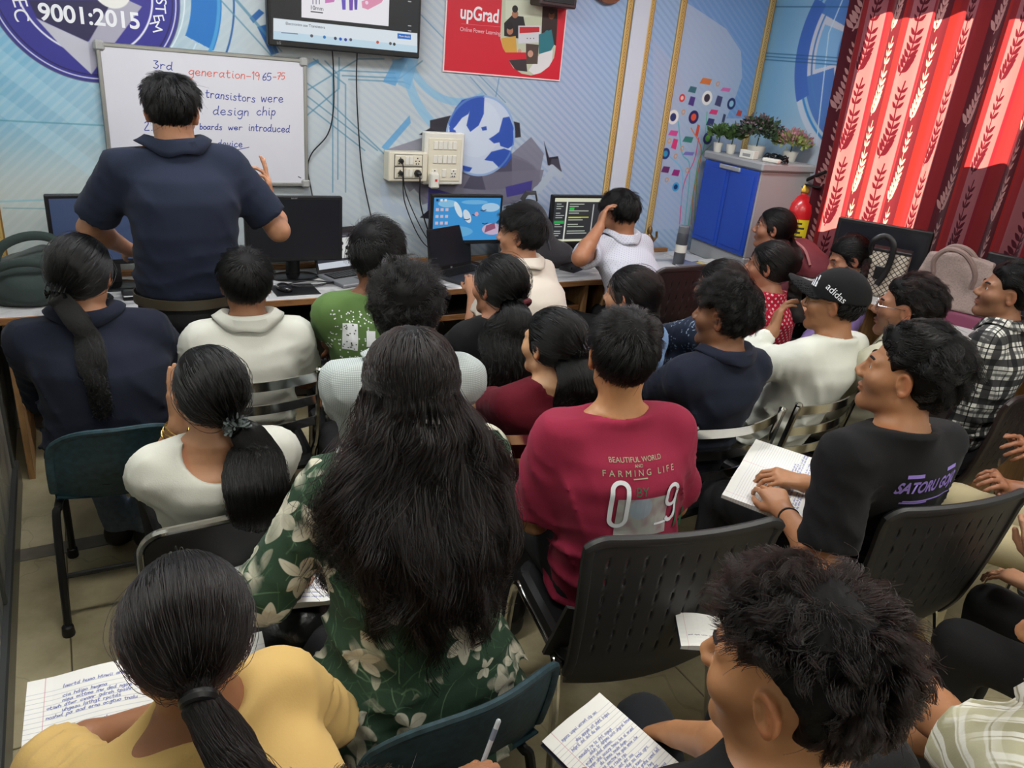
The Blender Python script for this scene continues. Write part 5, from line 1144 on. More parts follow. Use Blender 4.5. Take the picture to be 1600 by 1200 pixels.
def head_skin(P, fem, jaw=1.0):
    r0 = A3(.074, .096, .088) * (.97 if fem else 1)
    ax = np.abs(P[:, 0]); Q = np.c_[ax, P[:, 1:]].astype(f32)
    d = ell(P, C0, r0)
    d = smin(d, ell(P, (0, .026, -.038), (.057 if fem else .060, .066, .080)), .03)
    jz = -.070 if fem else -.066
    d = smin(d, rc(Q, (.046 * jaw, .0, jz), (.012, .070, -.104), .017, .015), .03)
    d = smin(d, ell(P, (0, .076, -.100), (.019, .016, .014)), .02)
    d = smin(d, ell(Q, (.040, .058, -.026), (.026, .026, .024)), .028)
    d = smin(d, rc(Q, (.008, .087, .020), (.042, .072, .022), .010, .009), .016)
    d = smin(d, rc(P, (0, .088, .014), (0, .110, -.024), .0065, .0105), .012)
    d = smin(d, ell(Q, (.012, .101, -.030), (.0085, .011, .0085)), .008)
    d = smax(d, -ell(Q, (.031, .104, .004), (.019, .021, .0125)), .012)
    d = smin(d, ell(Q, (.031, .0755, .003), (.0155, .0125, .0125)), .004)
    d = smax(d, -ell(Q, (.031, .090, .0028), (.0125, .010, .0042)), .002)
    d = smin(d, ell(P, (0, .088, -.0585), (.023, .0125, .0062)), .005); d = smin(d, ell(P, (0, .086, -.0690), (.019, .0125, .0068)), .005)
    d = smax(d, -ell(P, (0, .101, -.0640), (.022, .009, .0016)), .003)
    d = smax(d, -ell(P, (0, .096, -.081), (.016, .008, .004)), .008)
    # ear
    Re = rot_xyz(-.18, 0, 0) @ rot_xyz(0, 0, .42)
    E = (Q - A3(.0755, -.006, -.004)) @ Re
    e = ell(E, (0, 0, 0), (.0075, .019, .031)); rimv = np.hypot(E[:, 1] / .0155, E[:, 2] / .0265)
    ring = np.hypot((rimv - 1) * .018, E[:, 0] - .006) - .0042
    e = smin(e, ring, .004); e = smax(e, -ell(E, (.0085, .003, .001), (.006, .0105, .019)), .004); e = smin(e, ell(E, (.002, .004, -.026), (.006, .0085, .0095)), .006); e = smin(e, ell(E, (.006, .0125, -.003), (.004, .004, .007)), .004)
    e = smin(e, rc(E, (.006, -.002, .016), (.006, -.006, -.010), .0028, .0026), .004)
    return smin(d, e, .006)
FING = ((.030, .088, (.040, .024, .019), .0086), (.0095, .092, (.044, .028, .020), .0088), (-.0105, .088, (.041, .026, .019), .0083), (-.029, .080, (.032, .020, .017), .0074))
def hand_sdf(P, W, D, N, s, curl=.35, spread=.10, sc=1.0, thumb=.5):
    """s = +1 right hand, -1 left; D points along the fingers, N out of the palm"""
    D = np.array(D, float); D /= np.linalg.norm(D); N = np.array(N, float); N -= D * (N @ D); N /= np.linalg.norm(N)
    L = np.cross(N, D) * s      # towards the thumb
    B = np.stack([L, D, N], 1).astype(f32); Q = ((P - np.asarray(W, f32)) @ B) / sc
    cu = curl if hasattr(curl, '__len__') else [curl] * 4
    d = None
    for i, (x, y, seg, r) in enumerate(FING):
        m_ = rc(Q, (x * .45, .004, 0), (x, y * .96, 0), .0165, .0125); d = m_ if d is None else smin(d, m_, .014)
    for i, (x, y, seg, r) in enumerate(FING):
        p = np.array((x, y, .0)); a = 0; sp = spread * (x / .03)
        prev = None; rr = r
        for j, l in enumerate(seg):
            a += cu[i] * (0.9, 1.15, .8)[j]; q = p + l * np.array((math.sin(sp) * math.cos(a), math.cos(sp) * math.cos(a), math.sin(a)))
            f = rc(Q, p, q, rr, rr * .91); prev = f if prev is None else smin(prev, f, .003); p = q; rr *= .91
        d = smin(d, prev, .006)
    t0 = np.array((.016, .018, .006)); t1 = np.array((.040, .046, .012 + .016 * thumb)); t2 = t1 + .034 * np.array((.50 - .4 * thumb, .80, .28 * thumb)); t3 = t2 + .026 * np.array((.15 - .3 * thumb, .9, .3 * thumb))
    th = smin(smin(rc(Q, t0, t1, .0155, .0115), rc(Q, t1, t2, .0108, .0095), .006), rc(Q, t2, t3, .0093, .0078), .004)
    return smin(d, th, .012) * sc
def ik(S, T, l1, l2, pole):
    S = np.array(S, float); T = np.array(T, float); v = T - S; dd = np.linalg.norm(v)
    if dd > (l1 + l2) * .999: T = S + v / dd * (l1 + l2) * .999; v = T - S; dd = np.linalg.norm(v)
    a = (l1 * l1 - l2 * l2 + dd * dd) / (2 * dd); h = math.sqrt(max(0, l1 * l1 - a * a)); u = v / dd
    p = np.array(pole, float); p -= u * (p @ u); p /= np.linalg.norm(p) + 1e-9
    return S + u * a + p * h, T
TT = np.array([-.25, -.12, 0, .15, .35, .55, .72, .85, .94, 1.02])
TAB = {False: (np.array([.10, .165, .172, .168, .160, .166, .178, .160, .10, .055]), np.array([.08, .122, .128, .120, .115, .120, .122, .105, .078, .055])),
       True: (np.array([.10, .172, .180, .166, .145, .150, .156, .138, .085, .046]), np.array([.08, .122, .128, .116, .106, .114, .122, .102, .068, .048]))}
def strands(name, pts, m, parent, r0=.0006, tip=.35):
    n, K, _ = pts.shape
    hc = bpy.data.hair_curves.new(name); hc.add_curves([K] * n); hc.attributes['position'].data.foreach_set('vector', np.ascontiguousarray(pts, f32).ravel())
    ra = hc.attributes.get('radius') or hc.attributes.new('radius', 'FLOAT', 'POINT')
    ra.data.foreach_set('value', np.tile(np.linspace(1, tip, K) * r0, n).astype(f32))
    o = bpy.data.objects.new(name, hc); COL.objects.link(o); hc.materials.append(m); o.parent = parent; o['kind'] = 'stuff'
    return o
class Person: pass
def nrm(v): return v / (np.linalg.norm(v, axis=-1, keepdims=True) + 1e-9)
def person(label, head, seat, yaw=0, hyaw=None, pitch=8, roll=0, fem=False, skin=(168, 118, 84), s=1.0, bw=1.0, bd=1.0, seat_h=.46, top=None, hair=None, arms=None, legs=None, trousers=None, group=None, res=1.0, stand=False, stubble=0, bow=.03, face=True, sw=None, shoes=True, glasses=None, lips=(150, 84, 78), name='person', nk=None):
    p = Person(); p.fem = fem; yr = math.radians(yaw); cy_, sy_ = math.cos(yr), math.sin(yr)
    HW = at_z(*head); dep = float((HW - CAM) @ (RM @ np.array((0, 0, 1.)))); inv = not (-60 < head[0] < 1660 and head[1] < 1260); res = res * (1.9 if inv else min(1.4, max(1.0, dep / 2.1)))
    hw = yaw if hyaw is None else hyaw
    Ry = np.array([[cy_, sy_, 0], [-sy_, cy_, 0], [0, 0, 1]])      # world -> local
    t = p.root = thing(name, label, 'person', (seat[0], seat[1], 0), yr, group)
    Hc = Ry @ (HW - np.array((seat[0], seat[1], 0)))
    Rh = rot_xyz(0, 0, math.radians(hw - yaw)) @ rot_xyz(-math.radians(pitch), 0, 0) @ rot_xyz(0, math.radians(roll), 0); Rh = Rh.astype(float)
    HO = Hc - Rh @ np.array((0, -.012, .02)) * s
    Nk = HO + np.array((0, -.030, -(nk or (.150 if not fem else .145)))) * s
    Pv = np.array((0, 0, seat_h + .09)) if not stand else np.array((0, 0, .95 * s))
    p.HO, p.Rh, p.N, p.Pv, p.s = HO, Rh, Nk, Pv, s
    sw = sw or (.168 if not fem else .146) * bw
    # the shoulder line may be turned less than the head
    Sh = {k: Nk + np.array((k * sw, .008, -.052)) for k in (-1, 1)}; p.Sh = Sh
    ta, tb = TAB[fem]; ta = ta * bw; tb = tb * bd
    def torso(P, off):
        tt = (P[:, 2] - Pv[2]) / (Nk[2] - Pv[2]); tc = np.clip(tt, -.25, 1.1)
        cx = Pv[0] + (Nk[0] - Pv[0]) * tc; cy = Pv[1] + (Nk[1] - Pv[1]) * (tc if stand else tc ** 1.15 * np.sign(tc) if False else np.where(tc > 0, np.abs(tc) ** 1.1, tc)) - bow * 4 * np.clip(tc, 0, 1) * (1 - np.clip(tc, 0, 1))
        a = np.interp(tt, TT, ta) + off; b = np.interp(tt, TT, tb) + off
        x = P[:, 0] - cx; y = P[:, 1] - cy
        d = (np.sqrt((x / a) ** 2 + (y / b) ** 2) - 1) * np.minimum(a, b)
        H = Nk[2] - Pv[2]
        return np.maximum(d, np.maximum((tt - 1.03) * H - off, (-.26 - tt) * H - off)).astype(f32)
    def traps(P, off):
        d = None
        for k in (-1, 1):
            e = rc(P, Nk + (0, -.006, .018), Sh[k] + (-k * .02, -.004, .012), .048 + off, (.046 if not fem else .040) + off); d = e if d is None else smin(d, e, .02)
        return d
    p.torso, p.traps = torso, traps
    # arms
    arms = arms or {}; A = {}
    l1, l2 = (.285 * s, .250 * s) if not fem else (.262 * s, .230 * s)
    for k in (-1, 1):
        a = dict(arms.get(k, {})); tgt = a.get('to', (k * .09, .33, seat_h + .20)); tgt = Sh[k] + np.array(a['rel']) if a.get('rel') else tgt; pole = a.get('pole', (k * .5, -.35, -.8))
        if a.get('world'): tgt = Ry @ (np.array(tgt) - np.array((seat[0], seat[1], 0)))
        E, T = ik(Sh[k], tgt, l1, l2, pole); a['E'], a['T'] = E, T
        a.setdefault('D', nrm(T - E) if not a.get('Dw') else Ry @ np.array(a['Dw'])); a.setdefault('N', (0, 0, -1) if not a.get('Nw') else Ry @ np.array(a['Nw'])); A[k] = a
    p.A = A
    ra, re_, rw = (.050, .040, .027) if not fem else (.042, .034, .0235)
    ra *= (.5 + .5 * bw); re_ *= (.6 + .4 * bw)
    def arm_skin(P, k):
        a = A[k]; E, T = a['E'], a['T']; S_ = Sh[k]
        d = smin(rc(P, S_, E, ra, re_), rc(P, E, E + (T - E) * .35, re_, re_ * 1.02), .02); return smin(d, rc(P, E + (T - E) * .35, T, re_ * 1.02, rw), .02)
    V_all, Q_all, T_all = [], [], []; nv = 0
    sl = np.array(lin(skin)[:3])
    def add(V, Q, col):
        nonlocal nv
        V_all.append(V); Q_all.append(Q + nv); T_all.append(col); nv += len(V)
    hr = .0042 * res
    neck_r = (.054, .058) if not fem else (.044, .048)
    nk_a = HO + Rh @ np.array((0, -.022, -.05)) * s; nk_b = Nk + (0, -.004, -.01)
    scoop = (top or {}).get('scoop')
    def skin_head(P):
        L = ((P - HO.astype(f32)) @ Rh.astype(f32)) / s
        d = head_skin(L, fem) * s
        n_ = rc(P, nk_a, nk_b, neck_r[0] * s, neck_r[1] * s); n_ = smin(n_, rc(P, nk_b, nk_b - (0, 0, .06), .05, .06), .02)
        d = smin(d, n_, .022)
        b_ = smin(torso(P, -.004), traps(P, -.004), .05); return smin(d, b_, .03)
    zlo = Nk[2] - (.15 if scoop else .05)
    lo = np.minimum(HO - .135, Nk - (.12, .1, 0)); hi = np.maximum(HO + .14, Nk + (.12, .1, 0)); lo[2] = zlo; hi[2] = HO[2] + .15
    if scoop: lo[0] = min(lo[0], Nk[0] - .16); hi[0] = max(hi[0], Nk[0] + .16)
    V, Q = nets(skin_head, lo, hi, hr)
    L = ((V - HO) @ Rh) / s; col = np.tile(np.r_[sl, 1.0], (len(V), 1))
    if face:
        def blend(m_, c, w_): col[:, :3] = col[:, :3] * (1 - (m_ * w_)[:, None]) + np.array(lin(c)[:3]) * (m_ * w_)[:, None]
        lp = np.clip(1.5 - np.sqrt((L[:, 0] / .023) ** 2 + ((L[:, 2] + .0640) / .0125) ** 2) * 1.3, 0, 1) * (L[:, 1] > .083); blend(lp, lips, .75)
        if stubble:
            yy = np.clip((L[:, 1] + .005) / .03, 0, 1); st = np.clip((-.038 - L[:, 2] + .03 * np.clip(np.abs(L[:, 0]) / .05, 0, 1)) / .018, 0, 1) * yy * np.clip((L[:, 2] + .135) / .02, 0, 1) * (1 - lp); mo = np.clip(1.4 - np.sqrt((L[:, 0] / .027) ** 2 + ((L[:, 2] + .0475) / .008) ** 2) * 1.2, 0, 1) * (L[:, 1] > .08)
            blend(np.clip(st, 0, 1), (44, 34, 30), .55 * stubble); blend(mo, (30, 22, 20), .85 * stubble)
        ear = np.clip((np.abs(L[:, 0]) - .076) / .008, 0, 1); blend(ear, (int(skin[0] * 1.0), int(skin[1] * .82), int(skin[2] * .78)), .5)
    add(V, Q, col)
    # hidden trunk that joins the pieces inside the clothes
    zb = Pv[2] - .12
    V, Q = nets(lambda P: smin(smin(torso(P, -.012), traps(P, -.014), .05), np.minimum(rc(P, Sh[1], A[1]['E'], ra - .008, re_ - .008), rc(P, Sh[-1], A[-1]['E'], ra - .008, re_ - .008)), .03), np.minimum(np.minimum(A[1]['E'], A[-1]['E']), Pv - (.2, .16, .12)) - .08, np.maximum(np.maximum(Sh[1], np.maximum(A[1]['E'], A[-1]['E'])), Pv + (.2, .16, 0)) + (.08, .08, .02), .022)
    add(V, Q, np.tile(np.r_[sl, 1.0], (len(V), 1)))
    for k in (-1, 1):
        a = A[k]; E, T = a['E'], a['T']; long_ = (top or {}).get('sleeve', 'short') == 'long'
        st = E + (Sh[k] - E) * .70 if not long_ else E + (T - E) * .72
        hs = (1.0 if not fem else .92) * s; fine = a.get('fine', False); h = (.0040 if fine else .0085) * min(res, 1.25)
        def f(P, k=k, a=a, st=st):
            d = smin(arm_skin(P, k), hand_sdf(P, a['T'], a['D'], a['N'], k, a.get('curl', .45), a.get('spread', .1), hs, a.get('thumb', .5)), .014)
            ax_ = (a['E'] - Sh[k]) if not long_ else (a['T'] - a['E']); ax_ = ax_ / np.linalg.norm(ax_)
            near = np.linalg.norm(P - st, axis=1) < .12
            return np.where(near, np.maximum(d, -(P - st.astype(f32)) @ ax_.astype(f32)), d).astype(f32)
        tip = T + nrm(np.array(a['D'], float)) * .19 * hs
        pts = np.array([st, T, tip] + ([E] if not long_ else [])); V, Q = nets(f, pts.min(0) - .075, pts.max(0) + .075, h)
        add(V, Q, np.tile(np.r_[sl, 1.0], (len(V), 1)))
    p.body = link_mesh('body', np_mesh('body', np.concatenate(V_all), np.concatenate(Q_all), True, col=np.concatenate(T_all)), SKIN, t)
    def hw2(v): return HO + Rh @ (np.array(v, float) * s)
    M4 = Matrix.Translation(Vector(HO)) @ Matrix([list(r_) + [0] for r_ in (Rh * s)] + [[0, 0, 0, 1]]); p.M4 = M4
    if face:
        for k in (-1, 1):
            Me = M4 @ Matrix.Translation((k * .031, .0752, .0026)) @ Matrix.Rotation(-math.pi / 2, 4, 'X')
            e = MB().lathe([(.001, -.0122), (.007, -.010), (.0122, 0), (.0098, .0072), (.0062, .0105), (.0005, .0122)], M=Me, n=12).build('eye', EYEW, t)
            MB().lathe([(.0058, .0106), (.0042, .0118), (.0004, .0126)], M=Me, n=12).build('iris', IRIS, e)
            B = [hw2((k * x_, y_, z_)) for x_, y_, z_ in ((.013, .0945, .0215), (.024, .0935, .0275), (.037, .0865, .0285), (.049, .073, .0235))]
            MB().tube(smooth_pts(B, 3), [.0014] * 3 + [.0024] * 5 + [.0010] * 2, 6, flat=(1.5, .7)).build('eyebrow', BROW, t)
    # ------------ clothes
    top = dict(top or {}); tm = top['mat']; sleeve = top.get('sleeve', 'short'); th = top.get('h', .010) * (.5 + .5 * res)
    off = top.get('off', .013); hem = top.get('hem', seat_h + .005 if not stand else Pv[2] + .03); fa = top.get('fold', .005) * 1.5; seed = sum(map(ord, label)) % 977
    frac = top.get('frac', .62)
    def shirt(P):
        d = smin(torso(P, off), traps(P, off), .055)
        S2 = P * A3(.75, .75, 1.15)
        d = d + fa * (wob(S2, 26, seed, 2.2) * .6 + .55 * np.abs(wob(P * A3(1, 1, 1.5), 15, seed + 1, 1.6)) - .2)
        lm = np.clip((Nk[2] - .20 - P[:, 2]) / .2, 0, 1); lm2 = np.clip((np.abs(P[:, 0] - Nk[0]) - .07) / .08, 0, 1) * np.clip((Nk[2] - .06 - P[:, 2]) / .08, 0, 1)
        rd = 1 - np.abs(np.sin(P[:, 2] * 40 + 2.2 * wob(P, 9, seed + 5, 1.5) + 10 * np.abs(P[:, 0] - Nk[0]))); d = d - fa * 1.5 * (rd ** 2 - .3) * lm - fa * 1.1 * lm2 * ((1 - np.abs(np.sin(P[:, 0] * 46 + P[:, 2] * 26 + 2 * wob(P, 10, seed + 6, 1.5)))) ** 2 - .3)
        if top.get('flare'): d = d - top['flare'] * np.clip((Pv[2] + .16 - P[:, 2]) / .2, 0, 1)
        for k in (-1, 1):
            E, T = A[k]['E'], A[k]['T']; u = (E - Sh[k]) / np.linalg.norm(E - Sh[k])
            w1 = wob(P, 30, seed + 3 + k, 2.0) * fa * .8 - fa * .8 * ((1 - np.abs(np.sin(((P - Sh[k].astype(f32)) @ u.astype(f32)) * 42 + 3.5 * wob(P, 16, seed + 7, 1.5) + P[:, 1] * 40))) ** 2 - .3)
            if sleeve == 'long':
                g = smin(rc(P, Sh[k], E, ra + off + .006, re_ + off + .006), rc(P, E, E + (T - E) * .93, re_ + off + .006, rw + off * .8), .03) + w1
                c = E + (T - E) * .93; u2 = (T - E) / np.linalg.norm(T - E); g = np.where(np.linalg.norm(P - c, axis=1) < .10, np.maximum(g, (P - c.astype(f32)) @ u2.astype(f32)), g)
            else:
                fr = frac[k] if isinstance(frac, dict) else frac
                c = Sh[k] + (E - Sh[k]) * fr
                g = rc(P, Sh[k], c + u * .05, ra + off + .006, top.get('cuff', ra + off + .012)) + w1
                g = np.maximum(g, (P - c.astype(f32)) @ u.astype(f32)); c2 = c - u * .02
                g = np.where((P - c2.astype(f32)) @ u.astype(f32) > 0, np.maximum(g, -(arm_skin(P, k) - .004)), g)
            d = smin(d, g, .045)
        nr = neck_r[1] * s + .007
        up = nrm(nk_a - nk_b); nb = Nk + (0, -.004, .006 + top.get('neck', 0))
        d = smax(d, -np.maximum(rc(P, nb - up * .2, nb + up * .4, nr, nr), -(P - nb.astype(f32)) @ up.astype(f32)), .006)
        d = smax(d, (P - (nb + up * .024).astype(f32)) @ up.astype(f32), .006)
        if scoop: d = smax(d, -ell(P, Nk + np.array(scoop[0]), scoop[1]), .004)
        return smax(d, hem - P[:, 2], .006)
    cs = [Sh[1], Sh[-1], Pv + (.26, .24, 0), Pv - (.26, .24, 0)] + [A[k]['E'] for k in (-1, 1)] + ([A[k]['T'] for k in (-1, 1)] if sleeve == 'long' else [])
    cs = np.array(cs); lo = cs.min(0) - .10; hi = cs.max(0) + .10; lo[2] = min(hem, cs[4:, 2].min()) - .09; hi[2] = Nk[2] + .10
    def shirt2(P): return shirt(P)
    V, Q = nets(shirt2, lo, hi, th); V = relax(V, Q, 1, .35)
    p.top = link_mesh(top.get('name', 'shirt'), np_mesh(top.get('name', 'shirt'), V, Q), tm, t)
    # collar
    up = nrm(nk_a - nk_b); ct = top.get('collar')
    if ct:
        nb = Nk + (0, -.004, .016 + top.get('neck', 0)); X_ = np.array((1., 0, 0)); X_ -= up * (X_ @ up); X_ /= np.linalg.norm(X_); Y_ = np.cross(up, X_)
        R_ = neck_r[1] * s
        def ringp(ph, r, z): return nb + (X_ * math.cos(ph) + Y_ * math.sin(ph) * 1.02) * r + up * (z - .012 * (1 + math.sin(ph)) * .5)
        cmt = top.get('cmat', tm)
        if ct == 'crew':
            MB().tube([ringp(a, R_ + .009, .002) for a in np.linspace(0, 2 * math.pi, 36, endpoint=False)], .0062, 8, closed=True, flat=(.75, 1.4)).build('neck_rib', cmt, t)
        else:
            ch = top.get('ch', .036); prof = [(R_ + .005, -.004), (R_ + .006, ch + .004), (R_ + .012, ch + .010), (R_ + .026, ch * .62), (R_ + .042, -.012)]
            def fc(u, v):
                ph = math.pi / 2 + .22 + u * (2 * math.pi - .44); i = v * 4; j = min(3, int(i)); w_ = i - j; r_ = prof[j][0] * (1 - w_) + prof[j + 1][0] * w_; z_ = prof[j][1] * (1 - w_) + prof[j + 1][1] * w_
                fl = 1 + .5 * max(0, abs(u - .5) * 2 - .75) * (v > .6); return ringp(ph, r_ * fl, z_ + (.004 * math.sin(ph * 5 + seed) if v > .8 else 0))
            mb = MB().grid(fc, 44, 8); cv = np.array(mb.v, f32); ctr = nb.astype(f32)
            for it in range(5):
                dd = smin(torso(cv, off), traps(cv, off), .055); o_ = cv - ctr; o_ = nrm(o_ - up * (o_ @ up)[:, None]) * .5 + up * .85; cv = cv + (o_ * np.clip(.008 - dd, 0, .03)[:, None] * (np.arange(len(cv)) // 45 > 4)[:, None]).astype(f32)
            mb.v = [tuple(map(float, c)) for c in cv]; o = mb.build('collar', cmt, t); sm_ = o.modifiers.new('cloth', 'SOLIDIFY'); sm_.thickness = .003
    # trousers and shoes
    legs = legs or {}; K = {}
    for k in (-1, 1):
        hip = Pv + np.array((k * .085, .0, -.02))
        if stand: kn = np.array((k * .10, .03, .50 * s)); an = np.array((k * .11, -.01, .085))
        else:
            g = legs.get(k, {}); kn = np.array(g.get('knee', (k * .13, .42, seat_h + .055))); an = np.array(g.get('ankle', (k * .13, .40, .085)))
        K[k] = (hip, kn, an)
    p.K = K
    trm = trousers or BLKT
    def pants(P):
        d = np.maximum(torso(P, .009), P[:, 2] - (Pv[2] + (.06 if not stand else .04)))
        for k in (-1, 1):
            hip, kn, an = K[k]; g = smin(rc(P, hip, kn, .088 * (.5 + .5 * bw), .066), rc(P, kn, an + (0, 0, .02), .066, .055), .03); d = smin(d, g + .004 * wob(P, 24, seed + 9, 2), .03)
        return d
    al = np.array([x for k in (-1, 1) for x in K[k]] + [Pv + (.2, .18, .06), Pv - (.2, .18, .1)]); V, Q = nets(pants, al.min(0) - .1, al.max(0) + .1, .021)
    p.pants = link_mesh('trousers', np_mesh('trousers', relax(V, Q, 1, .4), Q), trm, t)
    if shoes:
        for k in (-1, 1):
            an = K[k][2]; fw = np.array(legs.get(k, {}).get('toe', (0, 1, 0)), float); fw /= np.linalg.norm(fw)
            an = np.array((an[0], an[1], .055 if an[2] < .12 else an[2] - .04))
            def sf(P, an=an, fw=fw):
                q = smin(rc(P, an, an + fw * .15 - (0, 0, .02), .046, .036), rc(P, an + (0, 0, .03), an, .045, .048), .03); return smax(q, (an[2] - .043) - P[:, 2], .008)
            pts = np.array([an, an + fw * .2]); blob('shoe', sf, pts.min(0) - .075, pts.max(0) + .085, .016, SHOE, t)
    if stand:
        bz = Pv[2] + .035; Bp = MB()
        def bel(u, v): a = 2 * math.pi * u; return (Pv[0] + (ta[2] + .018) * math.cos(a), Pv[1] + (tb[2] + .018) * math.sin(a), bz - .036 + .036 * v)
        Bp.grid(bel, 36, 1, thick=lambda u, v: (.004 * math.cos(6.2832 * u), .004 * math.sin(6.2832 * u), 0)).build('belt', mat('belt_brown', (70, 62, 48), .5), t)
    if glasses:
        gm_ = glasses
        for k in (-1, 1):
            MB().tube([hw2((k * .034 + .023 * math.cos(a) , .103 - .006 * abs(math.cos(a)) * (1 if math.cos(a) * k > 0 else 0), .001 + .019 * math.sin(a))) for a in np.linspace(0, 2 * math.pi, 20, endpoint=False)], .0012, 5, closed=True).build('glasses_rim', gm_, t)
            MB().tube([hw2((k * .057, .098, .006)), hw2((k * .074, .06, .010)), hw2((k * .080, .0, .012)), hw2((k * .081, -.02, -.002))], .0014, 5).build('glasses_temple', gm_, t)
        MB().tube([hw2((-.011, .104, .004)), hw2((0, .108, .007)), hw2((.011, .104, .004))], .0012, 5).build('glasses_bridge', gm_, t)
    # ------------ hair
    if hair: make_hair(p, hair, label, res)
    return p
def clumped(out, q, per, w, rg, curl=0, cf=8, flyf=.03):
    n, K, _ = out.shape; G = max(8, n // per); g = rg.choice(n, G, replace=False); near = np.empty(n, int)
    for a in range(0, n, 1500): near[a:a + 1500] = g[np.argmax(q[a:a + 1500] @ q[g].T, 1)]
    f = np.linspace(0, 1, K)[None, :, None]; tgt = out[near] + (out[:, :1] - out[near][:, :1]) * (1 - .8 * f)
    if curl:
        ph = rg.uniform(0, 6.28, n)[near][:, None]; d = rg.normal(size=(n, 3))[near]; d /= np.linalg.norm(d, axis=1, keepdims=True); e = np.cross(d, rg.normal(size=(n, 3))[near]); e /= np.linalg.norm(e, axis=1, keepdims=True); ff = f[:, :, 0]
        tgt = tgt + ((np.sin(ph + ff * cf) - np.sin(ph))[..., None] * d[:, None] + (np.cos(ph + ff * cf) - np.cos(ph))[..., None] * e[:, None]) * .0065 * curl * f
    ww = w * f ** .7 * rg.uniform(.6, 1.1, n)[:, None, None]; o = out * (1 - ww) + tgt * ww
    fly = rg.random(n) < flyf; o[fly] += rg.normal(0, .012, (fly.sum(), 1, 3)) * f ** 1.5
    return o
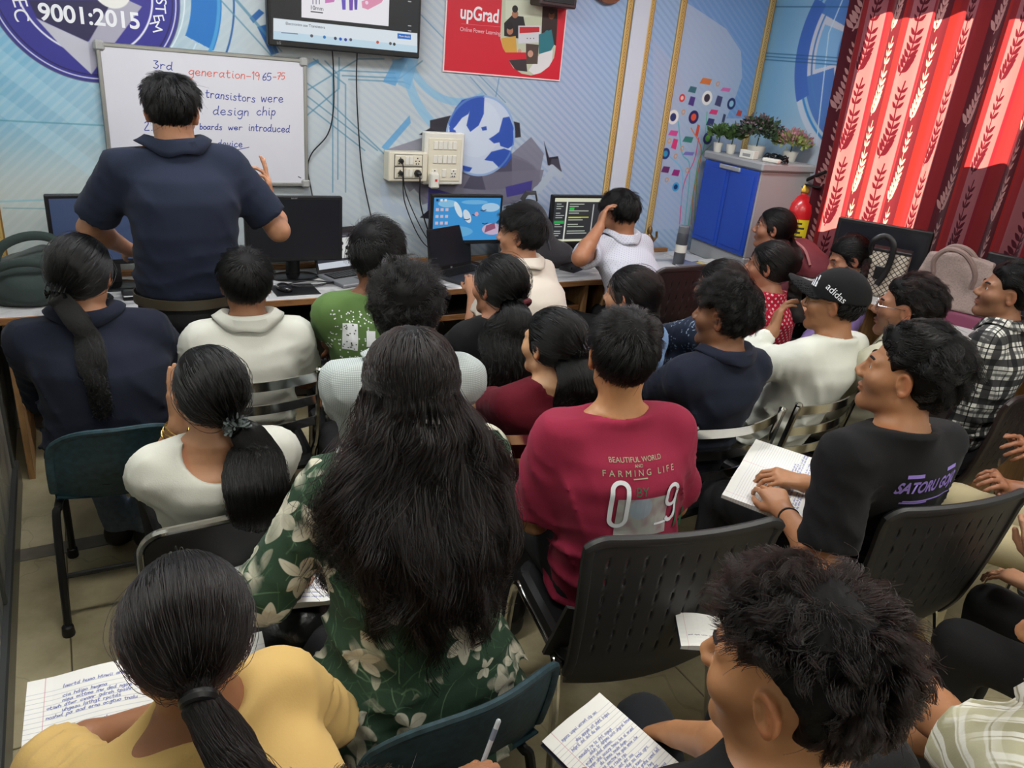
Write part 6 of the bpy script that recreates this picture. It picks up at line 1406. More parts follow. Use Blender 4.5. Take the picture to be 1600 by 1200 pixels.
def make_hair(p, hair, label, res):
    t, HO, Rh, s, fem = p.root, p.HO, p.Rh, p.s, p.fem
    rg = np.random.default_rng(sum(map(ord, label)) % 9973); r0 = A3(.076, .098, .090) * (.97 if fem else 1)
    kind = hair['kind']; th = hair.get('th', .018); ths = hair.get('side', .011); hm = hair.get('mat', HAIR); N = int(hair.get('n', 3500)); rad = hair.get('r', .0006)
    vol = hair.get('vol', [])           # extra lumps (centre, radii) in the head frame
    low = hair.get('low', 0.0)          # hairline dropped over the ears for long hair
    def hl(y): 
        h = hz(y)
        if kind != 'short': h = np.where((y < .035) & (y > -.06), np.minimum(h, -.035 - low), h) - low * .3; 
        return h + hair.get('front', 0) * np.clip((y - .03) / .05, 0, 1) + hair.get('nape', 0) * np.clip((-y - .04) / .05, 0, 1)
    def cap(L, sub=0.0):
        k = np.clip((L[:, 2] - .01) / .08, 0, 1); side = ths + (th - ths) * k
        edge = np.clip((L[:, 2] - hl(L[:, 1])) / .045, 0, 1) if kind == 'short' else 1.0
        d = ell(L, C0, r0 + .001) - side * (.20 + .80 * edge) * (.62 if kind == 'short' else .55)
        for c, r in vol: d = smin(d, ell(L, c, np.array(r) - .012), .02)
        d = d + hair.get('lump', .003) * wob(L, hair.get('lf', 70), 3 + N % 7, 1.6)
        d = smax(d, (hl(L[:, 1]) - L[:, 2]) * .8, .010)
        if kind == 'short' or hair.get('ears'):
            Q = np.c_[np.abs(L[:, 0]), L[:, 1:]].astype(f32); d = smax(d, -ell(Q, (.086, -.002, -.012), (.026, .028, .036)), .006)
            ec = hair.get('earclear', .6 if kind == 'short' else 0)
            if ec: d = smax(d, -ell(Q, (.09, .01, -.01), (.030 + .012 * ec, .030 + .014 * ec, .036 + .02 * ec)), .006)
        return d
    def mass(P):
        L = ((P - HO.astype(f32)) @ Rh.astype(f32)) / s; return cap(L) * s
    lo = HO - .16; hi = HO + .17
    V, Q = nets(mass, lo, hi, .0065 * (.5 + .5 * res)); hobj = link_mesh('hair', np_mesh('hair', relax(V, Q, 1, .4), Q), HCAP, t); p.hair = hobj
    if not hair.get('strands', True): return
    # roots on the skull
    q = nrm(rg.normal(size=(N * 4, 3))); P0 = C0 + q * r0
    ok = (P0[:, 2] > hl(P0[:, 1]) + .004)
    if kind == 'short' or hair.get('ears'): ok &= ~((np.abs(P0[:, 0]) > .058) & (np.abs(P0[:, 1] + .002) < .024) & (P0[:, 2] < .022))
    ec = hair.get('earclear', .6 if kind == 'short' else 0)
    if ec: ok &= ~((np.abs(P0[:, 0]) > .042) & (P0[:, 1] > -.012 - .035 * ec) & (P0[:, 2] < .020 + .035 * ec))
    q = q[ok][:N]; n = len(q)
    if kind == 'short':
        K = 7; ln = hair.get('len', .05); wp = nrm(np.array(hair.get('whorl', (.12, -.55, .82)))); bias = np.array(hair.get('bias', (0, .25, 0))); mess = hair.get('mess', .35); curl = hair.get('curl', 0)
        P0 = C0 + q * r0; edge = np.clip((P0[:, 2] - hl(P0[:, 1])) / .06, .12, 1); L_ = ln * edge * rg.uniform(.7, 1.15, n)
        kk = np.clip((P0[:, 2] - .01) / .08, 0, 1); off = (ths + (th - ths) * kk) * (.22 + .78 * edge) * rg.uniform(.62, 1.25, n)
        out = np.zeros((n, K, 3)); cur = q.copy(); ja = rg.normal(0, mess * .5, n)
        cl = wob(q.astype(f32), hair.get('clump', 9), N % 5, 2.0); lift = rg.uniform(0, 1, n) ** 3 * mess
        ph = wob(q.astype(f32), 5, 2, 2.0) * 4 + rg.normal(0, .4, n)
        vo = np.zeros(n)
        for k in range(K):
            f = k / (K - 1); base = C0 + cur * r0; nn = nrm(cur / r0)
            o = .001 + off * f ** .55 * 1.05 + lift * .02 * f
            pos = base + nn * o[:, None]
            for c, r in vol:      # ride over the extra volume
                e = ell(pos.astype(f32), c, r); pos = pos + nn * np.clip(.003 * rg.uniform(0, 1.5, n) * f - e, 0, .06)[:, None] * min(1, f * 1.6)
            tg = cur - wp + bias; tg = tg - nn * (tg * nn).sum(1)[:, None]; tg = nrm(tg); sd = np.cross(nn, tg)
            a = ja + cl * mess * 1.2 + (curl * np.sin(ph + f * 7) if curl else 0); d_ = tg * np.cos(a)[:, None] + sd * np.sin(a)[:, None]
            if curl: pos = pos + nn * (np.cos(ph + f * 7) * .006 * curl)[:, None] + sd * (np.sin(ph + f * 7) * .006 * curl)[:, None]
            out[:, k] = pos; cur = nrm(cur + d_ * (L_ / (K - 1) / .09)[:, None])
        out = clumped(out, q, hair.get('lock', 13), hair.get('lockw', .72), rg, curl)
        strands('hair_strands', (out.reshape(-1, 3) * s @ Rh.T + HO).reshape(n, K, 3), hm, hobj, rad, .3); return
    if kind in ('tail', 'braid'):
        tie = np.array(hair['tie'], float); qt = nrm((tie - C0) / r0); K1 = 9; out = np.zeros((n, K1, 3)); om = np.arccos(np.clip(q @ qt, -1, .9999)); part = hair.get('part', 0.0)
        cl = wob(q.astype(f32), 12, 4, 2.0)
        for k in range(K1):
            f = k / (K1 - 1); g = (np.sin((1 - f) * om)[:, None] * q + np.sin(f * om)[:, None] * qt) / np.sin(om)[:, None]
            if part: g = g + np.c_[np.sign(q[:, 0]) * part * math.sin(math.pi * f) * np.clip(q[:, 2], 0, 1), np.zeros(n), np.zeros(n)]
            g = nrm(g); o = ((ths + (th - ths) * np.clip(g[:, 2], 0, 1)) * rg.uniform(.62, 1.05, n) + .003) * (f ** .3 if k else .3)
            o = o + .0022 * cl * math.sin(math.pi * f); out[:, k] = C0 + g * (r0 + o[:, None])
        fly = rg.random(n) < .02; out[fly] += nrm(out[fly] - C0) * (np.linspace(0, 1, K1) * (1 - np.linspace(0, 1, K1)) * 4 * rg.uniform(.004, .02, (fly.sum(), 1)))[..., None]
        out = clumped(out, q, 30, .35, rg)
        H = (out.reshape(-1, 3) * s @ Rh.T + HO).reshape(n, K1, 3)
        tp = smooth_pts([HO + Rh @ (tie * s)] + [np.array(c) for c in hair['tail']], 5)
        R0 = np.interp(np.linspace(0, 1, len(tp)), np.linspace(0, 1, len(hair['tr'])), hair['tr']) if kind == 'tail' else np.full(len(tp), hair.get('tr', .02))
        for it in range(6):
            d_ = smin(p.torso(tp.astype(f32), .018), p.traps(tp.astype(f32), .018), .055); tp[:, 1] -= np.clip(R0 * .62 + .006 - d_, 0, .1) * .8
        if kind == 'braid':
            H[:, -1] = tp[0] + rg.normal(0, .006, (n, 3)); strands('hair_strands', H, hm, hobj, rad, .8)
            return braid(p, hobj, tp, hair.get('tr', .016), hm)
        R = np.interp(np.linspace(0, 1, len(tp)), np.linspace(0, 1, len(hair['tr'])), hair['tr'])
        # solid core of the tail
        MB().tube([tuple(c) for c in tp], list(R * .52), 10, flat=(1.15, .8), up=(1, 0, 0)).build('hair_tail', HCAP, t)
        K2 = len(tp); u1 = rg.uniform(0, 1, n) ** .5; an = rg.uniform(0, 2 * math.pi, n); wv = hair.get('wave', .004); T = np.zeros((n, K2, 3)); ph = rg.uniform(0, 6.28, n); cx = np.array((1., 0, 0)); frz = hair.get('frizz', .0)
        lf = rg.uniform(.82, 1.0, n)
        for k in range(K2):
            f = k / (K2 - 1); kk = f * lf * (K2 - 1); i = np.minimum(kk.astype(int), K2 - 2); w_ = (kk - i)[:, None]; c = tp[i] * (1 - w_) + tp[i + 1] * w_; tg = nrm(tp[min(k + 1, K2 - 1)] - tp[max(k - 1, 0)]); e1 = cx - tg * (cx @ tg); e1 /= np.linalg.norm(e1); e2 = np.cross(tg, e1); r_ = R[k]
            T[:, k] = c + (e1 * (np.cos(an) * u1 * 1.3)[:, None] + e2 * (np.sin(an) * u1 * .95)[:, None]) * r_ + (e1 * (np.sin(ph * .3 + f * 14 + an) * wv)[:, None] + e2 * (np.cos(ph * .3 + f * 12 + an) * wv)[:, None]) * min(1, f * 3) + rg.normal(0, frz * f, (n, 3))
        strands('hair_strands', np.concatenate([H[:, :-1], T], 1), hm, hobj, rad, .6)
        return
    if kind == 'loose':
        K1, K2 = 9, 14; out = np.zeros((n, K1 + K2, 3)); az = np.arctan2(q[:, 0], -q[:, 1]); pol = np.arccos(np.clip(q[:, 2], -1, 1)); azT = az * hair.get('gather', .62)
        cl = wob(q.astype(f32), 10, 4, 2.0)
        for k in range(K1):
            f = k / (K1 - 1); A_ = az + (azT - az) * f ** 1.5; Pp = pol + (np.maximum(pol, 1.80) - pol) * f; g = np.c_[np.sin(Pp) * np.sin(A_), -np.sin(Pp) * np.cos(A_), np.cos(Pp)]
            o = ((ths + (th - ths) * np.clip(g[:, 2], 0, 1)) * rg.uniform(.62, 1.1, n) + .003) * (f ** .3 if k else .3) + .0025 * cl * math.sin(math.pi * f); out[:, k] = C0 + g * (r0 + o[:, None])
        H = (out[:, :K1].reshape(-1, 3) * s @ Rh.T + HO).reshape(n, K1, 3); cur = H[:, -1].copy(); ln = hair.get('len', .42); W = hair.get('spread', .24); wv = hair.get('wave', .012)
        ctr = np.array((HO[0], 0, 0)); x0 = cur[:, 0] - HO[0]; lay = rg.uniform(0, 1, n) ** .7; ph = wob((q * 1.0).astype(f32), 6, 8, 2.5) * 5 + rg.normal(0, .5, n); lnn = ln * rg.uniform(.55, 1.08, n); tx = HO[0] + x0 / .075 * W * .5 * rg.uniform(.75, 1.35, n) + rg.normal(0, .02, n)
        z0 = cur[:, 2].copy(); y0 = cur[:, 1].copy(); xs_ = cur[:, 0].copy(); thk = hair.get('thick', .075)
        for k in range(K2):
            f = (k + 1) / K2; e = min(1, f * 1.5); e = e * e * (3 - 2 * e); x = xs_ + (tx - xs_) * e; z = z0 - lnn * f
            P = np.c_[x, y0 - .01 * f, z]
            P[:, 0] += np.sin(ph + f * 13) * wv * min(1, f * 3); 
            for it in range(3):   # lie on the back of the garment
                d = smin(p.torso(P.astype(f32), .02), p.traps(P.astype(f32), .02), .055); want = .006 + lay * thk * math.sin(math.pi * min(1, .25 + f * .75)) 
                P[:, 1] -= np.clip(want - d, 0, .2)
            P[:, 1] += np.cos(ph * 1.3 + f * 11) * wv * .8; H = np.concatenate([H, P[:, None]], 1)
        H = clumped(H, q, 60, .85, rg, hair.get('curl', 0), 22, .08)
        strands('hair_strands', H, hm, hobj, rad, .55)
        def bulk(P):
            x = P[:, 0] - HO[0]; top_ = HO[2] - .085; f = np.clip((top_ - P[:, 2]) / (ln * .78), 0, 1.2); w_ = .062 + (W * .44 - .062) * np.minimum(1, f * 1.5)
            d = smin(p.torso(P, .018), p.traps(P, .018), .055); b = np.maximum(np.abs(x) - w_, d - thk * .52 * np.sin(np.pi * np.clip(.3 + f * .7, 0, 1)) - .004); b = smax(b, (P[:, 1] - (p.N[1] + .0)), .02); b = np.maximum(b, np.maximum(P[:, 2] - top_, (top_ - ln * .72) - P[:, 2]))
            return b + .010 * wob(P, 34, 5, 2.5)
        V, Q = nets(bulk, (HO[0] - .3, HO[1] - .45, HO[2] - ln - .1), (HO[0] + .3, HO[1] + .15, HO[2]), .011)
        if len(V): link_mesh('hair_length', np_mesh('hair_length', relax(V, Q, 2, .5), Q), HCAP, t)
def braid(p, hobj, tp, R, hm):
    n = 60; P = np.array([tp[int(i / n * (len(tp) - 1))] * (1 - (i / n * (len(tp) - 1)) % 1) + tp[min(len(tp) - 1, int(i / n * (len(tp) - 1)) + 1)] * ((i / n * (len(tp) - 1)) % 1) for i in range(n)])
    for j in range(3):
        pts = []; rr = []
        for i in range(n):
            a = i / n * 26 + j * 2 * math.pi / 3; tpr = 1 - .35 * i / n; pts.append(P[i] + np.array((math.sin(a) * R * .75, -math.sin(2 * a) * R * .4, 0)) * tpr); rr.append(R * .62 * tpr)
        MB().tube(pts, rr, 8).build('braid_strand', HCAP, p.root)
def hair_tie(p, tie, m, r=.017, kind='ring'):
    c = p.HO + p.Rh @ (np.array(tie) * p.s); u = p.Rh @ np.array((0, -.8, -.6))
    e1 = np.array((1., 0, 0)); e1 -= u * (e1 @ u); e1 /= np.linalg.norm(e1); e2 = np.cross(u, e1)
    if kind == 'ring': return MB().tube([c + (e1 * math.cos(a) + e2 * math.sin(a)) * r for a in np.linspace(0, 6.283, 16, endpoint=False)], r * .5, 8, closed=True).build('hair_band', m, p.root)
    if kind == 'frill':
        mb = MB(); rg = np.random.default_rng(2)
        for i in range(150):
            a = rg.uniform(0, 6.28); d = (e1 * math.cos(a) + e2 * math.sin(a)); b = c + d * r * rg.uniform(.5, 1) + u * rg.uniform(-.012, .012); q = d + rg.normal(0, .6, 3); q /= np.linalg.norm(q); w_ = np.cross(q, rg.normal(size=3)); w_ /= np.linalg.norm(w_)
            mb.add([b + w_ * .004, b - w_ * .004, b + q * .016 - w_ * .003, b + q * .016 + w_ * .003], [(0, 1, 2, 3)])
        o = mb.build('hair_scrunchie', m, p.root); return o
    if kind == 'claw':
        mb = MB(); mb.tube([c + e1 * -.03 + u * .01, c - u * .012, c + e1 * .03 + u * .01], .006, 7)
        for s_ in (-1, 1):
            for i in range(5): b = c + e1 * (-.026 + .013 * i); mb.tube(smooth_pts([b, b + e2 * .02 * s_ + u * .008, b + e2 * .022 * s_ - u * .02], 3), .0025, 5)
        return mb.build('claw_clip', m, p.root)
def mesh_text(body, size, shear=0, spacing=1.0, offset=0.0):
    cu = bpy.data.curves.new('lettering', 'FONT'); cu.body = body; cu.size = size; cu.align_x = 'CENTER'; cu.align_y = 'CENTER'; cu.shear = shear; cu.space_character = spacing; cu.offset = offset
    o = bpy.data.objects.new('lettering', cu); COL.objects.link(o); me = bpy.data.meshes.new_from_object(o); bpy.data.objects.remove(o); return me
def wrap_on(obj, me, name, m, parent, org, ax_x, ax_y, out=.002, sub=0):
    """lay a flat mesh (u, v) on obj: start at org + u*ax_x + v*ax_y and shoot along -(ax_x x ax_y)"""
    if sub:
        b = bmesh.new(); b.from_mesh(me); bmesh.ops.triangulate(b, faces=b.faces); bmesh.ops.subdivide_edges(b, edges=b.edges, cuts=sub, use_grid_fill=True); b.to_mesh(me); b.free()
    src = obj.data; vs_ = [v.co.copy() for v in src.vertices]; fs = [tuple(f.vertices) for f in src.polygons]; bv = BVHTree.FromPolygons(vs_, fs)
    ax_x = Vector(ax_x).normalized(); ax_y = Vector(ax_y).normalized(); n = ax_x.cross(ax_y); org = Vector(org); last = None
    for v in me.vertices:
        o = org + ax_x * v.co.x + ax_y * v.co.y; h = bv.ray_cast(o + n * .5, -n, 1.0)
        if h[0] is not None: last = (h[0] - o).dot(n)
        v.co = o + n * ((last or 0) + out)
    return link_mesh(name, me, m, parent)
# ------------------------------------------------------------------ cloth prints
def cloth(name, col, **k):
    for a, b in (('rough', .9), ('bump', .12), ('bscale', 260), ('sheen', .04), ('spec', .2)): k.setdefault(a, b)
    return mat(name, col, **k)
def pattern(name, T, res, bg, fn, **k):
    p = Pic(0, T, 0, T, res, bg); fn(p, T); return image_mat(name, p.a, .9, box=T, bump=.12, bscale=260, spec=.2, sheen=.04, **k)
def pt_floral(p, T):
    r = np.random.default_rng(21)
    def rep(f):
        for ox in (-T, 0, T):
            for oy in (-T, 0, T): f(ox, oy)
    for i in range(70):
        c = r.uniform(0, T, 2); a = r.uniform(0, 6.28); L = r.uniform(.03, .08); b = r.uniform(-1, 1); q = np.array([c + np.array((math.cos(a + b * t), math.sin(a + b * t))) * L * t for t in np.linspace(0, 1, 6)]); w = r.uniform(.0012, .003); col = [(92, 124, 92), (66, 100, 70), (120, 146, 112)][i % 3]
        rep(lambda ox, oy: p.line(q + (ox, oy), w, col, .8))
    for i, (x, y, R, n) in enumerate(((.08, .09, .068, 6), (.25, .06, .052, 5), (.17, .20, .066, 5), (.31, .20, .060, 6), (.06, .29, .056, 5), (.20, .34, .064, 6), (.33, .34, .048, 4), (.13, .41, .035, 4))):
        a0 = r.uniform(0, 6.28); pet = []
        for j in range(n):
            a = a0 + j * 6.283 / n + r.uniform(-.25, .25); L = R * r.uniform(.75, 1.1); w = R * r.uniform(.26, .4); d = np.array((math.cos(a), math.sin(a))); e = np.array((-d[1], d[0])); pet.append(smooth_pts([(0, 0), d * L * .4 + e * w * .8, d * L * .75 + e * w * .7, d * L, d * L * .72 - e * w * .6, d * L * .35 - e * w * .75, (0, 0)], 4))
        c = np.array((x, y)) * T / .42; pet = [q_ * T / .42 for q_ in pet]
        for k, q in enumerate(pet):
            col = (206 - 10 * (k % 3), 202 - 10 * (k % 3), 184 - 10 * (k % 3)); rep(lambda ox, oy: p.poly(q + c + (ox, oy), col)); rep(lambda ox, oy: p.line([c + (ox, oy) + q[2] * .2, c + (ox, oy) + q[len(q) // 2] * .8], .0016, (170, 166, 144), .6))
FLORAL = pattern('green_floral_crepe', .35, .0011, (48, 70, 54), pt_floral)
def pt_plaid(p, T):
    for a, w, c, al in ((.0, .030, (28, 28, 30), .8), (.045, .012, (60, 60, 62), .6), (.07, .004, (20, 20, 22), .9)):
        p.poly([(a, 0), (a + w, 0), (a + w, T), (a, T)], c, al); p.poly([(0, a), (T, a), (T, a + w), (0, a + w)], c, al)
PLAID = pattern('black_white_plaid', .09, .0008, (214, 214, 206), pt_plaid)
def pt_ging(p, T):
    p.poly([(0, 0), (T / 2, 0), (T / 2, T), (0, T)], (160, 170, 170), .7); p.poly([(0, 0), (T, 0), (T, T / 2), (0, T / 2)], (150, 160, 160), .7)
GING = pattern('grey_micro_check', .0055, .0005, (208, 214, 212), pt_ging)
def pt_dots(p, T):
    for x, y in ((.25, .25), (.75, .75)): p.disc((x * T, y * T), T * .16, (226, 214, 214)); p.disc((x * T, y * T), T * .06, (190, 60, 74))
DOTS = pattern('red_white_dots', .032, .0008, (176, 24, 52), pt_dots)
def pt_stripe(p, T):
    for a, w, c in ((0, .30, (160, 156, 126)), (.34, .04, (190, 186, 160)), (.5, .28, (186, 182, 152)), (.84, .03, (150, 146, 118))): p.poly([(0, a * T), (T, a * T), (T, (a + w) * T), (0, (a + w) * T)], c)
STRIPE = pattern('olive_white_stripe', .085, .001, (222, 220, 208), pt_stripe)
def pt_pin(p, T):
    p.disc((T * .25, T * .25), T * .12, (150, 150, 176)); p.disc((T * .75, T * .75), T * .12, (150, 150, 176))
PIN = pattern('lilac_grey_pin_dot', .018, .0008, (196, 198, 208), pt_pin)
def pt_bluefl(p, T):
    r = np.random.default_rng(4)
    for i in range(26): p.disc(r.uniform(.1, .9, 2) * T, T * r.uniform(.02, .05), (150, 170, 190), ry=T * .02, rot=r.uniform(0, 3))
BLUEFL = pattern('navy_small_print', .12, .0012, (36, 44, 62), pt_bluefl)
NAVY = cloth('navy_cotton', (31, 37, 54)); NAVY2 = cloth('dark_navy_jersey', (25, 29, 43)); OFFW = cloth('off_white_cotton', (208, 208, 198)); CREAMC = cloth('cream_cotton', (216, 206, 192)); WHTEE = cloth('white_green_cotton', (212, 214, 204)); CRIM = cloth('crimson_cotton', (146, 40, 66)); MAROON = cloth('maroon_cotton', (94, 20, 34)); BLK_T = cloth('black_cotton', (24, 24, 26)); GREEN_T = cloth('moss_green_cotton', (90, 118, 66)); DNAVY = cloth('ink_blue_shirt', (29, 34, 49)); SKY = cloth('sky_blue_cotton', (120, 150, 190)); LILAC = cloth('lilac_cotton', (140, 116, 172)); YEL = cloth('mustard_yellow_crepe', (206, 172, 108)); KHAKI = cloth('khaki_twill', (178, 166, 132)); CREAMT = cloth('cream_twill', (190, 188, 168)); MAUVE = cloth('dusty_mauve_cotton', (110, 60, 70)); WASH = cloth('washed_denim', (112, 124, 140), noise=.2, nscale=50)
GOLD = mat('gold_metal', (200, 170, 100), .25, 1.0); DKBAND = mat('dark_band', (30, 26, 26), .7)
def band(p, k, m, name, r=.030, n=1, back=.02, w=.003):
    a = p.A[k]; u = nrm(a['E'] - a['T']); e1 = nrm(np.cross(u, (0.3, .2, 1))); e2 = np.cross(u, e1)
    for i in range(n):
        c = a['T'] + u * (back + i * .012); MB().tube([c + (e1 * math.cos(t) + e2 * math.sin(t)) * r + u * .004 * math.sin(t * 2 + i) for t in np.linspace(0, 6.283, 20, endpoint=False)], w, 6, closed=True).build(name, m, p.root)
def hit(p, obj, px, py):
    M = p.root.matrix_basis.inverted() ; o = M @ Vector(CAM); d = (M.to_3x3() @ Vector(ray(px, py))).normalized(); me = obj.data
    bv = obj.get('_x') or BVHTree.FromPolygons([v.co.copy() for v in me.vertices], [tuple(f.vertices) for f in me.polygons]); h = bv.ray_cast(o, d); return h[0]
def quad_mesh(w, h, nu=12, nv=12):
    me = bpy.data.meshes.new('patch'); V = [((i / nu - .5) * w, (j / nv - .5) * h, 0) for j in range(nv + 1) for i in range(nu + 1)]; me.from_pydata(V, [], [(j * (nu + 1) + i, j * (nu + 1) + i + 1, (j + 1) * (nu + 1) + i + 1, (j + 1) * (nu + 1) + i) for j in range(nv) for i in range(nu)]); return me
def dots_mesh(pts, r):
    me = bpy.data.meshes.new('dots'); V = []; F = []
    for x, y in pts:
        b = len(V); V += [(x + r * math.cos(a), y + r * math.sin(a), 0) for a in np.linspace(0, 6.283, 6, endpoint=False)]; F.append(tuple(range(b, b + 6)))
    me.from_pydata(V, [], F); return me
R_ = math.radians
# ------------------------------------------------------------------ the teacher
SH = dict(kind='short')
p = person('standing man in navy polo shirt facing the whiteboard with one hand raised', (268, 166, 1.625), (.37, 3.00), yaw=3, hyaw=-14, pitch=10, skin=(176, 126, 96), stand=True, bw=1.02, bd=1.1, nk=.135, sw=.178, top=dict(mat=NAVY, collar='polo', name='polo_shirt', frac=.80, off=.016, ch=.03, fold=.004),
    hair=dict(kind='short', th=.027, side=.007, n=5500, len=.045, bias=(0, -.1, -.6), whorl=(.0, -.3, .9), nape=.015, earclear=.9), arms={-1: dict(to=(-.16, .34, 1.06), pole=(-1, -.1, -.55)), 1: dict(rel=(.205, .20, -.165), pole=(.12, -.10, -.2), D=(-.06, .10, 1), N=(-1, .25, 0), curl=[.05, .12, .5, .6], spread=.2, fine=True)})
band(p, 1, mat('red_thread', (170, 60, 50), .7), 'red_thread', .029, 1, .02, .002); band(p, 1, CHROME, 'bead_bracelet', .031, 1, .055, .003)
# ------------------------------------------------------------------ front row and the desk sitters
p = person('person with dark ponytail and claw clip in navy sweatshirt, left end of front row', (126, 418, 1.15), (.07, 2.63), fem=True, yaw=-2, hyaw=-22, pitch=6, roll=0, bw=1.22, bd=1.1, nk=.155, skin=(172, 122, 92), top=dict(mat=NAVY2, sleeve='long', name='sweatshirt', fold=.007, off=.018, hem=.50, collar='flat', ch=.02), trousers=WASH,
    hair=dict(kind='tail', th=.026, side=.024, n=5000, tie=(-.035, -.115, -.055), tail=[(-.065, -.02, .98), (-.055, -.06, .90), (-.045, -.10, .82), (-.045, -.12, .74)], tr=[.022, .026, .023, .016, .005], wave=.008, frizz=.008, ears=True), arms={-1: dict(to=(-.12, .38, .80), pole=(-.35, -.5, -.9)), 1: dict(to=(.16, .38, .80), pole=(.6, -.6, -.8))}, legs={1: dict(ankle=(.05, .20, .10)), -1: dict(ankle=(-.05, .25, .09))})
hair_tie(p, (-.035, -.122, -.045), BLACKG, .02, 'claw')
chair_shell('worn teal plastic shell chair with black legs at the left end of the front row', .065, 2.66, R_(-2), .73, W=.20)
p = person('person in off-white polo shirt with short black hair, front row beside the teacher', (384, 436, 1.10), (.50, 2.72), yaw=-4, hyaw=-8, pitch=6, bw=.95, s=.95, skin=(142, 98, 72), top=dict(mat=OFFW, collar='polo', name='polo_shirt', fold=.006, ch=.026), hair=dict(kind='short', th=.026, side=.014, n=5000, len=.05, mess=.3, whorl=(.05, -.45, .85)), arms={1: dict(to=(.14, .30, .70)), -1: dict(to=(-.10, .30, .70))}, seat_h=.44)
chair_slat('chrome banded chair under the off-white polo shirt', .50, 2.72, R_(-2), .81)
p = person('person in moss green t-shirt with white printed block, before the open grey laptop', (587, 392, 1.20), (.99, 2.72), yaw=-6, hyaw=-14, pitch=4, skin=(126, 84, 60), top=dict(mat=GREEN_T, collar='crew', name='t_shirt', fold=.006), hair=dict(kind='short', th=.034, side=.018, n=5000, len=.08, mess=.7, bias=(.5, .3, 0), whorl=(-.2, -.3, .9), clump=12))
o_ = hit(p, p.top, 556, 528)
if o_:
    rg_ = np.random.default_rng(5); me = quad_mesh(.05, .10); wrap_on(p.top, me, 'white_print', WINK, p.root, o_ + Vector((-.018, 0, 0)), (1, 0, 0), (0, 0, 1)); wrap_on(p.top, quad_mesh(.03, .06), 'white_print', WINK, p.root, o_ + Vector((.05, 0, .0)), (1, 0, 0), (0, 0, 1))
    me = dots_mesh([(x, y) for x, y in rg_.uniform(-1, 1, (150, 2)) * (.085, .095) if abs(x + .018) > .028 or abs(y) > .052], .0028); o2 = wrap_on(p.top, me, 'white_dots', WINK, p.root, o_, (1, 0, 0), (0, 0, 1)); o2['kind'] = 'stuff'
    o2 = wrap_on(p.top, dots_mesh([(x, y) for x, y in rg_.uniform(-1, 1, (26, 2)) * (.022, .045)], .0026), 'dark_dots', mat('print_moss', (60, 74, 50), .8), p.root, o_ + Vector((-.018, 0, 0)), (1, 0, 0), (0, 0, 1), out=.003); o2['kind'] = 'stuff'
chair_slat('chrome banded chair under the moss green t-shirt', .99, 2.74, R_(-4), .80)
p = person('person in cream polo shirt seen in profile before the two middle screens', (818, 360, 1.15), (1.95, 2.98), yaw=22, hyaw=46, pitch=2, skin=(178, 128, 98), top=dict(mat=CREAMC, name='polo_shirt', collar='polo', fold=.004, ch=.026), hair=dict(kind='short', th=.034, side=.018, n=4500, len=.06, bias=(0, .5, 0), mess=.4), arms={-1: dict(to=(-.12, .36, .80))})
chair_pad('black panel chair under the cream polo shirt at the counter', 1.95, 2.96, R_(22), .76)
p = person('person in black dress with wavy ponytail held by a maroon band, second row middle', (782, 440, 1.10), (1.42, 2.56), fem=True, yaw=0, hyaw=20, pitch=2, skin=(168, 116, 90), top=dict(mat=BLK_T, name='dress', fold=.005), hair=dict(kind='tail', th=.024, side=.022, n=6000, tie=(.015, -.125, -.045), tail=[(-.02, -.17, 1.00), (-.05, -.20, .90), (-.07, -.20, .80), (-.08, -.19, .70)], tr=[.02, .055, .08, .085, .06], wave=.010, frizz=.010, low=.02))
hair_tie(p, (.015, -.128, -.045), mat('maroon_band', (92, 30, 40), .8), .02)
chair_pad('black panel chair with chrome rim behind the black dress', 1.44, 2.60, R_(0), .77, W=.24)
p = person('heavy-set person in pale lilac-grey shirt at the counter, hand on forehead, back turned', (970, 328, 1.18), (2.66, 3.12), yaw=8, hyaw=14, pitch=28, bw=1.08, nk=.135, skin=(164, 112, 82), top=dict(mat=PIN, collar='polo', name='polo_shirt', fold=.005, ch=.024), hair=dict(kind='short', th=.030, side=.020, n=4500, len=.055, mess=.4), arms={-1: dict(to=(2.42, 3.27, 1.11), world=True, pole=(-1, -.4, -.9), D=(.45, .3, .75), N=(.8, -.5, -.2), fine=True), 1: dict(to=(.12, .40, .82))})
chair_perf('brown-black high slotted office chair behind the lilac-grey shirt at the counter', 2.68, 3.10, R_(6), 1.01, PERFB)
t = chair_pad('empty black panel chair with chrome rim and a dark jacket over its seat', 2.12, 2.86, R_(-5), .78)
